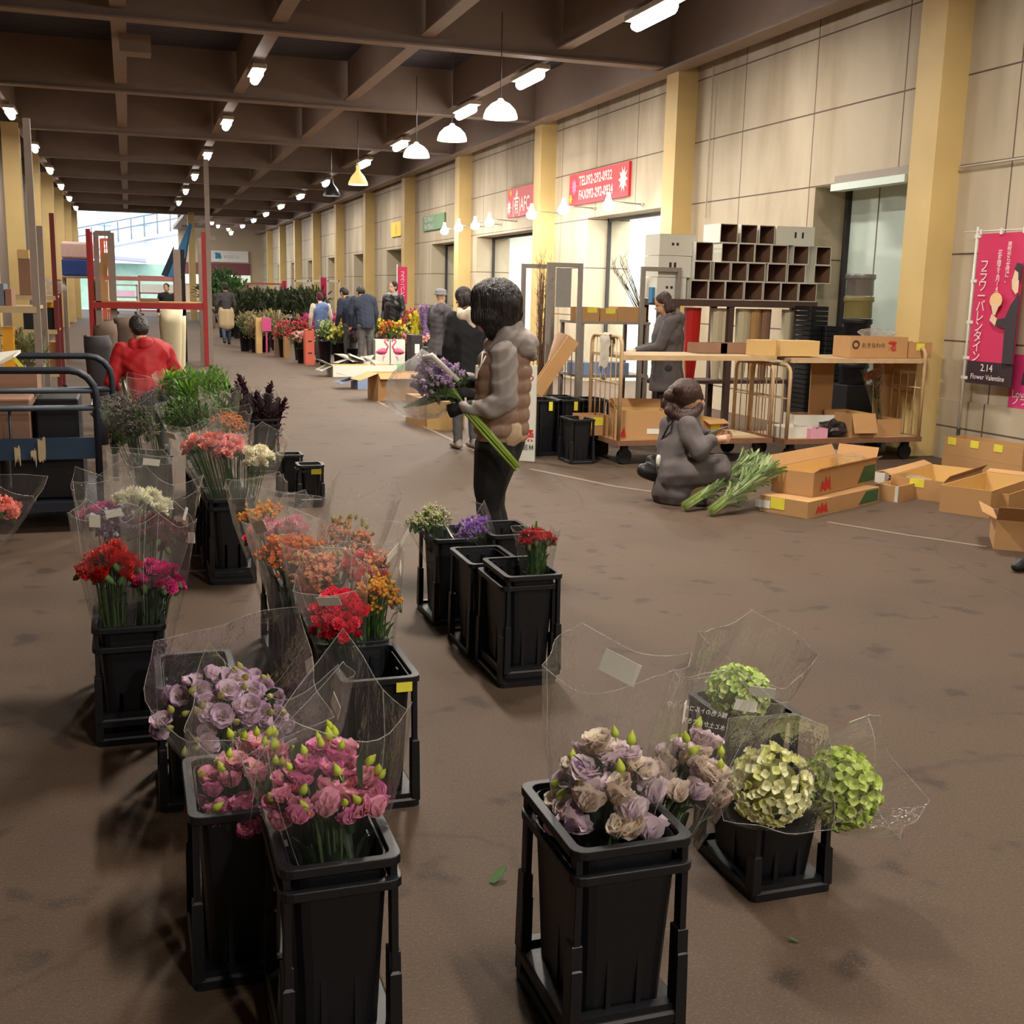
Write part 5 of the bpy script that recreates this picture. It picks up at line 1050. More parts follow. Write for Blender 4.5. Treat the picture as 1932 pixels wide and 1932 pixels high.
# bare branches in tall bundle, left of the plate; fan of dry palm stems on the shelf
def branches(name, label, base, h, spread, n, m, seed, lean=(0, 0)):
    q = random.Random(seed); t = thing(name, label, 'branches', base); mb = MB(); b0 = Vector(base)
    for k in range(n):
        a = q.uniform(0, 6.28); r = spread * math.sqrt(q.random()); tip = b0 + Vector((r * math.cos(a) + lean[0], r * math.sin(a) * .6 + lean[1], h * q.uniform(.8, 1.05))); mid = b0.lerp(tip, .5) + Vector((q.uniform(-.02, .02), q.uniform(-.02, .02), .04)); mb.tube([b0 + Vector((q.uniform(-.05, .05), q.uniform(-.05, .05), 0)), mid, tip], [.006, .005, .002], 5)
        for j in range(5):
            s = mid.lerp(tip, q.random()); mb.tube([s, s + Vector((q.uniform(-.08, .08), q.uniform(-.05, .05), q.uniform(.05, .14)))], [.003, .0015], 4)
    part('twigs', mb, m, t, True); return t
p = AY(1022, 640, 12.7); branches('branch_bundle', 'tall bundle of bare brown twigs beside the grey trolley', (p.x, 12.7, .0), 2.0, .1, 34, mat('brown_twig', (.45, .33, .24), .8), 5)
p = AY(1200, 600, 12.75); branches('palm_stems', 'fan of dry grey palm stems rising from the shelf', (p.x + .12, 12.75, sa.z), .75, .12, 10, mat('grey_twig', (.45, .44, .36), .8), 6, (-.42, 0)); branches('palm_stems', 'upright dark twigs behind the trolley by the coat', (b2.x - .05, 12.8, sa.z - .2), .85, .14, 12, MATS['grey_twig'], 7)
# paper wrapped bundles and leaning cardboard strips at the left end
M_kraft = mat('kraft_wrap', (.60, .46, .34), .7, .2, 8)
for i in range(6):
    y = 11.45 + .12 * i; xb = 4.12; mb = MB(); mb.tube([(xb - .16 + .04 * i, y, .035), (xb - .02 + .04 * i, y, .42), (xb + .13 + .05 * i, y + .05, .80), (xb + .27 + .05 * i, y + .1, 1.15)], [.03, .045, .065, .085], 8)
    t = single('wrapped_bundle', mb, M_kraft, 'slanting paper and film wrapped bundle, %s of the row beside the white board' % ordw[i].replace('nearest', 'first'), 'bundle', 'slanting wrapped bundles', True)
mb = MB(); a = AY(1012, 742, 10.9); b_ = AY(1083, 640, 10.9); d = Vector((b_.x - a.x, 0, b_.z - a.z)); n = Vector((-d.z, 0, d.x)).normalized() * .07
mb.slab([a + n, a - n, b_ - n, b_ + n], (0, .02, 0)); single('cardboard_strip', mb, M_card, 'long cardboard strip leaning in front of the wrapped bundles', 'cardboard')
mb = MB(); a = AY(1000, 748, 11.0); b_ = AY(1046, 680, 11.0); mb.slab([a + n * .7, a - n * .7, b_ - n * .7, b_ + n * .7], (0, .02, 0)); single('cardboard_strip', mb, M_card, 'shorter cardboard strip leaning behind the long one', 'cardboard')
# white board with red writing behind the woman
a = G(966, 868); b_ = G(1008, 871); mb = MB(); zt = AY(1010, 690, b_.y).z; mb.slab([a, b_, b_ + Vector((0, 0, zt)), a + Vector((0, 0, zt))], (b_ - a).cross(Vector((0, 0, 1))).normalized() * -.025)
t = single('white_board', mb, M_wbox, 'white standing board with red writing behind the woman in the vest', 'board')
xd = (b_ - a).normalized(); p = AY(995, 822, a.lerp(b_, .7).y); text('森', t, M_redp, a.lerp(b_, .68) + Vector((0, 0, p.z)), xd, (0, 0, 1), .13, 'CENTER', bold=.004, lift=.006); p = AY(996, 710, a.y); text('ろ', t, M_redp, a.lerp(b_, .72) + Vector((0, 0, p.z)), xd, (0, 0, 1), .11, 'CENTER', lift=.006); p = AY(996, 842, a.y); text('芸林', t, M_blkp, a.lerp(b_, .72) + Vector((0, 0, p.z)), xd, (0, 0, 1), .06, 'CENTER', lift=.006)
# black buckets beside the board
g0 = G(1014, 862); GK = 'black buckets by the white board'
for i in range(3): bucket(g0.x + .27 * i, g0.y + .05, 'tall black bucket by the white board, %s from the board' % ('first', 'second', 'third')[i], H=.56, D=.4, group=GK, sticker=[(.02, -.2015, .5, .04, .09, 'y')] if i < 2 else None)
g1 = G(1075, 876); bucket(g1.x, g1.y - .02, 'nearest black bucket, alone in front of the tall ones by the cart', H=.43, group=GK)
for i in range(2): bucket(g0.x + .1 + .28 * i, g0.y + .5, 'tall black bucket in the second row behind the board, %s one' % ('left', 'right')[i], H=.54, D=.4, group=GK)
# ------------------------------------------------------------------ wall of white cartons, open brown sides out
YC = 12.35
rows_ = [(418, 455, [(1361, 1395), (1400, 1432), (1435, 1465)]), (455, 491, [(1313, 1347), (1362, 1394), (1394, 1425), (1425, 1456), (1457, 1488), (1498, 1528), (1541, 1570)]), (491, 529, [(1310, 1342), (1347, 1379), (1380, 1411), (1412, 1445), (1449, 1485), (1487, 1521), (1537, 1569)]), (529, 566, [(1303, 1337), (1337, 1369), (1369, 1404), (1405, 1440), (1441, 1474), (1474, 1507), (1508, 1542)])]
rown = ['top', 'second', 'third', 'bottom']; coln = ['first', 'second', 'third', 'fourth', 'fifth', 'sixth', 'seventh']
zb0 = AY(1420, 567, YC).z
for ri, (ya, yb, cols) in enumerate(rows_):
    zlo = zb0 + .222 * (3 - ri); h = .22
    for ci, (xa, xb) in enumerate(cols):
        A = AY(xa, (ya + yb) / 2, YC); B = AY(xb, (ya + yb) / 2, YC)
        t = carton('white carton with open brown side, %s from left in the carton wall\'s %s row' % (coln[ci], rown[ri]), ((A.x + B.x) / 2, YC + .22 + (.0 if ri else .02), zlo), B.x - A.x - .006, .42, h, 0, M_wbox, M_cardd, opened='front', group='open white cartons of the carton wall')
        if (ri, ci) in ((0, 1), (1, 0), (1, 6), (2, 6)):
            for s in (-.03, .03): mb = MB(); mb.box((s, .19, h * .5), (.018, .006, .07)); lpart('hand_hole', mb, M_wbox, t)
A = AY(1466, 440, YC); B = AY(1538, 440, YC); t = carton('closed white carton with two hand holes at the end of the top row', ((A.x + B.x) / 2, YC + .22, zb0 + .666), B.x - A.x, .42, .22, 0, M_wbox, opened='none')
for s in (.0, .1): mb = MB(); mb.box((s, -.211, .12), (.025, .004, .07)); lpart('hand_hole', mb, M_blkp, t)
for i, (xa, xb, ya, yb, d) in enumerate(((1252, 1318, 440, 476, 'topmost'), (1250, 1310, 476, 514, 'middle'), (1247, 1300, 514, 560, 'lowest'))):
    A = AY(xa, ya, YC + .05); B = AY(xb, yb, YC + .05); t = carton(d + ' closed white carton of the stack left of the carton wall', ((A.x + B.x) / 2 - .02, YC + .3, zb0 + .25 * (2 - i)), B.x - A.x, .4, .245, 0, M_wbox, opened='none', group='closed white cartons left of the wall')
    for s in (-.06, .0): mb = MB(); mb.box((s, -.2015, .13), (.03, .003, .03 if i != 1 else .08)); lpart('hand_hole', mb, M_blkp, t)
# rack under the cartons, with hanging bundles
M_rackw = mat('dark_rack_wood', (.32, .23, .20), .7, .15, 5)
x0, x1 = AY(1250, 570, YC).x - .05, AY(1548, 570, YC).x; x1 = min(x1, 8.02)
t = thing('wooden_rack', 'dark wooden rack carrying the wall of white cartons', 'rack', ((x0 + x1) / 2, YC + .3, 0))
mb = MB(); mb.bb(x0, x1, YC - .02, YC + .5, zb0 - .08, zb0 - .002); part('top_board', mb, M_rackw, t)
for X in (x0 + .04, (x0 + x1) / 2 - .1, x1 - .04):
    for Y in (YC + .03, YC + .46): mb = MB(); mb.bb(X - .035, X + .035, Y - .035, Y + .035, 0, zb0 - .08); part('leg', mb, M_rackw, t)
mb = MB(); mb.bb(x0, x1, YC + .02, YC + .5, .58, .62); part('shelf_board', mb, M_rackw, t)
M_paper = mat('pale_wrap_paper', (.80, .75, .62), .6, .1, 8); M_redw = mat('red_wrap', (.74, .10, .10), .35, .2, 9)
for i, (px, w, m, d) in enumerate(((1308, .20, M_redw, 'glossy red'), (1356, .16, M_paper, 'first pale'), (1372, .15, M_paper, 'second pale'), (1404, .18, M_paper, 'third pale'), (1426, .14, M_card, 'brown'), (1446, .13, M_cardd, 'dark'), (1490, .16, M_paper, 'last pale'))):
    X = AY(px, 600, YC + .1).x; mb = MB(); zt = zb0 - .10; mb.loft([[Vector((X + i_ * w / 2 * k, YC + .12 + j_ * .06 * k, z)) for i_, j_ in ((-1, -.6), (-.3, -1), (.4, -.8), (1, -.3), (.8, 1), (-.8, 1))] for z, k in ((.63, .55), (.8, .7), (1.05, .95), (zt, 1.05))])
    single('wrapped_bundle', mb, m, d + ' paper wrapped bundle standing in the dark rack', 'bundle', 'bundles in the dark rack')
# stacks of black trays and round cans
for s, (px, n, Y) in enumerate(((1530, 26, 12.1), (1562, 22, 12.0))):
    X = min(AY(px, 600, Y).x + .05, 7.85) if s == 0 else 7.86; X = AY(px, 600, Y).x
    for k in range(n):
        mb = MB(); z = .03 + .058 * k; o = [rrect(.26, .36, .02, z), rrect(.26, .36, .02, z + .05), rrect(.24, .34, .02, z + .05), rrect(.24, .34, .02, z + .01)]
        mb.loft(o); single('tray', mb, M_blk, 'thin black tray in the %s tall stack between rack and column' % ('left', 'right')[s], 'tray', 'thin black trays, %s stack' % ('left', 'right')[s], org=(0, 0, 0)).location.xy = (X, Y)
M_can = mat('grey_can', (.52, .50, .50), .35, .1, 10, metal=.5); M_can2 = mat('olive_can', (.50, .46, .28), .45, .15, 10)
Xc = AY(1618, 600, 11.3).x; ztop = AY(1618, 517, 11.3).z
for k in range(5):
    z = ztop - .24 - .25 * k + .0; mb = MB(); mb.lathe([(.15, 0), (.155, .01), (.15, .17), (.168, .19), (.172, .2), (.165, .22), (.172, .235), (.15, .24), (.14, .2), (.14, .02)], (0, 0, 0), 22); mb.lathe([(.001, .012), (.15, .012)], n=22)
    if z < 0: continue
    o = single('round_can', mb, M_can if k < 1 else (M_can2 if k % 2 else M_blk), 'round can, %s from the top of the stack by the yellow column' % ordw[k].replace('nearest', 'first'), 'can', 'stacked round cans', True, org=(0, 0, 0)); o.location = (Xc, 11.3, z)
mb = MB(); mb.bb(Xc - .2, Xc + .2, 11.1, 11.5, .0, max(.02, ztop - .24 - 1.0 - .002)); single('can_crate', mb, M_blk, 'black crate under the stack of round cans', 'crate', bev=.01)
# ------------------------------------------------------------------ banner and poster by the wall
XB = 7.93; pt = AX(1848, 428, XB); pb = AX(1806, 815, XB); YB = (pt.y + pb.y) / 2; M_pole = mat('white_pole', (.82, .80, .76), .4); M_pink = mat('pink_banner_cloth', (.76, .16, .34), .8, .05, 6); M_bdark = mat('banner_dark_band', (.17, .10, .12), .8)
t = thing('banner_stand', 'tall pink banner with white writing on a white pole', 'banner', (XB, YB, 0))
mb = MB(); mb.tube([(XB, YB, .22), (XB, YB, pt.z)], .013, 8); part('pole', mb, M_pole, t, True); mb = MB(); mb.tube([(XB, YB, .0), (XB, YB, .36)], .017, 8); part('pole_sleeve', mb, M_wheel, t, True); mb = MB(); mb.tube([(XB, YB + .2, pt.z - .04), (XB, YB - .75, pt.z - .05)], .007, 6); part('cross_rod', mb, M_pole, t, True)
zt = pt.z - .07; zb = AX(1826, 722, XB).z; bw = .64; ya = YB - .035; N_ = 10
def cloth(z0, z1, y0, y1, off=0.): 
    mb = MB(); f = []; 
    for k in range(N_ + 1):
        y = y0 + (y1 - y0) * k / N_; x = XB + .012 * math.sin((y - YB) * 11) + off; f.append((Vector((x, y, z0)), Vector((x, y, z1))))
    mb.add([p for a in f for p in a] + [p + Vector((.003, 0, 0)) for a in f for p in a], [(2 * k, 2 * k + 1, 2 * k + 3, 2 * k + 2) for k in range(N_)] + [(2 * N_ + 2 + 2 * k, 2 * N_ + 4 + 2 * k, 2 * N_ + 5 + 2 * k, 2 * N_ + 3 + 2 * k) for k in range(N_)]); return mb
zband = zb + .22; part('cloth', cloth(zband, zt, ya, ya - bw), M_pink, t, True); part('cloth_band', cloth(zb, zband, ya, ya - bw), M_bdark, t, True)
for z in (zt - .02, zt - .45, zt - .85, zt - 1.2, zb + .05): mb = MB(); mb.box((XB - .006, YB - .02, z), (.012, .09, .03)); part('tie', mb, M_pole, t)
for y in (ya - .02, ya - .3, ya - .6): mb = MB(); mb.box((XB - .006, y, zt + .015), (.012, .03, .06)); part('tie', mb, M_pole, t)
M_wp = mat('white_print', (.90, .84, .84), .7); XT = XB - .022; H_ = zt - zb
def btxt(s, y, z, size, **k): return text(s, t, k.pop('m', M_wp), (XT, y, z), (0, -1, 0), (0, 0, 1), size, lift=0, **k)
btxt('フラワーバレンタイン', ya - .13, zt - .17 * H_, .125, vertical=True).data; btxt('花を贈る2月14日', ya - .33, zt - .11 * H_, .062, vertical=True); btxt('男性から女性に、', ya - .45, zt - .06 * H_, .06, vertical=True)
btxt('2.14', ya - .30, zband - .06, .10, align='CENTER'); btxt('Flower Valentine', ya - .32, zband - .15, .072, align='CENTER', squash=.95)
def flat(name, pts, m, off=0.): mb = MB(); mb.slab([(XT + off, y, z) for y, z in pts], (-.002, 0, 0)); part(name, mb, m, t)
zc = zt - .48 * H_; M_suit = mat('suit_print', (.20, .17, .20), .8); M_sk2 = mat('pale_print', (.86, .74, .62), .7)
yr = ya - bw
flat('printed_suit', [(yr + .02, zc + .12), (yr + .10, zc + .02), (yr + .16, zc - .10), (yr + .27, zc - .12), (yr + .27, zc - .18), (yr + .15, zc - .20), (yr + .14, zband), (yr, zband), (yr, zc + .12)], M_suit)
flat('printed_face', [(yr + .02, zc + .36), (yr + .08, zc + .36), (yr + .105, zc + .27), (yr + .115, zc + .25), (yr + .10, zc + .17), (yr + .05, zc + .12), (yr + .02, zc + .14)], M_sk2, -.002); flat('printed_hair', [(yr, zc + .40), (yr + .07, zc + .41), (yr + .095, zc + .35), (yr + .04, zc + .32), (yr + .03, zc + .25), (yr, zc + .24)], M_suit, -.003)
flat('printed_hand', [(yr + .26, zc - .11), (yr + .34, zc - .07), (yr + .36, zc - .13), (yr + .28, zc - .18)], M_sk2, -.002)
flat('printed_bouquet', [(yr + .30 + .085 * math.cos(a), zc + .06 + .075 * math.sin(a)) for a in [k * PI / 6 for k in range(12)]], mat('printed_cream_flowers', (.88, .72, .52), .8, .3, 40), -.003); flat('printed_bouquet_wrap', [(yr + .24, zc + .03), (yr + .36, zc + .03), (yr + .32, zc - .08), (yr + .29, zc - .08)], M_sk2, -.004)
XP = XW - .01; pa = AX(1912, 668, XP); pc = AX(1900, 768, XP); t = thing('poster', 'pink poster with a dark haired face on the wall beside the banner', 'poster', (XP, pa.y, pc.z)); yb_ = pa.y - .45
mb = MB(); mb.bb(XP - .006, XP, yb_, pa.y, pc.z, pa.z); part('sheet', mb, mat('poster_pink', (.78, .20, .44), .6), t)
def pf(name, pts, m, o): mb = MB(); mb.slab([(XP - .007 - o, pa.y + y, pc.z + z) for y, z in pts], (-.001, 0, 0)); part(name, mb, m, t)
h_ = pa.z - pc.z; pf('printed_face', [(-.26 + .07 * math.cos(a), h_ * .56 + .11 * math.sin(a)) for a in [k * PI / 6 for k in range(12)]], M_sk2, .001); pf('printed_hair', [(-.34, h_ * .5), (-.34, h_ * .72), (-.26, h_ * .80), (-.17, h_ * .7), (-.15, h_ * .45), (-.19, h_ * .45), (-.19, h_ * .62), (-.30, h_ * .66), (-.31, h_ * .5)], M_suit, .002)
text('Love', t, M_wp, (XP - .008, pa.y - .04, pc.z + h_ * .26), (0, -1, 0), (0, 0, 1), .11, lift=.002); text('フラワー', t, M_wp, (XP - .008, pa.y - .04, pc.z + h_ * .14), (0, -1, 0), (0, 0, 1), .11, lift=.002)
# ------------------------------------------------------------------ shop signs on the wall
M_sred = mat('red_sign', (.80, .16, .22), .5, .05); M_swhite = mat('sign_white', (.94, .92, .9), .6); M_spink = mat('sign_pink', (.90, .50, .66), .6); M_syel = mat('sign_yellow', (.93, .76, .22), .6); M_sgreen = mat('sign_green', (.42, .56, .42), .6)
def flower_mark(t, y, z, r, m, X, n=10, off=.0):
    mb = MB(); pts = []
    for k in range(n * 2): a = PI * k / n; rr = r if k % 2 == 0 else r * .55; pts.append((X - .004 - off, y + rr * math.cos(a), z + rr * 1.15 * math.sin(a)))
    mb.slab(pts, (-.002, 0, 0)); part('flower_mark', mb, m, t)
def sign(label, y0, y1, z0, z1, m=M_sred, name='shop_sign'):
    t = thing(name, label, 'sign', (8.06, (y0 + y1) / 2, z0)); mb = MB(); mb.bb(8.05, 8.1, y1, y0, z0, z1); part('panel', mb, m, t); return t
S1 = sign('red banner sign with white telephone and fax numbers above the bright doorway', 21.05, 18.28, 3.26, 3.83)
text('TEL092-292-0932', S1, M_swhite, (8.048, 20.55, 3.67), (0, -1, 0), (0, 0, 1), .235, squash=.92, bold=.006); text('FAX092-292-0934', S1, M_swhite, (8.048, 20.55, 3.42), (0, -1, 0), (0, 0, 1), .235, squash=.92, bold=.006)
flower_mark(S1, 20.78, 3.60, .15, M_spink, 8.05); flower_mark(S1, 20.95, 3.38, .09, M_syel, 8.05, 6); flower_mark(S1, 18.5, 3.55, .2, M_swhite, 8.05)
S2 = sign('red banner sign with white letters partly hidden by a column', 24.87, 22.5, 3.24, 3.85)
text('(有)AFC', S2, M_swhite, (8.048, 24.5, 3.47), (0, -1, 0), (0, 0, 1), .42, squash=.78, bold=.008); flower_mark(S2, 24.72, 3.45, .16, M_swhite, 8.05); flower_mark(S2, 24.62, 3.76, .08, M_syel, 8.05, 6); flower_mark(S2, 24.2, 3.72, .08, M_swhite, 8.05, 6)
S3 = sign('faded green lattice sign with pale writing on the wall', 32.7, 30.3, 3.28, 3.68, M_sgreen); text('TEL 092-611', S3, M_swhite, (8.048, 32.5, 3.58), (0, -1, 0), (0, 0, 1), .2); text('FAX 092-611', S3, M_swhite, (8.048, 32.5, 3.38), (0, -1, 0), (0, 0, 1), .2)
S4 = sign('small faded yellow sign on the far wall', 36.9, 35.5, 3.28, 3.72, M_syel); flower_mark(S4, 36.2, 3.5, .15, mat('sign_orange', (.88, .62, .24), .6), 8.05, 8)
mb = MB(); mb.bb(4.94, 7.2, 74.85, 74.98, 3.12, 3.81); t = thing('shop_sign', 'white sign with a blue emblem on the far end wall', 'sign', (6, 74.9, 3.1)); part('panel', mb, M_swhite, t)
mb = MB(); 
for y_, z_, r in ((5.35, 3.5, .17), (5.25, 3.62, .09), (5.45, 3.4, .1), (5.42, 3.6, .08), (5.25, 3.38, .09)): mb.ell((y_, 74.85, z_), (r, .02, r), 10, 6)
part('emblem', mb, mat('sign_blue', (.16, .55, .72), .6), t); text('ＨＩＢＩＹＡ', t, mat('sign_grey', (.55, .54, .5), .6), (5.7, 74.84, 3.42), (1, 0, 0), (0, 0, 1), .24, squash=.65)
# ------------------------------------------------------------------ everyone else
def at(px, Y): p = AY(px, 600, Y); return Vector((p.x, Y, 0))
M_coatg = mat('grey_coat', (.33, .30, .30), .85, .15, 14); M_coatd = mat('charcoal_coat', (.24, .22, .23), .85, .15, 14); M_navy = mat('navy_cloth', (.16, .18, .25), .85, .15, 14); M_cream = mat('cream_fleece', (.82, .76, .68), .9); M_redj = mat('red_jacket', (.66, .07, .10), .7, .1, 12); M_beigec = mat('beige_cloth', (.72, .64, .50), .8); M_greyp = mat('grey_trousers', (.34, .33, .33), .8); M_purp = mat('purple_blue_cloth', (.26, .24, .50), .8); M_vestblue = mat('pale_blue_vest', (.34, .42, .60), .7); M_leath = mat('black_leather_jacket', (.10, .09, .10), .4); M_shirtg = mat('grey_shirt', (.66, .65, .65), .8); M_hatg = mat('grey_felt_hat', (.36, .36, .36), .9); M_wine2 = mat('wine_knit', (.30, .08, .14), .9); M_snk = mat('grey_sneaker', (.60, .56, .52), .7)
pb_ = G(878, 846)
person('person in black coat with cream hood, seen from behind, left of the vest woman', pb_, .15, 1.63, top_m=M_blackc, leg_m=M_greyp, shoe_m=M_snk, hood=M_cream, long_coat=.28, fem=True, bulk=1.12, hairlen=.06, bow=.35, turn=.4)
mb = MB(); pbk = pb_ + Vector((.12, -.25, 0)); 
person('person in hooded grey coat standing behind the rusty cart, seen from the side', at(1262, 11.45), 1.25, 1.62, top_m=M_coatg, leg_m=mat('dark_trousers', (.14, .13, .14), .8), hood=M_coatg, hair_m=M_hair2, long_coat=.25, fem=True, bulk=1.15, bow=.25, armL=(Vector((-.20, .12, 1.10)), Vector((-.10, .34, 1.05))), armR=(Vector((.22, .1, 1.10)), Vector((.10, .34, 1.05))), hairlen=.08)
person('man in red hooded jacket, seen from behind, crouching by the foliage bunches', at(276, 10.9) , .25, 1.7, top_m=M_redj, hood=M_redj, leg_m=mat('dark_trousers', (.14, .13, .14), .8), hipz=.52, lean=.25, legL=(Vector((-.16, .34, .5)), Vector((-.13, .02, .09))), legR=(Vector((.16, .34, .5)), Vector((.13, .02, .09))), armL=(Vector((-.30, .12, .72)), Vector((-.20, .36, .66))), armR=(Vector((.32, .12, .70)), Vector((.22, .38, .6))), bulk=1.15, bow=.3)
g = G(428, 650); person('man in dark jacket and pale apron walking away down the aisle', g, .12, 1.68, top_m=M_coatd, leg_m=M_denim, apron=M_beigec, lean=.06, legL=(Vector((-.09, .0, .47)), Vector((-.1, -.22, .13))), legR=(Vector((.09, .12, .48)), Vector((.1, .15, .09))))
mb = MB(); mb.bb(g.x - .42, g.x - .3, g.y - .1, g.y + .3, .45, .85); single('shoulder_bag', mb, mat('brown_bag', (.38, .30, .24), .7), 'brown bag hanging at the side of the walking man', 'bag', bev=.03)
person('man in navy top bending over the flower buckets, seen from behind', at(690, 23.2), .1, 1.74, top_m=M_navy, leg_m=M_greyp, lean=.30, bow=.5, bulk=1.15)
person('man in dark jacket beside the bending man, mostly hidden', at(661, 24.2), .5, 1.66, top_m=M_navy, leg_m=M_greyp, lean=.15, bow=.4, bulk=1.1)
person('man in open black jacket and grey shirt facing the bending man', at(742, 24.6), 2.25, 1.76, top_m=M_leath, leg_m=M_greyp, vest=None, bulk=1.15, scarf=M_shirtg)
person('man in grey felt hat and dark coat with pale scarf by the doorway', at(830, 19.2), -1.1, 1.60, top_m=M_coatd, leg_m=M_greyp, hat=M_hatg, scarf=mat('pale_scarf', (.66, .62, .64), .9), long_coat=.3, bulk=1.15)
person('person in pale blue vest over cream sleeves with wine knit cap, from behind', at(606, 25.5), .1, 1.50, top_m=M_cream, vest=M_vestblue, leg_m=M_greyp, hair_m=M_wine2, lean=.1, bow=.2)
person('distant person in purple blue top among dark plants', at(458, 50), .3, 1.62, top_m=M_purp, leg_m=M_greyp, bow=.3); person('distant person in dark top left of the purple blue one', at(445, 50.5), .3, 1.64, top_m=M_coatd, leg_m=M_greyp)
person('person in black top standing in the daylight opening beyond the red rack', at(316, 34), 2.9, 1.62, top_m=M_blackc, leg_m=M_blackc)
# crouching woman, traced on an upright plane at her own distance
WB2 = G(1275, 948); _f2 = Vector((WB2.x, WB2.y, 0)).normalized(); _r2 = Vector((_f2.y, -_f2.x, 0)); s2 = depth_of(Vector((WB2.x, WB2.y, .4))) / F
def V(px, py, off=0.):
    r = ray(px, py); tt = (WB2 - EYE).dot(_f2) / r.dot(_f2); return EYE + r * tt - _f2 * off
t = thing('person', 'crouching woman in long grey coat reading a sheet, curly brown hair', 'person', WB2)
R2 = lambda n: n * s2
M_coatl = mat('long_slate_coat', (.38, .35, .35), .9, .15, 12, bump=.1)
pr = [(V(1300, 752), (R2(24), R2(23), R2(30))), (V(1322, 755), V(1326, 762), R2(5), R2(5)), (V(1296, 775), V(1290, 800), R2(14), R2(18)), (V(1285, 800), V(1275, 880), R2(24), R2(28)), (V(1298, 800, .14), V(1318, 845, .2), R2(15), R2(12)), (V(1318, 845, .2), V(1345, 825, .18), R2(12), R2(9)), (V(1298, 800, -.14), V(1330, 835, -.16), R2(15), R2(11)), (V(1330, 835, -.16), V(1352, 822, -.05), R2(11), R2(9)), (V(1270, 890, .1), V(1350, 885, .12), R2(20), R2(15)), (V(1350, 885, .12), V(1300, 940, .1), R2(14), R2(9)), (V(1270, 890, -.1), V(1350, 885, -.12), R2(20), R2(15)), (V(1350, 885, -.12), V(1300, 940, -.1), R2(14), R2(9))]
hand(pr, V(1345, 825, .18), _r2 + Vector((0, 0, .1)), Vector((0, 0, 1)), 1., .7, nrm=_f2); hand(pr, V(1350, 822, -.05), _r2 + Vector((0, 0, .1)), Vector((0, 0, 1)), 1., .7, nrm=-_f2)
blob('body', pr, M_skin, t, .009, 2)
for o in (.035, -.035): mb = MB(); mb.ell(V(1321, 748, o), (.008, .008, .006), 8, 5); part('eye', mb, M_eye, t, True)
q = random.Random(8); hp = [(V(1294, 742), (R2(31), R2(30), R2(30)))]
for k in range(26): a = q.uniform(0, 6.28); e = q.uniform(-.9, .9); hp.append((V(1289 + 30 * math.cos(a), 758 + 30 * math.sin(a) * .9, e * .12), (R2(11),) * 3))
hp = [h for h in hp if True]; hp += [(V(1275, 770), V(1285, 800, .05), R2(20), R2(16)), (V(1303, 775, -.08), V(1300, 800, -.08), R2(16), R2(13))]
blob('hair', hp, M_hair2, t, .011, 1)
def drape(co, no):
    c = co + no * (.010 * math.sin(co.x * 30 + co.z * 9) * math.sin(co.z * 22 + co.y * 16)); c.z = max(c.z, .006); return c
blob('coat', [(V(1292, 792), V(1278, 850), R2(32), R2(36)), (V(1262, 800), V(1262, 850), R2(17), R2(24)), (V(1275, 850), V(1275, 930), R2(38), R2(46)), (V(1262, 930, .05), V(1252, 946, .05), R2(24), R2(14)), (V(1275, 890, .08), V(1355, 885, .1), R2(36), R2(27)), (V(1275, 890, -.08), V(1355, 885, -.1), R2(36), R2(27)), (V(1345, 890, .05), V(1315, 938, .04), R2(26), R2(16)), (V(1298, 800, .15), V(1318, 845, .22), R2(21), R2(19)), (V(1318, 845, .22), V(1340, 828, .2), R2(18), R2(14)), (V(1298, 800, -.14), V(1330, 835, -.17), R2(20), R2(17)), (V(1330, 835, -.17), V(1348, 824, -.08), R2(16), R2(13))], M_coatl, t, .013, 3, disp=drape)
blob('shoe', [(V(1300, 944, .1), V(1325, 946, .12), .045, .035)], M_shoe, t, .011, 2); blob('shoe', [(V(1300, 944, -.1), V(1325, 946, -.12), .045, .035)], M_shoe, t, .011, 2)
mb = MB(); a = V(1338, 815, .12); mb.slab([V(1336, 812, .2), V(1366, 800, .2), V(1374, 806, -.05), V(1342, 822, -.05)], (0, 0, .002)); single('paper_sheet', mb, M_tagw, 'white sheet held by the crouching woman', 'paper')
t = thing('handbag', 'black handbag with white charm behind the crouching woman', 'bag', (V(1228, 890).x, V(1228, 890).y, V(1228, 900).z)); blob('body', [(V(1216, 886, .05), V(1235, 892, .0), R2(15), R2(18)), (V(1228, 868), V(1236, 880), R2(10), R2(14))], mat('black_bag', (.10, .09, .10), .5), t, .012, 2)
mb = MB(); mb.tube([V(1238, 850, .02), V(1262, 800, .12), V(1270, 790, .1)], .008, 6); part('strap', mb, mat('black_bag', (.1, .09, .1)), t, True); mb = MB(); mb.ell(V(1243, 866, .1), (R2(5), R2(5), R2(14)), 8, 5); part('charm', mb, M_tagw, t, True)
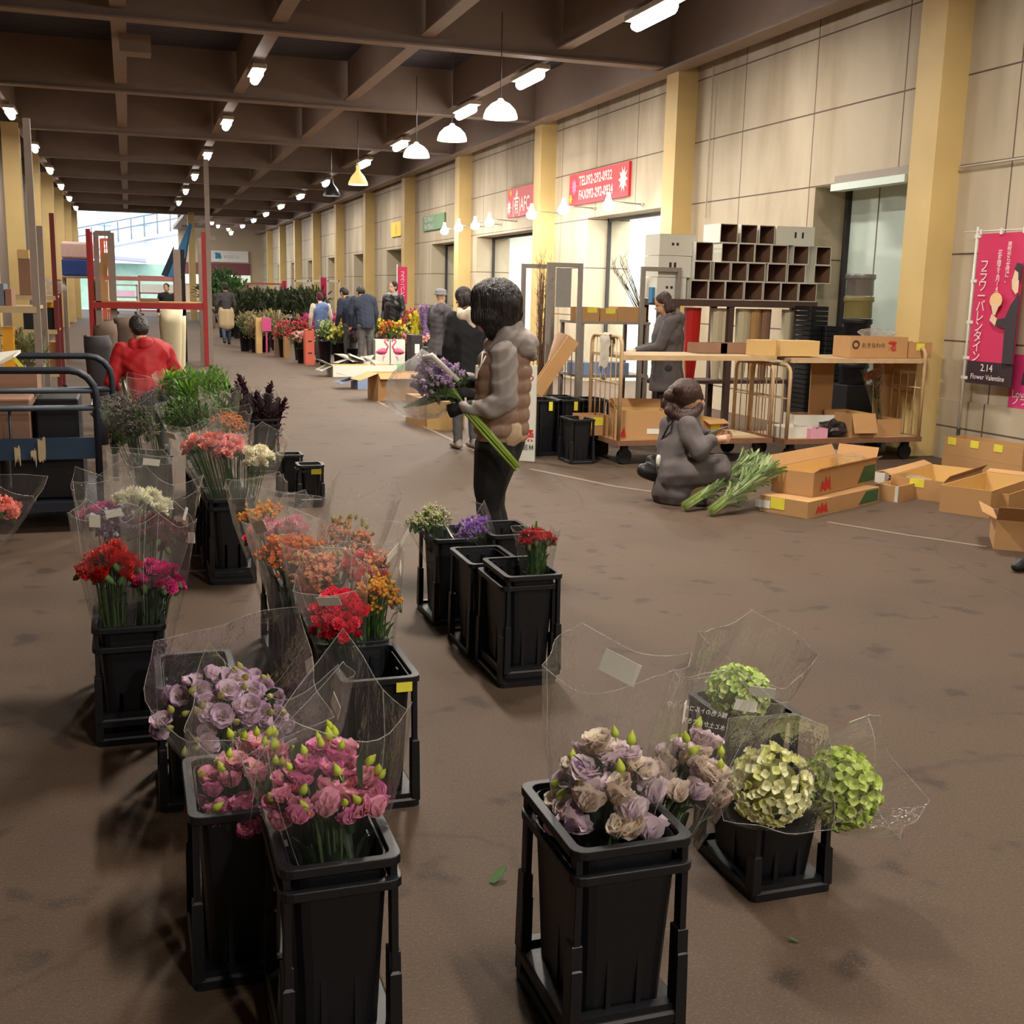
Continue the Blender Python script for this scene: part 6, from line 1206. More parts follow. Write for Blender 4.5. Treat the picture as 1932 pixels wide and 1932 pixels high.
# green bunch on the floor beside her
for i, (a, b_, d) in enumerate((((1290, 966), (1420, 872), 'left'), ((1340, 975), (1445, 885), 'right'))):
    A = G(*a); B = AY(b_[0], b_[1], G(*a).y + .25); A.z = .04; B.z = max(B.z, .06)
    t = bouquet('foliage_bunch', 'long leafy green bunch lying on the floor by the crouching woman, %s one' % d, A, B, [('longleaf', ('floor green', [(.52, .60, .36), (.64, .70, .46)]), 3, .085)], .05, group='leafy bunches on the floor', seed=140 + i, stems=26, stem_mat=mat('pale_green_stem', (.55, .64, .25)), dome=1., wrap=(.05, 1.9, .05, M_cel), flat=.7, rb=.04)
    q = random.Random(i); Ln = (B - A).length; mb = MB()
    for k in range(170):
        z = q.uniform(.2, .97) * Ln; r1 = (.025 + .085 * z / Ln) * math.sqrt(q.random()); an = q.uniform(0, 6.28); o = len(mb.v)
        petal(mb, RZ(an) @ RY(q.uniform(-.25, .25)), q.uniform(.10, .19), q.uniform(.018, .032), 1.25, .1, 0 if q.random() < .6 else 1, 4)
        for v in mb.v[o:]: v += Vector((r1 * math.cos(an), r1 * math.sin(an) * .75, z))
    part('leaves', mb, [pm('floor_leaf', (.46, .56, .30)), pm('pale_floor_leaf', (.66, .71, .50))], t, True, False)
# ------------------------------------------------------------------ loose cartons on the aisle, stall of flowers beyond
GL = 'open cartons along the aisle edge'
a = G(625, 711); carton('long white carton with open ends lying by the aisle', (a.x + .62, a.y + .25, 0), 1.25, .45, .21, .12, M_wbox, M_cardy, flaps=(('l', 25, .26), ('l', -25, .24)), group=GL)
c0 = G(672, 706); mb = MB(); q = random.Random(21)
for k in range(5):
    p = AY(640 + 16 * k, 684 - (8 if k in (1, 2) else 0), c0.y); s = .22
    R = Euler((q.uniform(-.5, .5), q.uniform(-.5, .5), q.uniform(0, 3))).to_matrix(); mb = MB(); mb.slab([p + R @ Vector(v) for v in ((-s, -s * .7, 0), (0, -s * .7, .03), (s, -s * .7, 0), (s, s * .7, .02), (0, s * .7, .05), (-s, s * .7, .01))], (0, 0, .006))
    single('newspaper', mb, mat('newsprint', (.66, .64, .60), .9, .25, 30), 'crumpled grey newspaper on the long white carton, %s from its open end' % ordw[k].replace('nearest', 'first'), 'newspaper', 'newspapers on the white carton')
a = G(706, 757); carton('big brown carton with spread flaps lying by the aisle', (a.x + .50, a.y + .32, 0), .95, .45, .40, .15, M_card, M_cardy, flaps=(('l', -20, .30), ('f', -40, .12)), group=GL)
a = G(672, 735); carton('pale blue inner carton left of the big brown one with spread flaps', (a.x + .22, a.y + .25, 0), .42, .4, .17, .1, mat('pale_blue_carton', (.55, .62, .75), .7), M_cardy, flaps=(('l', 15, .26), ('l', -15, .3)), group=GL)
for i, (a, b_) in enumerate(((797, 811), (812, 827), (829, 868))):
    A = G(a, 796 + 7 * i); B = G(b_, 801 + 6.5 * i); w = (B - A).length; A2 = A.lerp(B, .5)
    carton('upright brown carton under the held bunch, %s of three' % ('leftmost', 'middle', 'widest')[i], (A2.x, A2.y + .18, 0), w, .35, .34, math.atan2(B.y - A.y, B.x - A.x), group='upright cartons under the held bunch', opened='none', m=M_cardy if i == 2 else M_card)
# stall: black pails with flowers
def pail_mesh(h, r):
    mb = MB(); mb.lathe([(r * .72, 0), (r, h), (r * 1.05, h), (r * .94, h - .02), (r * .7, .02)], n=14); mb.lathe([(.001, .015), (r * .72, .015)], n=14); return mb
PAIL = pail_mesh(.46, .15).mesh('flower_pail', M_blk, True)
def stall(px, py, rpx, Y, kind, col, n, size, label, cone=True, bh=None, dome=.6):
    p = AY(px, py, Y); rad = rpx * depth_of(p) / F; o = link('flower_pail', PAIL, None, (p.x, Y, 0)); s = max(.7, min(1.6, (p.z - .28) / .46)); s = min(s, 1.45); o.scale = (1, 1, s)
    tag(o, 'black pail of ' + label, 'bucket', 'black pails of the stall')
    bouquet('flower_bunch', label, (p.x, Y, .1), (p.x, Y, max(p.z, .35)), [(kind, col, n, size)], rad, group='flower bunches of the stall', seed=int(px * 7 + py), stems=7, leaves=30, dome=dome, rb=.08, stem_mat=M_stemd)
C_ = lambda n, *c: (n, list(c))
S_red = C_('stall red', (.80, .20, .28), (.86, .40, .48)); S_mag = C_('stall magenta', (.80, .14, .52), (.86, .3, .6)); S_pale = C_('stall pale pink', (.92, .74, .70), (.9, .6, .58)); S_yel = C_('stall lemon', (.90, .88, .48), (.93, .9, .66)); S_wg = C_('stall white green', (.86, .88, .70), (.7, .78, .45)); S_pur = C_('stall purple', (.66, .28, .66), (.74, .4, .7)); S_or = C_('stall orange red', (.88, .40, .22), (.90, .62, .22)); S_yl2 = C_('stall bright yellow', (.92, .82, .26), (.8, .82, .3)); S_pink = C_('stall pink', (.90, .50, .60), (.92, .66, .7))
for a in ((536, 617, 14, 27.5, 'tiny', S_red, 7, .17, 'rose red flower bunch at the left end of the stall'), (566, 620, 16, 26.4, 'tiny', S_red, 7, .17, 'rose red flower bunch next to the tall coral carton'), (590, 600, 20, 28.5, 'tiny', S_mag, 8, .18, 'wide magenta flower bunch at the back of the stall'), (632, 599, 18, 28.6, 'tiny', S_mag, 8, .18, 'magenta flower bunch below the pale blue vest'), (571, 633, 12, 25.2, 'spray', S_pale, 7, .12, 'pale pink rose bunch left of the coral carton'), (613, 618, 13, 24.6, 'tiny', S_wg, 8, .13, 'whitish green flower bunch right of the coral carton'), (641, 621, 17, 24.4, 'spray', S_yel, 10, .13, 'lemon yellow flower bunch in the middle of the stall'), (663, 632, 10, 24.2, 'tiny', S_pur, 6, .11, 'purple flower bunch beside the bending man'),
          (652, 606, 12, 27.5, 'tiny', S_or, 6, .14, 'orange flower bunch behind the lemon yellow one'), (709, 612, 13, 23.6, 'spray', S_yl2, 9, .11, 'yellow green flower bunch right of the bending man'), (736, 617, 12, 23.2, 'tiny', S_or, 6, .14, 'orange red flower bunch before the black jacket man'), (750, 618, 8, 23.2, 'spray', S_yl2, 5, .10, 'small bright yellow flower bunch before the black jacket man'), (776, 604, 13, 23.9, 'tiny', S_red, 6, .15, 'red flower bunch at the back right of the stall'), (772, 622, 12, 23.8, 'spray', S_yel, 7, .11, 'lemon flower bunch left of the bright yellow spikes'), (790, 616, 11, 23.4, 'spike', S_yl2, 10, .22, 'bright yellow spiky bunch at the right of the stall'), (738, 641, 14, 23.5, 'tiny', S_pink, 7, .15, 'pink flower bunch over the flamingo boxes'), (757, 642, 12, 23.6, 'tiny', S_pink, 7, .15, 'pink flower bunch right above the flamingo boxes'), (806, 642, 11, 22.6, 'spray', S_pale, 7, .10, 'pale pink bunch between the dark crates'), (805, 606, 8, 23, 'spike', C_('stall mauve', (.6, .5, .66)), 7, .25, 'mauve spiky bunch left of the man in the felt hat'), (769, 646, 9, 23.4, 'gyp', S_pale, 6, .12, 'pale small flower bunch right of the flamingo boxes')):
    stall(*a)
# dark pails further off, left of the stall
for i, (px, py, Y) in enumerate([(470, 604, 31), (490, 600, 31.5), (508, 598, 32), (462, 608, 30), (482, 612, 29.5), (500, 612, 29.6), (520, 604, 30.5)]):
    stall(px, py, 12, Y, 'tiny' if i % 2 else 'leafy', C_('stall dull %d' % (i % 3), (.62, .55, .42), (.45, .45, .28)), 5, .2, 'dull buff bunch left of the stall, %s from walking man' % ordw[i].replace('nearest', 'first'))
for i in range(14):
    stall(420 + 13.5 * i, 566 - (4 if i % 3 else 0), 11, 38 - .25 * i + (i % 2) * 1.2, 'leafy', C_('stall dark %d' % (i % 3), (.20, .24, .15), (.30, .33, .2)), 5, .26, 'dark leafy bunch of the far dark row, %s from its aisle end' % (ordw[i] if i < 12 else ('thirteenth', 'fourteenth')[i - 12]).replace('nearest', 'first'))
def flamingo(t, x, Y, z, s, mir):
    k = -1 if mir else 1; B = lambda pts: [(x + k * px * s, Y, z + pz * s) for px, pz in pts]
    mb = MB(); mb.slab(B([(-.34, .30), (-.2, .42), (0, .50), (.18, .46), (.25, .33), (.12, .2), (-.1, .18), (-.25, .22)]), (0, -.002, 0)); mb.tube([(x + k * a * s, Y - .002, z + b_ * s) for a, b_ in ((.2, .42), (.28, .58), (.16, .72), (.1, .82), (.16, .92), (.26, .9), (.28, .83))], .035 * s, 6); mb.tube([(x + k * a * s, Y - .002, z + b_ * s) for a, b_ in ((.02, .2), (.02, -.12))], .012 * s, 5); mb.tube([(x + k * a * s, Y - .002, z + b_ * s) for a, b_ in ((.08, .2), (.1, .06), (.02, .02))], .012 * s, 5)
    part('printed_flamingo', mb, mat('flamingo_pink', (.88, .38, .52), .7), t, True)
YF = 22.9
for i, (xa, xb) in enumerate(((708, 736), (737, 765))):
    A = AY(xa, 660, YF); B = AY(xb, 660, YF); zt = AY(735, 641, YF).z; t = carton('white box with a pink flamingo print, %s of the pair' % ('left', 'right')[i], ((A.x + B.x) / 2, YF + .2, 0), B.x - A.x - .01, .38, zt, 0, M_wbox, opened='none', group='flamingo boxes')
    flamingo(t, (A.x + B.x) / 2, YF + .007, zt * .40, .42, i == 1); mb = MB(); mb.bb(A.x + .01, B.x - .02, YF + .004, YF + .009, .0, zt * .22); part('green_band', mb, mat('pale_green_print', (.62, .80, .58), .7), t)
A = AY(577, 650, 24.6); B = AY(594, 650, 24.6); t = carton('tall coral carton with dark hand holes standing on end', ((A.x + B.x) / 2, 24.8, 0), B.x - A.x, .3, AY(585, 622, 24.6).z, 0, mat('coral_carton', (.84, .40, .32), .7), opened='none')
for z in (.25, .5, .75): mb = MB(); mb.box((.0, -.152, z), (.08, .004, .03)); lpart('hand_hole', mb, M_blkp, t)
for i, (xa, xb, yt, yb) in enumerate(((776, 797, 632, 668), (816, 846, 641, 682), (846, 868, 650, 690), (795, 815, 655, 690))):
    Y = 21.5; A = AY(xa, yt, Y); B = AY(xb, yb, Y); mb = MB(); mb.bb(A.x, B.x, Y, Y + .4, 0, A.z); t = thing('dark_crate', 'dark crate of the stall, ' + ('leftmost with a hanging price slip', 'widest with a hanging price slip', 'next to the black coat', 'low one in between')[i], 'crate', ((A.x + B.x) / 2, Y + .2, 0), 0, 'dark crates of the stall'); part('body', mb, mat('dark_brown_crate', (.13, .10, .10), .6), t, bev=.01)
    if i < 2: mb = MB(); mb.bb((A.x + B.x) / 2 - .04, (A.x + B.x) / 2 + .05, Y - .006, Y - .001, A.z * .55, A.z * .78); part('price_slip', mb, M_tagw, t)
for i, (xa, xb, yt, Y, m) in enumerate(((519, 538, 616, 27.8, M_cardd), (483, 494, 600, 29., M_cardy), (537, 547, 636, 27., M_card))):
    A = AY(xa, yt, Y); B = AY(xb, yt, Y); carton(('dark brown carton standing at the left end of the stall', 'tall yellow carton near the walking man', 'narrow rolled brown carton beside the dark one')[i], ((A.x + B.x) / 2, Y + .15, 0), B.x - A.x, .3, A.z, 0, m, opened='none')
A = AY(494, 600, 28.9); B = AY(512, 625, 28.9); mb = MB(); mb.bb(A.x, B.x, 28.9, 28.94, B.z, A.z); mb.bb((A.x + B.x) / 2 - .02, (A.x + B.x) / 2 + .02, 28.94, 28.97, 0, A.z); single('pink_sign_board', mb, mat('pink_card', (.80, .30, .52), .7), 'small pink board on a post near the walking man', 'sign')
p = G(500, 648); crumple('film_sheet', 'crumpled white film on the floor left of the stall', 'film', (p.x, p.y, 0), (.5, .3, .18), mat('white_film', (.80, .80, .80), .5, .1, 9), seed=31)
# wooden trolley, pink flags and pale frames beyond the stall
YT2 = 40.; A = AY(466, 533, YT2); B = AY(532, 575, YT2); t = thing('wood_trolley', 'red framed trolley of pale boards beyond the dark row', 'trolley', ((A.x + B.x) / 2, YT2, 0))
for X in (A.x, B.x): mb = MB(); mb.bb(X - .04, X + .04, YT2 - .04, YT2 + .04, 0, A.z); part('post', mb, mat('faded_red_steel', (.56, .28, .22), .6), t)
for z in (A.z, A.z * .55, .3): mb = MB(); mb.bb(A.x, B.x, YT2 - .03, YT2 + .03, z - .06, z); part('rail', mb, MATS['faded_red_steel'], t)
mb = MB(); mb.bb(A.x + .1, B.x - .05, YT2 + .06, YT2 + .1, A.z * .58, A.z * .85); part('board', mb, M_cardy, t)
for i, (xa, xb, ya, yb, Y) in enumerate(((532, 541, 530, 568, 42), (605, 616, 524, 560, 36), (751, 768, 503, 574, 26.5))):
    A = AY(xa, ya, Y); B = AY(xb, yb, Y); t = thing('banner_stand', ('small far pink flag by the wood trolley', 'pink flag among the pale frames', 'pink upright flag with white print by the green doorway')[i], 'banner', ((A.x + B.x) / 2, Y, 0)); mb = MB(); mb.bb(A.x, B.x, Y, Y + .015, B.z, A.z); part('cloth', mb, M_pink, t); mb = MB(); mb.tube([(A.x - .02, Y, 0), (A.x - .02, Y, A.z + .05)], .015, 6); part('pole', mb, M_pole, t)
    if i == 2: text('フラワーバレンタイン', t, M_wp, ((A.x + B.x) / 2, Y - .001, A.z - .1), (1, 0, 0), (0, 0, 1), .11, vertical=True, lift=.002)
for i, (xa, xb) in enumerate(((556, 582), (586, 606), (618, 640))):
    Y = 37.5; A = AY(xa, 528, Y); B = AY(xb, 528, Y); t = thing('mesh_trolley', 'pale far trolley frame beyond the stall, %s from the left' % ('first', 'second', 'third')[i], 'trolley', ((A.x + B.x) / 2, Y, 0), 0, 'pale far trolley frames'); 
    for X in (A.x, B.x): mb = MB(); mb.bb(X - .03, X + .03, Y - .02, Y + .02, 0, A.z); part('post', mb, M_jamb, t)
    mb = MB(); mb.bb(A.x, B.x, Y - .02, Y + .02, A.z - .06, A.z); part('rail', mb, M_jamb, t)
# doorway furniture seen past the woman: yellow door leaf, shelf, sign on the column
Y = 28.7; A = AX(830, 527, 8.75); mb = MB(); mb.bb(8.68, 8.74, 29.0, 30.7, 0, 2.3); t = thing('yellow_door', 'yellow door leaf with a foil patch inside the shop doorway', 'door', (8.7, 29.8, 0)); part('leaf', mb, mat('door_yellow', (.92, .78, .20), .5), t); mb = MB(); mb.bb(8.66, 8.68, 29.5, 30.6, 1.3, 2.15); part('foil_patch', mb, mat('foil_grey', (.66, .67, .68), .3, .3, 9, metal=.4), t)
cx = AY(874, 578, 21.92); mb = MB(); t = thing('notice', 'white notice with a red no smoking ring on the column', 'sign', (cx.x, 21.9, cx.z)); mb.bb(cx.x - .1, cx.x + .1, 21.93, 21.9505, cx.z - .14, cx.z + .12); part('sheet', mb, M_tagw, t); mb = MB()
ring = [(cx.x + .06 * math.cos(a), 21.92, cx.z + .02 + .06 * math.sin(a)) for a in [k * PI / 8 for k in range(17)]]; mb.tube(ring, .012, 5); mb.tube([(cx.x - .042, 21.92, cx.z + .062), (cx.x + .042, 21.92, cx.z - .022)], .01, 5); part('red_ring', mb, M_redp, t)
# shelf line and red framed window inside the bright shops
mb = MB(); mb.bb(11.2, 11.6, 22.2, 27.6, 1.75, 1.8); mb.bb(11.2, 11.25, 22.2, 22.25, 0, 1.75); mb.bb(11.2, 11.25, 27.5, 27.55, 0, 1.75); single('shop_shelf', mb, mat('orange_red_frame', (.80, .36, .24), .6), 'red edged shelf inside the bright shop behind the woman', 'shelf')
# tall plants before the far end wall
for i, (px, Y, h) in enumerate(((405, 55, 2.2), (418, 54, 2.5), (432, 56, 2.2), (447, 54, 1.9), (436, 48, 1.9))):
    p = AY(px, 560, Y); bouquet('potted_plant', 'tall dark green plant before the far end wall, %s from the grey post' % ('first', 'second', 'third', 'fourth', 'fifth')[i], (p.x, Y, .3), (p.x, Y, h * .8), [('leafy', C_('plant green', (.20, .32, .16), (.30, .42, .22)), 9, .38)], .4, group='tall plants at the far end', seed=200 + i, stems=5, dome=1.5)
    mb = MB(); mb.lathe([(.2, 0), (.26, .36), (.24, .36), (.18, .02)], (p.x, Y, 0), 12); single('plant_pot', mb, M_blk, 'dark pot of a tall plant at the far end, %s from the grey post' % ('first', 'second', 'third', 'fourth', 'fifth')[i], 'pot', 'pots at the far end', True)
# ------------------------------------------------------------------ left side: racks, blue cart, paper bundles
M_rred = mat('red_rack_paint', (.62, .12, .12), .55, .25, 9); M_rgry = mat('rack_grey', (.55, .49, .45), .6, .15, 9); M_rdr = mat('dull_red_paint', (.42, .13, .12), .6, .2, 9); M_ror = mat('orange_rack_paint', (.76, .34, .18), .6, .2)
def post(t, X, Y, z0, z1, m, w=.07, name='post'): mb = MB(); mb.bb(X - w / 2, X + w / 2, Y - w / 2, Y + w / 2, z0, z1); part(name, mb, m, t)
def rail(t, x0, x1, Y, z, m, w=.07, name='rail'): mb = MB(); mb.bb(x0, x1, Y - .03, Y + .03, z - w / 2, z + w / 2); part(name, mb, m, t)
t = thing('pallet_rack', 'large red steel rack with a tall grey post standing in the aisle', 'rack', (.35, 24.3, 0))
post(t, -.72, 24.3, 0, 2.65, M_rred, .085); post(t, 1.46, 24.3, 0, 2.67, M_rred, .085); post(t, 1.55, 24.33, 0, 4.08, M_rgry, .09); post(t, -.58, 24.4, 0, 2.6, M_rgry, .1); post(t, -.30, 24.5, 0, 2.6, M_rgry, .12); rail(t, -.7, 1.46, 24.3, 1.19, M_rred, .12); rail(t, -.6, -.3, 24.45, 2.58, M_rgry, .1); rail(t, 1.46, 1.7, 24.33, 2.55, M_rgry, .08)
post(t, -.72, 25.6, 0, 2.65, M_rred, .085); post(t, 1.46, 25.6, 0, 2.6, M_rgry, .085); post(t, .98, 25.6, 0, 2.35, M_rgry, .14); post(t, 1.10, 25.62, 0, 2.35, M_blackc, .08); rail(t, -.7, 1.46, 25.6, 1.19, M_rred, .1)
mb = MB(); mb.bb(-.68, 1.42, 24.35, 25.55, 1.24, 1.27); part('shelf_board', mb, M_card, t)
def crate(label, px0, px1, yt, yb, Y, m, d=.5, name='carton', **k):
    A = AY(px0, yt, Y); B = AY(px1, yb, Y); mb = MB(); mb.bb(A.x, B.x, Y, Y + d, B.z, A.z); return single(name, mb, m, label, k.get('cat', 'box'), k.get('group'), bev=.008)
zr = 1.272
A = AY(172, 530, 24.45); B = AY(205, 575, 24.45); carton('brown carton with dark print on the red rack shelf', ((A.x + B.x) / 2, 24.7, zr), B.x - A.x, .5, A.z - zr, opened='none'); A = AY(179, 500, 24.5); B = AY(198, 530, 24.5); mb = MB(); mb.slab([(A.x, 24.62, AY(180, 532, 24.5).z), (B.x, 24.62, AY(180, 532, 24.5).z), (B.x + .12, 24.75, A.z + .25), (A.x + .14, 24.75, A.z + .25)], (0, .02, 0)); single('cardboard_sheet', mb, M_card, 'tilted cardboard sheet standing on the brown carton of the red rack', 'cardboard')
A = AY(265, 563, 24.45); B = AY(300, 575, 24.45); carton('low brown carton on the red rack before the man in black', ((A.x + B.x) / 2, 24.7, zr), B.x - A.x, .4, A.z - zr, opened='none', m=M_cardd)
t = thing('white_tub', 'pinkish white tub with a blue lower half on the rack at left', 'tub', (AY(143, 500, 26).x, 26.2, 1.0)); A = AY(114, 455, 26); B = AY(176, 490, 26); mb = MB(); mb.bb(A.x, B.x, 26, 26.7, B.z, A.z); part('upper_half', mb, mat('pinkish_white_plastic', (.76, .64, .62), .5), t, bev=.05); C2 = AY(176, 521, 26); mb = MB(); mb.bb(A.x, B.x, 26, 26.7, C2.z, B.z); part('lower_half', mb, mat('deep_blue_plastic', (.14, .24, .50), .5), t, bev=.02)
t = thing('tub_trolley', 'grey trolley frame carrying the pinkish white tub', 'trolley', (A.x + .3, 26.3, 0)); 
for X in (A.x + .02, B.x - .02):
    for Y in (26.05, 26.65): post(t, X, Y, 0, C2.z - .04, M_rgry, .05)
mb = MB(); mb.bb(A.x, B.x, 26, 26.7, C2.z - .05, C2.z - .005); part('top_board', mb, M_rgry, t)
A = AY(191, 450, 28.5); B = AY(213, 610, 28.5); t = thing('mesh_trolley', 'orange mesh trolley behind the brown carton of the red rack', 'trolley', ((A.x + B.x) / 2, 28.5, 0)); post(t, A.x, 28.5, 0, A.z, M_ror, .08); post(t, B.x, 28.5, 0, A.z - .5, M_ror, .09); rail(t, A.x, B.x, 28.5, A.z - .55, M_ror, .06); rail(t, A.x, B.x, 28.5, A.z - .02, M_ror, .06); rail(t, A.x, B.x, 28.5, 1.0, M_ror, .06)
for k in range(3): X = A.x + (B.x - A.x) * (k + 1) / 4; mb = MB(); mb.tube([(X, 28.5, .3), (X, 28.5, A.z - .03)], .012, 5); part('rod', mb, M_ror, t)
A = AY(222, 525, 32); B = AY(330, 538, 32); t = thing('pale_red_rail_rack', 'pale red rack frame across the daylight opening', 'rack', ((A.x + B.x) / 2, 32, 0)); post(t, AY(170, 530, 32).x, 32, 0, 1.85, M_rdr, .08); post(t, B.x, 32, 0, 1.85, M_rdr, .08); rail(t, AY(170, 530, 32).x, B.x, 32, A.z, mat('pale_red_paint', (.66, .40, .38), .6), .11)
# nearer trolleys on the left
def trolley(label, px0, px1, Y, zt, ma, mb_, shelves, d=.9, ytop=None):
    x0 = AY(px0, 600, Y).x; x1 = AY(px1, 600, Y).x; t = thing('rack_trolley', label, 'trolley', ((x0 + x1) / 2, Y, 0), 0, 'tall trolleys at left'); 
    for X, m in ((x0, mb_), (x1, ma)):
        for y in (Y, Y + d): post(t, X, y, .12, zt if y == Y else zt - .9, m, .062)
    for z in shelves: mb = MB(); mb.bb(x0, x1, Y, Y + d, z - .03, z); part('shelf_board', mb, M_wood, t); rail(t, x0, x1, Y - .01, z - .03, mat('cream_rail', (.74, .64, .48), .6), .06)
    for X in (x0, x1):
        for y in (Y + .05, Y + d - .05): mb = MB(); mb.lathe([(.06, -.02), (.06, .02)], n=12, cap=True); mb.v = [Vector((v.x, v.z, v.y)) + Vector((X, y, .062)) for v in mb.v]; part('wheel', mb, M_wheel, t)
    return t, x0, x1
t1, a0, a1 = trolley('tall trolley with dull red post and loaded shelves left of the red rack', -120, 107, 17.5, 2.55, M_rdr, M_rgry, (.35, .95, 1.42))
t2, b0, b1 = trolley('tall grey post trolley in front of the dull red one at the left edge', -220, 70, 11.6, 3.05, M_rgry, M_rgry, (.3, .78, 1.38))
G1 = 'cartons on the left trolleys'
def onshelf(label, px0, px1, Y, z, h, d, m, **k): A = AY(px0, 600, Y); B = AY(px1, 600, Y); return carton(label, ((A.x + B.x) / 2, Y + d / 2, z), abs(B.x - A.x), d, h, 0, m, group=G1, **k)
onshelf('brown carton behind the grey post on the upper left shelf', 40, 62, 17.6, 1.422, .5, .5, M_cardd, opened='none'); onshelf('pale yellow flat carton on the brown one behind the grey post', 39, 61, 17.6, 1.925, .12, .4, M_cardy, opened='none')
onshelf('black box on the middle shelf right of the grey post', 78, 104, 17.6, .952, .30, .5, M_blk, opened='none'); onshelf('black box on the middle shelf left of the grey post', 44, 64, 17.6, .952, .30, .5, M_blk, opened='none'); onshelf('yellow flat carton on the right black box', 86, 103, 17.7, 1.254, .07, .3, mat('strong_yellow_card', (.90, .64, .16), .6), opened='none')
onshelf('brown carton with yellow note on the lowest left shelf', 78, 106, 17.6, .352, .42, .5, M_card, opened='none', notes=((-.25, .5, .1, .12, 'f'),))
onshelf('orange yellow panel carton at the left edge', 2, 23, 11.75, .782, .40, .4, mat('strong_yellow_card', (.90, .64, .16)), opened='none'); onshelf('blue grey box on the upper shelf at the left edge', -6, 10, 11.75, 1.382, .2, .4, mat('blue_grey_box', (.42, .44, .52), .6), opened='none'); onshelf('brown carton on the upper shelf beside the blue grey box', 12, 24, 11.75, 1.382, .15, .4, M_cardd, opened='none')
onshelf('red flat carton low at the left edge', -5, 26, 11.7, .302, .16, .5, mat('red_flat_carton', (.58, .16, .16), .6), opened='none'); onshelf('brown flat carton with red lid under the leafy bunch', 30, 66, 11.7, .302, .14, .5, M_cardd, opened='none')
p = AY(50, 625, 11.95); bouquet('foliage_bunch', 'pale green leafy bunch in film on the left trolley', (p.x - .05, 12.0, .46), (p.x, 12.0, .98), [('leafy', C_('trolley green', (.50, .52, .34), (.38, .42, .26)), 8, .10)], .12, group=None, seed=301, stems=6, wrap=(.1, 1.2, .05, M_celh)); crumple('film_sheet', 'bright crumpled film on the upper left shelf', 'film', (AY(90, 560, 17.8).x, 17.9, 1.425), (.28, .25, .12), M_film, seed=41)
# white sheet with yellow sticker over the blue cart
YB_ = 8.0
# blue cart
M_bcart = mat('dark_blue_steel', (.12, .14, .19), .5, .3, 8); M_bpan = mat('blue_panel', (.13, .22, .32), .6, .25, 6); M_bplate = mat('worn_blue_grey', (.24, .27, .31), .5, .3, 8)
t = thing('hoop_cart', 'dark blue hoop railed cart at the left edge', 'cart', (-1.0, 8.3, 0))
YN = 7.85; YF2 = 8.9
def hooprail(Y, pxr, pytop, xl, r=.024):
    P = AY(pxr, pytop, Y); X = P.x; z = P.z; rr = .16; mb = MB(); mb.tube([(X, Y, .16), (X, Y, z - rr)] + [(X - rr + rr * math.cos(a), Y, z - rr + rr * math.sin(a)) for a in (.4, .8, 1.2, PI / 2)] + [(xl + rr, Y, z)] + [(xl + rr - rr * math.sin(a), Y, z - rr + rr * math.cos(a)) for a in (.4, .8, 1.2, PI / 2)] + [(xl, Y, .16)], r, 8); part('hoop', mb, M_bcart, t, True); return X, z
XL = -1.75
Xn, zn = hooprail(YN, 179, 699, XL); Xf, zf = hooprail(YF2, 209, 672, XL)
for Y, X, pys in ((YN, Xn, (737, 770)), (YF2, Xf, (735,))):
    for py in pys: z = AY(100, py, Y).z; mb = MB(); mb.tube([(XL, Y, z), (X, Y, z)], .02, 8); part('rail', mb, M_bplate if py != 735 else M_bcart, t, True)
for x in (-.75, -.95, -1.2, -1.4): mb = MB(); mb.tube([(x, YN, .2), (x, YN, AY(100, 770, YN).z)], .009, 6); part('rod', mb, M_bcart, t, True)
za, zb_ = AY(120, 826, YN).z, AY(120, 866, YN).z; mb = MB(); mb.bb(XL, Xn, YN - .012, YN + .012, zb_, za); part('panel', mb, M_bpan, t)
mb = MB(); mb.bb(XL, Xn, YN - .02, YF2 + .02, .14, .2); part('deck', mb, M_bcart, t)
for X in (XL + .1, Xn - .08):
    for Y in (YN + .08, YF2 - .08): mb = MB(); mb.lathe([(.07, -.022), (.07, .022)], n=14, cap=True); mb.v = [Vector((v.x, v.z, v.y)) + Vector((X, Y, .071)) for v in mb.v]; part('wheel', mb, M_wheel, t)
q = random.Random(3)
for i, (x0, x1, ya, yb) in enumerate(((26, 40, 841, 886), (57, 70, 845, 884), (70, 88, 824, 882))):
    A = AY(x0, ya, YN - .03); B = AY(x1, yb, YN - .03); mb = MB(); n_ = 7; mb.slab([(A.x + (B.x - A.x) * k / n_, YN - .016, A.z - q.uniform(0, .03)) for k in range(n_ + 1)] + [(A.x + (B.x - A.x) * k / n_, YN - .018, B.z + q.uniform(0, .09)) for k in range(n_, -1, -1)], (0, -.003, 0)); part('torn_paper', mb, M_beigec, t, label='torn beige paper remnant')
for i in range(3): mb = MB(); x = Xn - .32 - .5 * i; mb.bb(x - .22, x + .22, YN + .1, YN + .75, .205, .50); single('dark_crate', mb, M_blk, 'dark crate on the deck of the blue cart, %s from its open end' % ('first', 'second', 'third')[i], 'crate', 'dark crates on the blue cart', bev=.012)
for i, (pa, pb2, m) in enumerate(((-10, 60, M_cardd), (70, 150, M_blk))): A = AY(pa, 790, YN + .2); B = AY(pb2, 790, YN + .2); mb = MB(); mb.bb(A.x, B.x, YN + .12, YN + .7, .505, .86); single('carton' if i == 0 else 'dark_crate', mb, m, ('brown carton on the dark crates of the blue cart', 'black crate beside the brown carton on the blue cart')[i], 'box', bev=.01)
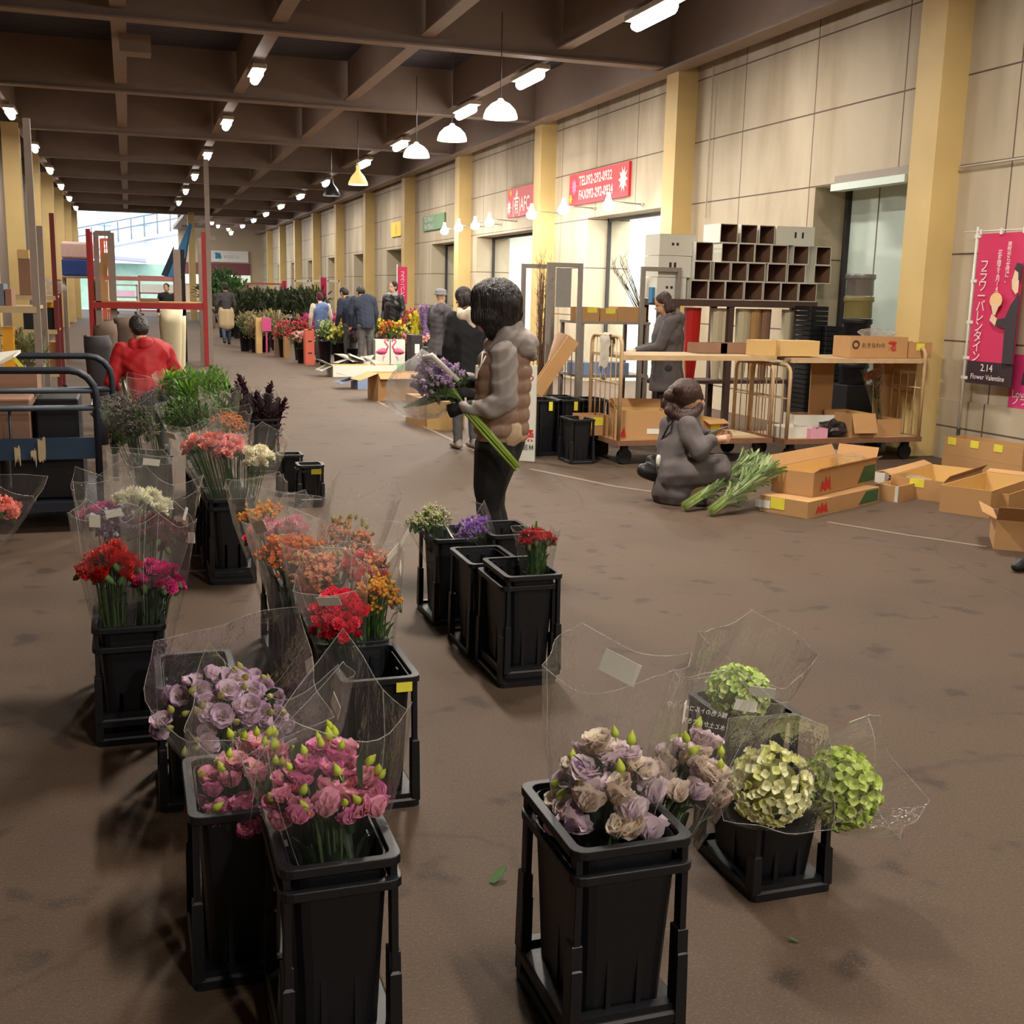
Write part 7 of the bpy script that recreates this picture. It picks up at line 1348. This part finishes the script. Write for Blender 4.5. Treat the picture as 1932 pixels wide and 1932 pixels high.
mb = MB(); A = AY(-8, 668, 8.6); B = AY(36, 690, 8.6); mb.slab([(A.x, 8.5, B.z), (B.x - .02, 8.5, A.z - .02), (B.x, 8.8, A.z), (A.x, 8.8, B.z + .06)], (0, 0, .02)); t = thing('white_sheet', 'white card sheet with yellow sticker lying on the blue cart', 'paper', (A.x, 8.5, B.z)); part('sheet', mb, M_tagw, t); mb = MB(); p = AY(36, 687, 8.4); mb.slab([(p.x - .04, 8.42, p.z + .03), (p.x - .02, 8.42, p.z + .045), (p.x + .03, 8.42, p.z - .02), (p.x + .01, 8.42, p.z - .04)], (0, .004, 0)); part('sticker', mb, M_yel, t)
A = AY(40, 745, 8.3); carton('brown carton supporting the white sheet inside the blue cart', (A.x - .15, 8.55, .862), .5, .4, AY(20, 690, 8.5).z - .89, 0, M_cardd, opened='none')
# kraft paper bundles behind the red jacket
for i, (px, yt, Y, w, m, d) in enumerate(((198, 612, 13.0, .11, mat('grey_kraft', (.44, .37, .32), .8), 'leftmost dark brown'), (214, 606, 13.6, .11, MATS['grey_kraft'], 'second dark brown'), (240, 604, 13.4, .12, MATS['grey_kraft'], 'third dark brown'), (322, 592, 13.2, .11, M_paper, 'pale crumpled'), (336, 600, 13.8, .08, M_paper, 'second pale crumpled'), (184, 640, 12.2, .12, mat('dark_wrap', (.22, .20, .22), .7), 'very dark'))):
    p = AY(px, yt, Y); q = random.Random(i); mb = MB(); rings = []
    for z, k in ((0, .5), (.25 * p.z, .6), (.6 * p.z, .85), (p.z * .92, 1.05), (p.z, 1.1)): rings.append([Vector((p.x + w * k * math.cos(2 * PI * j / 14) * q.uniform(.9, 1.1), Y + w * .7 * k * math.sin(2 * PI * j / 14), z + (.05 * q.uniform(-1, 1) if z > p.z * .95 else 0))) for j in range(14)])
    mb.loft(rings); single('wrapped_bundle', mb, m, d + ' paper bundle standing upright behind the red jacket', 'bundle', 'paper bundles behind the red jacket', True)
# ------------------------------------------------------------------ outside, seen through the far opening
M_conc = mat('pale_concrete', (.88, .88, .89), .8, .05, 2); M_cgrey = mat('grey_rail', (.40, .46, .54), .6)
mb = MB(); a, b_ = AY(150, 472, 95), AY(345, 428, 95); dz = 1.15
mb.slab([(a.x - 3, 95, a.z - .8), (b_.x + 1, 95, b_.z - .2), (b_.x + 1, 95, b_.z + .35), (a.x - 3, 95, a.z - .25)], (0, 6, 0)); struct('elevated_road', mb, M_conc)
mb = MB(); 
for k in range(12):
    f = k / 11; x = a.x - 2 + (b_.x - a.x + 3) * f; z = a.z - .45 + (b_.z - a.z + .55) * f; mb.bb(x - .05, x + .05, 94.9, 95, z, z + 1.5)
mb.slab([(a.x - 3, 94.95, a.z + .9), (b_.x + 1, 94.95, b_.z + 1.55), (b_.x + 1, 94.95, b_.z + 1.65), (a.x - 3, 94.95, a.z + 1.0)], (0, .05, 0)); mb.slab([(a.x - 3, 94.95, a.z + .3), (b_.x + 1, 94.95, b_.z + .9), (b_.x + 1, 94.95, b_.z + 1.0), (a.x - 3, 94.95, a.z + .4)], (0, .05, 0)); struct('road_railing', mb, M_cgrey)
mb = MB(); p = AY(285, 470, 97); mb.bb(p.x - .5, p.x + .5, 96, 98, 0, p.z + .5); struct('road_pillar', mb, M_conc)
mb = MB(); mb.bb(-14, 4, 120, 121, 0, 4.5); mb.bb(-14, 12, 150, 151, 0, 22); struct('building_far', mb, mat('white_facade', (.88, .90, .92), .8, .03))
mb = MB(); 
for px, py in ((197, 412), (270, 412)): p = AY(px, py, 149.5); mb.bb(p.x - .8, p.x + .8, 149.4, 149.95, p.z - .8, p.z + .8)
struct('window_20', mb, mat('pale_window', (.66, .76, .78), .4))
A = AY(205, 496, 84); B = AY(322, 527, 84); mb = MB(); mb.bb(-4, B.x + .5, 84, 84.1, 0, A.z); struct('green_net_wall', mb, mat('green_net', (.62, .76, .70), .8, .3, 1.5))
A = AY(172, 487, 83); B = AY(276, 497, 83); mb = MB(); mb.slab([(-4, 82, B.z + .35), (B.x, 82, B.z), (B.x, 84, A.z), (-4, 84, A.z + .35)], (0, 0, .08)); struct('awning', mb, mat('grey_awning', (.55, .55, .62), .7))
for i, (px0, px1, yt, Y) in enumerate(((216, 258, 536, 66), (262, 330, 520, 62))):
    A = AY(px0, yt, Y); B = AY(px1, yt, Y); t = thing('mesh_trolley', ('low loaded trolley out in the daylight', 'pale red trolley out in the daylight opening')[i], 'trolley', ((A.x + B.x) / 2, Y, 0), 0, 'trolleys outside in daylight')
    for X in (A.x, B.x): mb = MB(); mb.bb(X - .05, X + .05, Y - .05, Y + .05, .1, A.z); part('post', mb, (M_rgry, MATS['pale_red_paint'])[i], t)
    for z in (A.z, A.z * .6, .35): mb = MB(); mb.bb(A.x, B.x, Y - .05, Y + .3, z - .08, z); part('rail', mb, (M_rgry, MATS['pale_red_paint'])[i], t)
    for X in (A.x + .1, B.x - .1): mb = MB(); mb.lathe([(.09, -.03), (.09, .03)], n=10, cap=True); mb.v = [Vector((v.x, v.z, v.y)) + Vector((X, Y, .09)) for v in mb.v]; part('wheel', mb, M_wheel, t)
    mb = MB(); mb.bb(A.x + .1, B.x - .1, Y, Y + .5, A.z * .6 + .01, A.z * .8); single('load_box', mb, (mat('pinkish_load', (.80, .66, .74), .7), M_tagw)[i], ('pinkish load on the low trolley outside', 'white load on the pale red trolley outside')[i], 'box')
# blue tarpaulin hanging diagonally from the roof corner
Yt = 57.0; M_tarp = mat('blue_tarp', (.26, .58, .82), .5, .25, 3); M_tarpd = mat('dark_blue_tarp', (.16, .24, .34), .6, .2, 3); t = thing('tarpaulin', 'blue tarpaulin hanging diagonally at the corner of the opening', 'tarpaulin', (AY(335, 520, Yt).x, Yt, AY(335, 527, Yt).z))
def sheet(pts, m, off): mb = MB(); mb.slab([AY(px, py, Yt) + Vector((0, off, 0)) for px, py in pts], (0, .03, 0)); part('fold', mb, m, t)
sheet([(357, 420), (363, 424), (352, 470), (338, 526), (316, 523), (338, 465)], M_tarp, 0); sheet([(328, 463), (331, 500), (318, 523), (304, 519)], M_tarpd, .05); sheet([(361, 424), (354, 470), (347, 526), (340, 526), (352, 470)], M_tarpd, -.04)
bpy.data.scenes.remove(TMP)
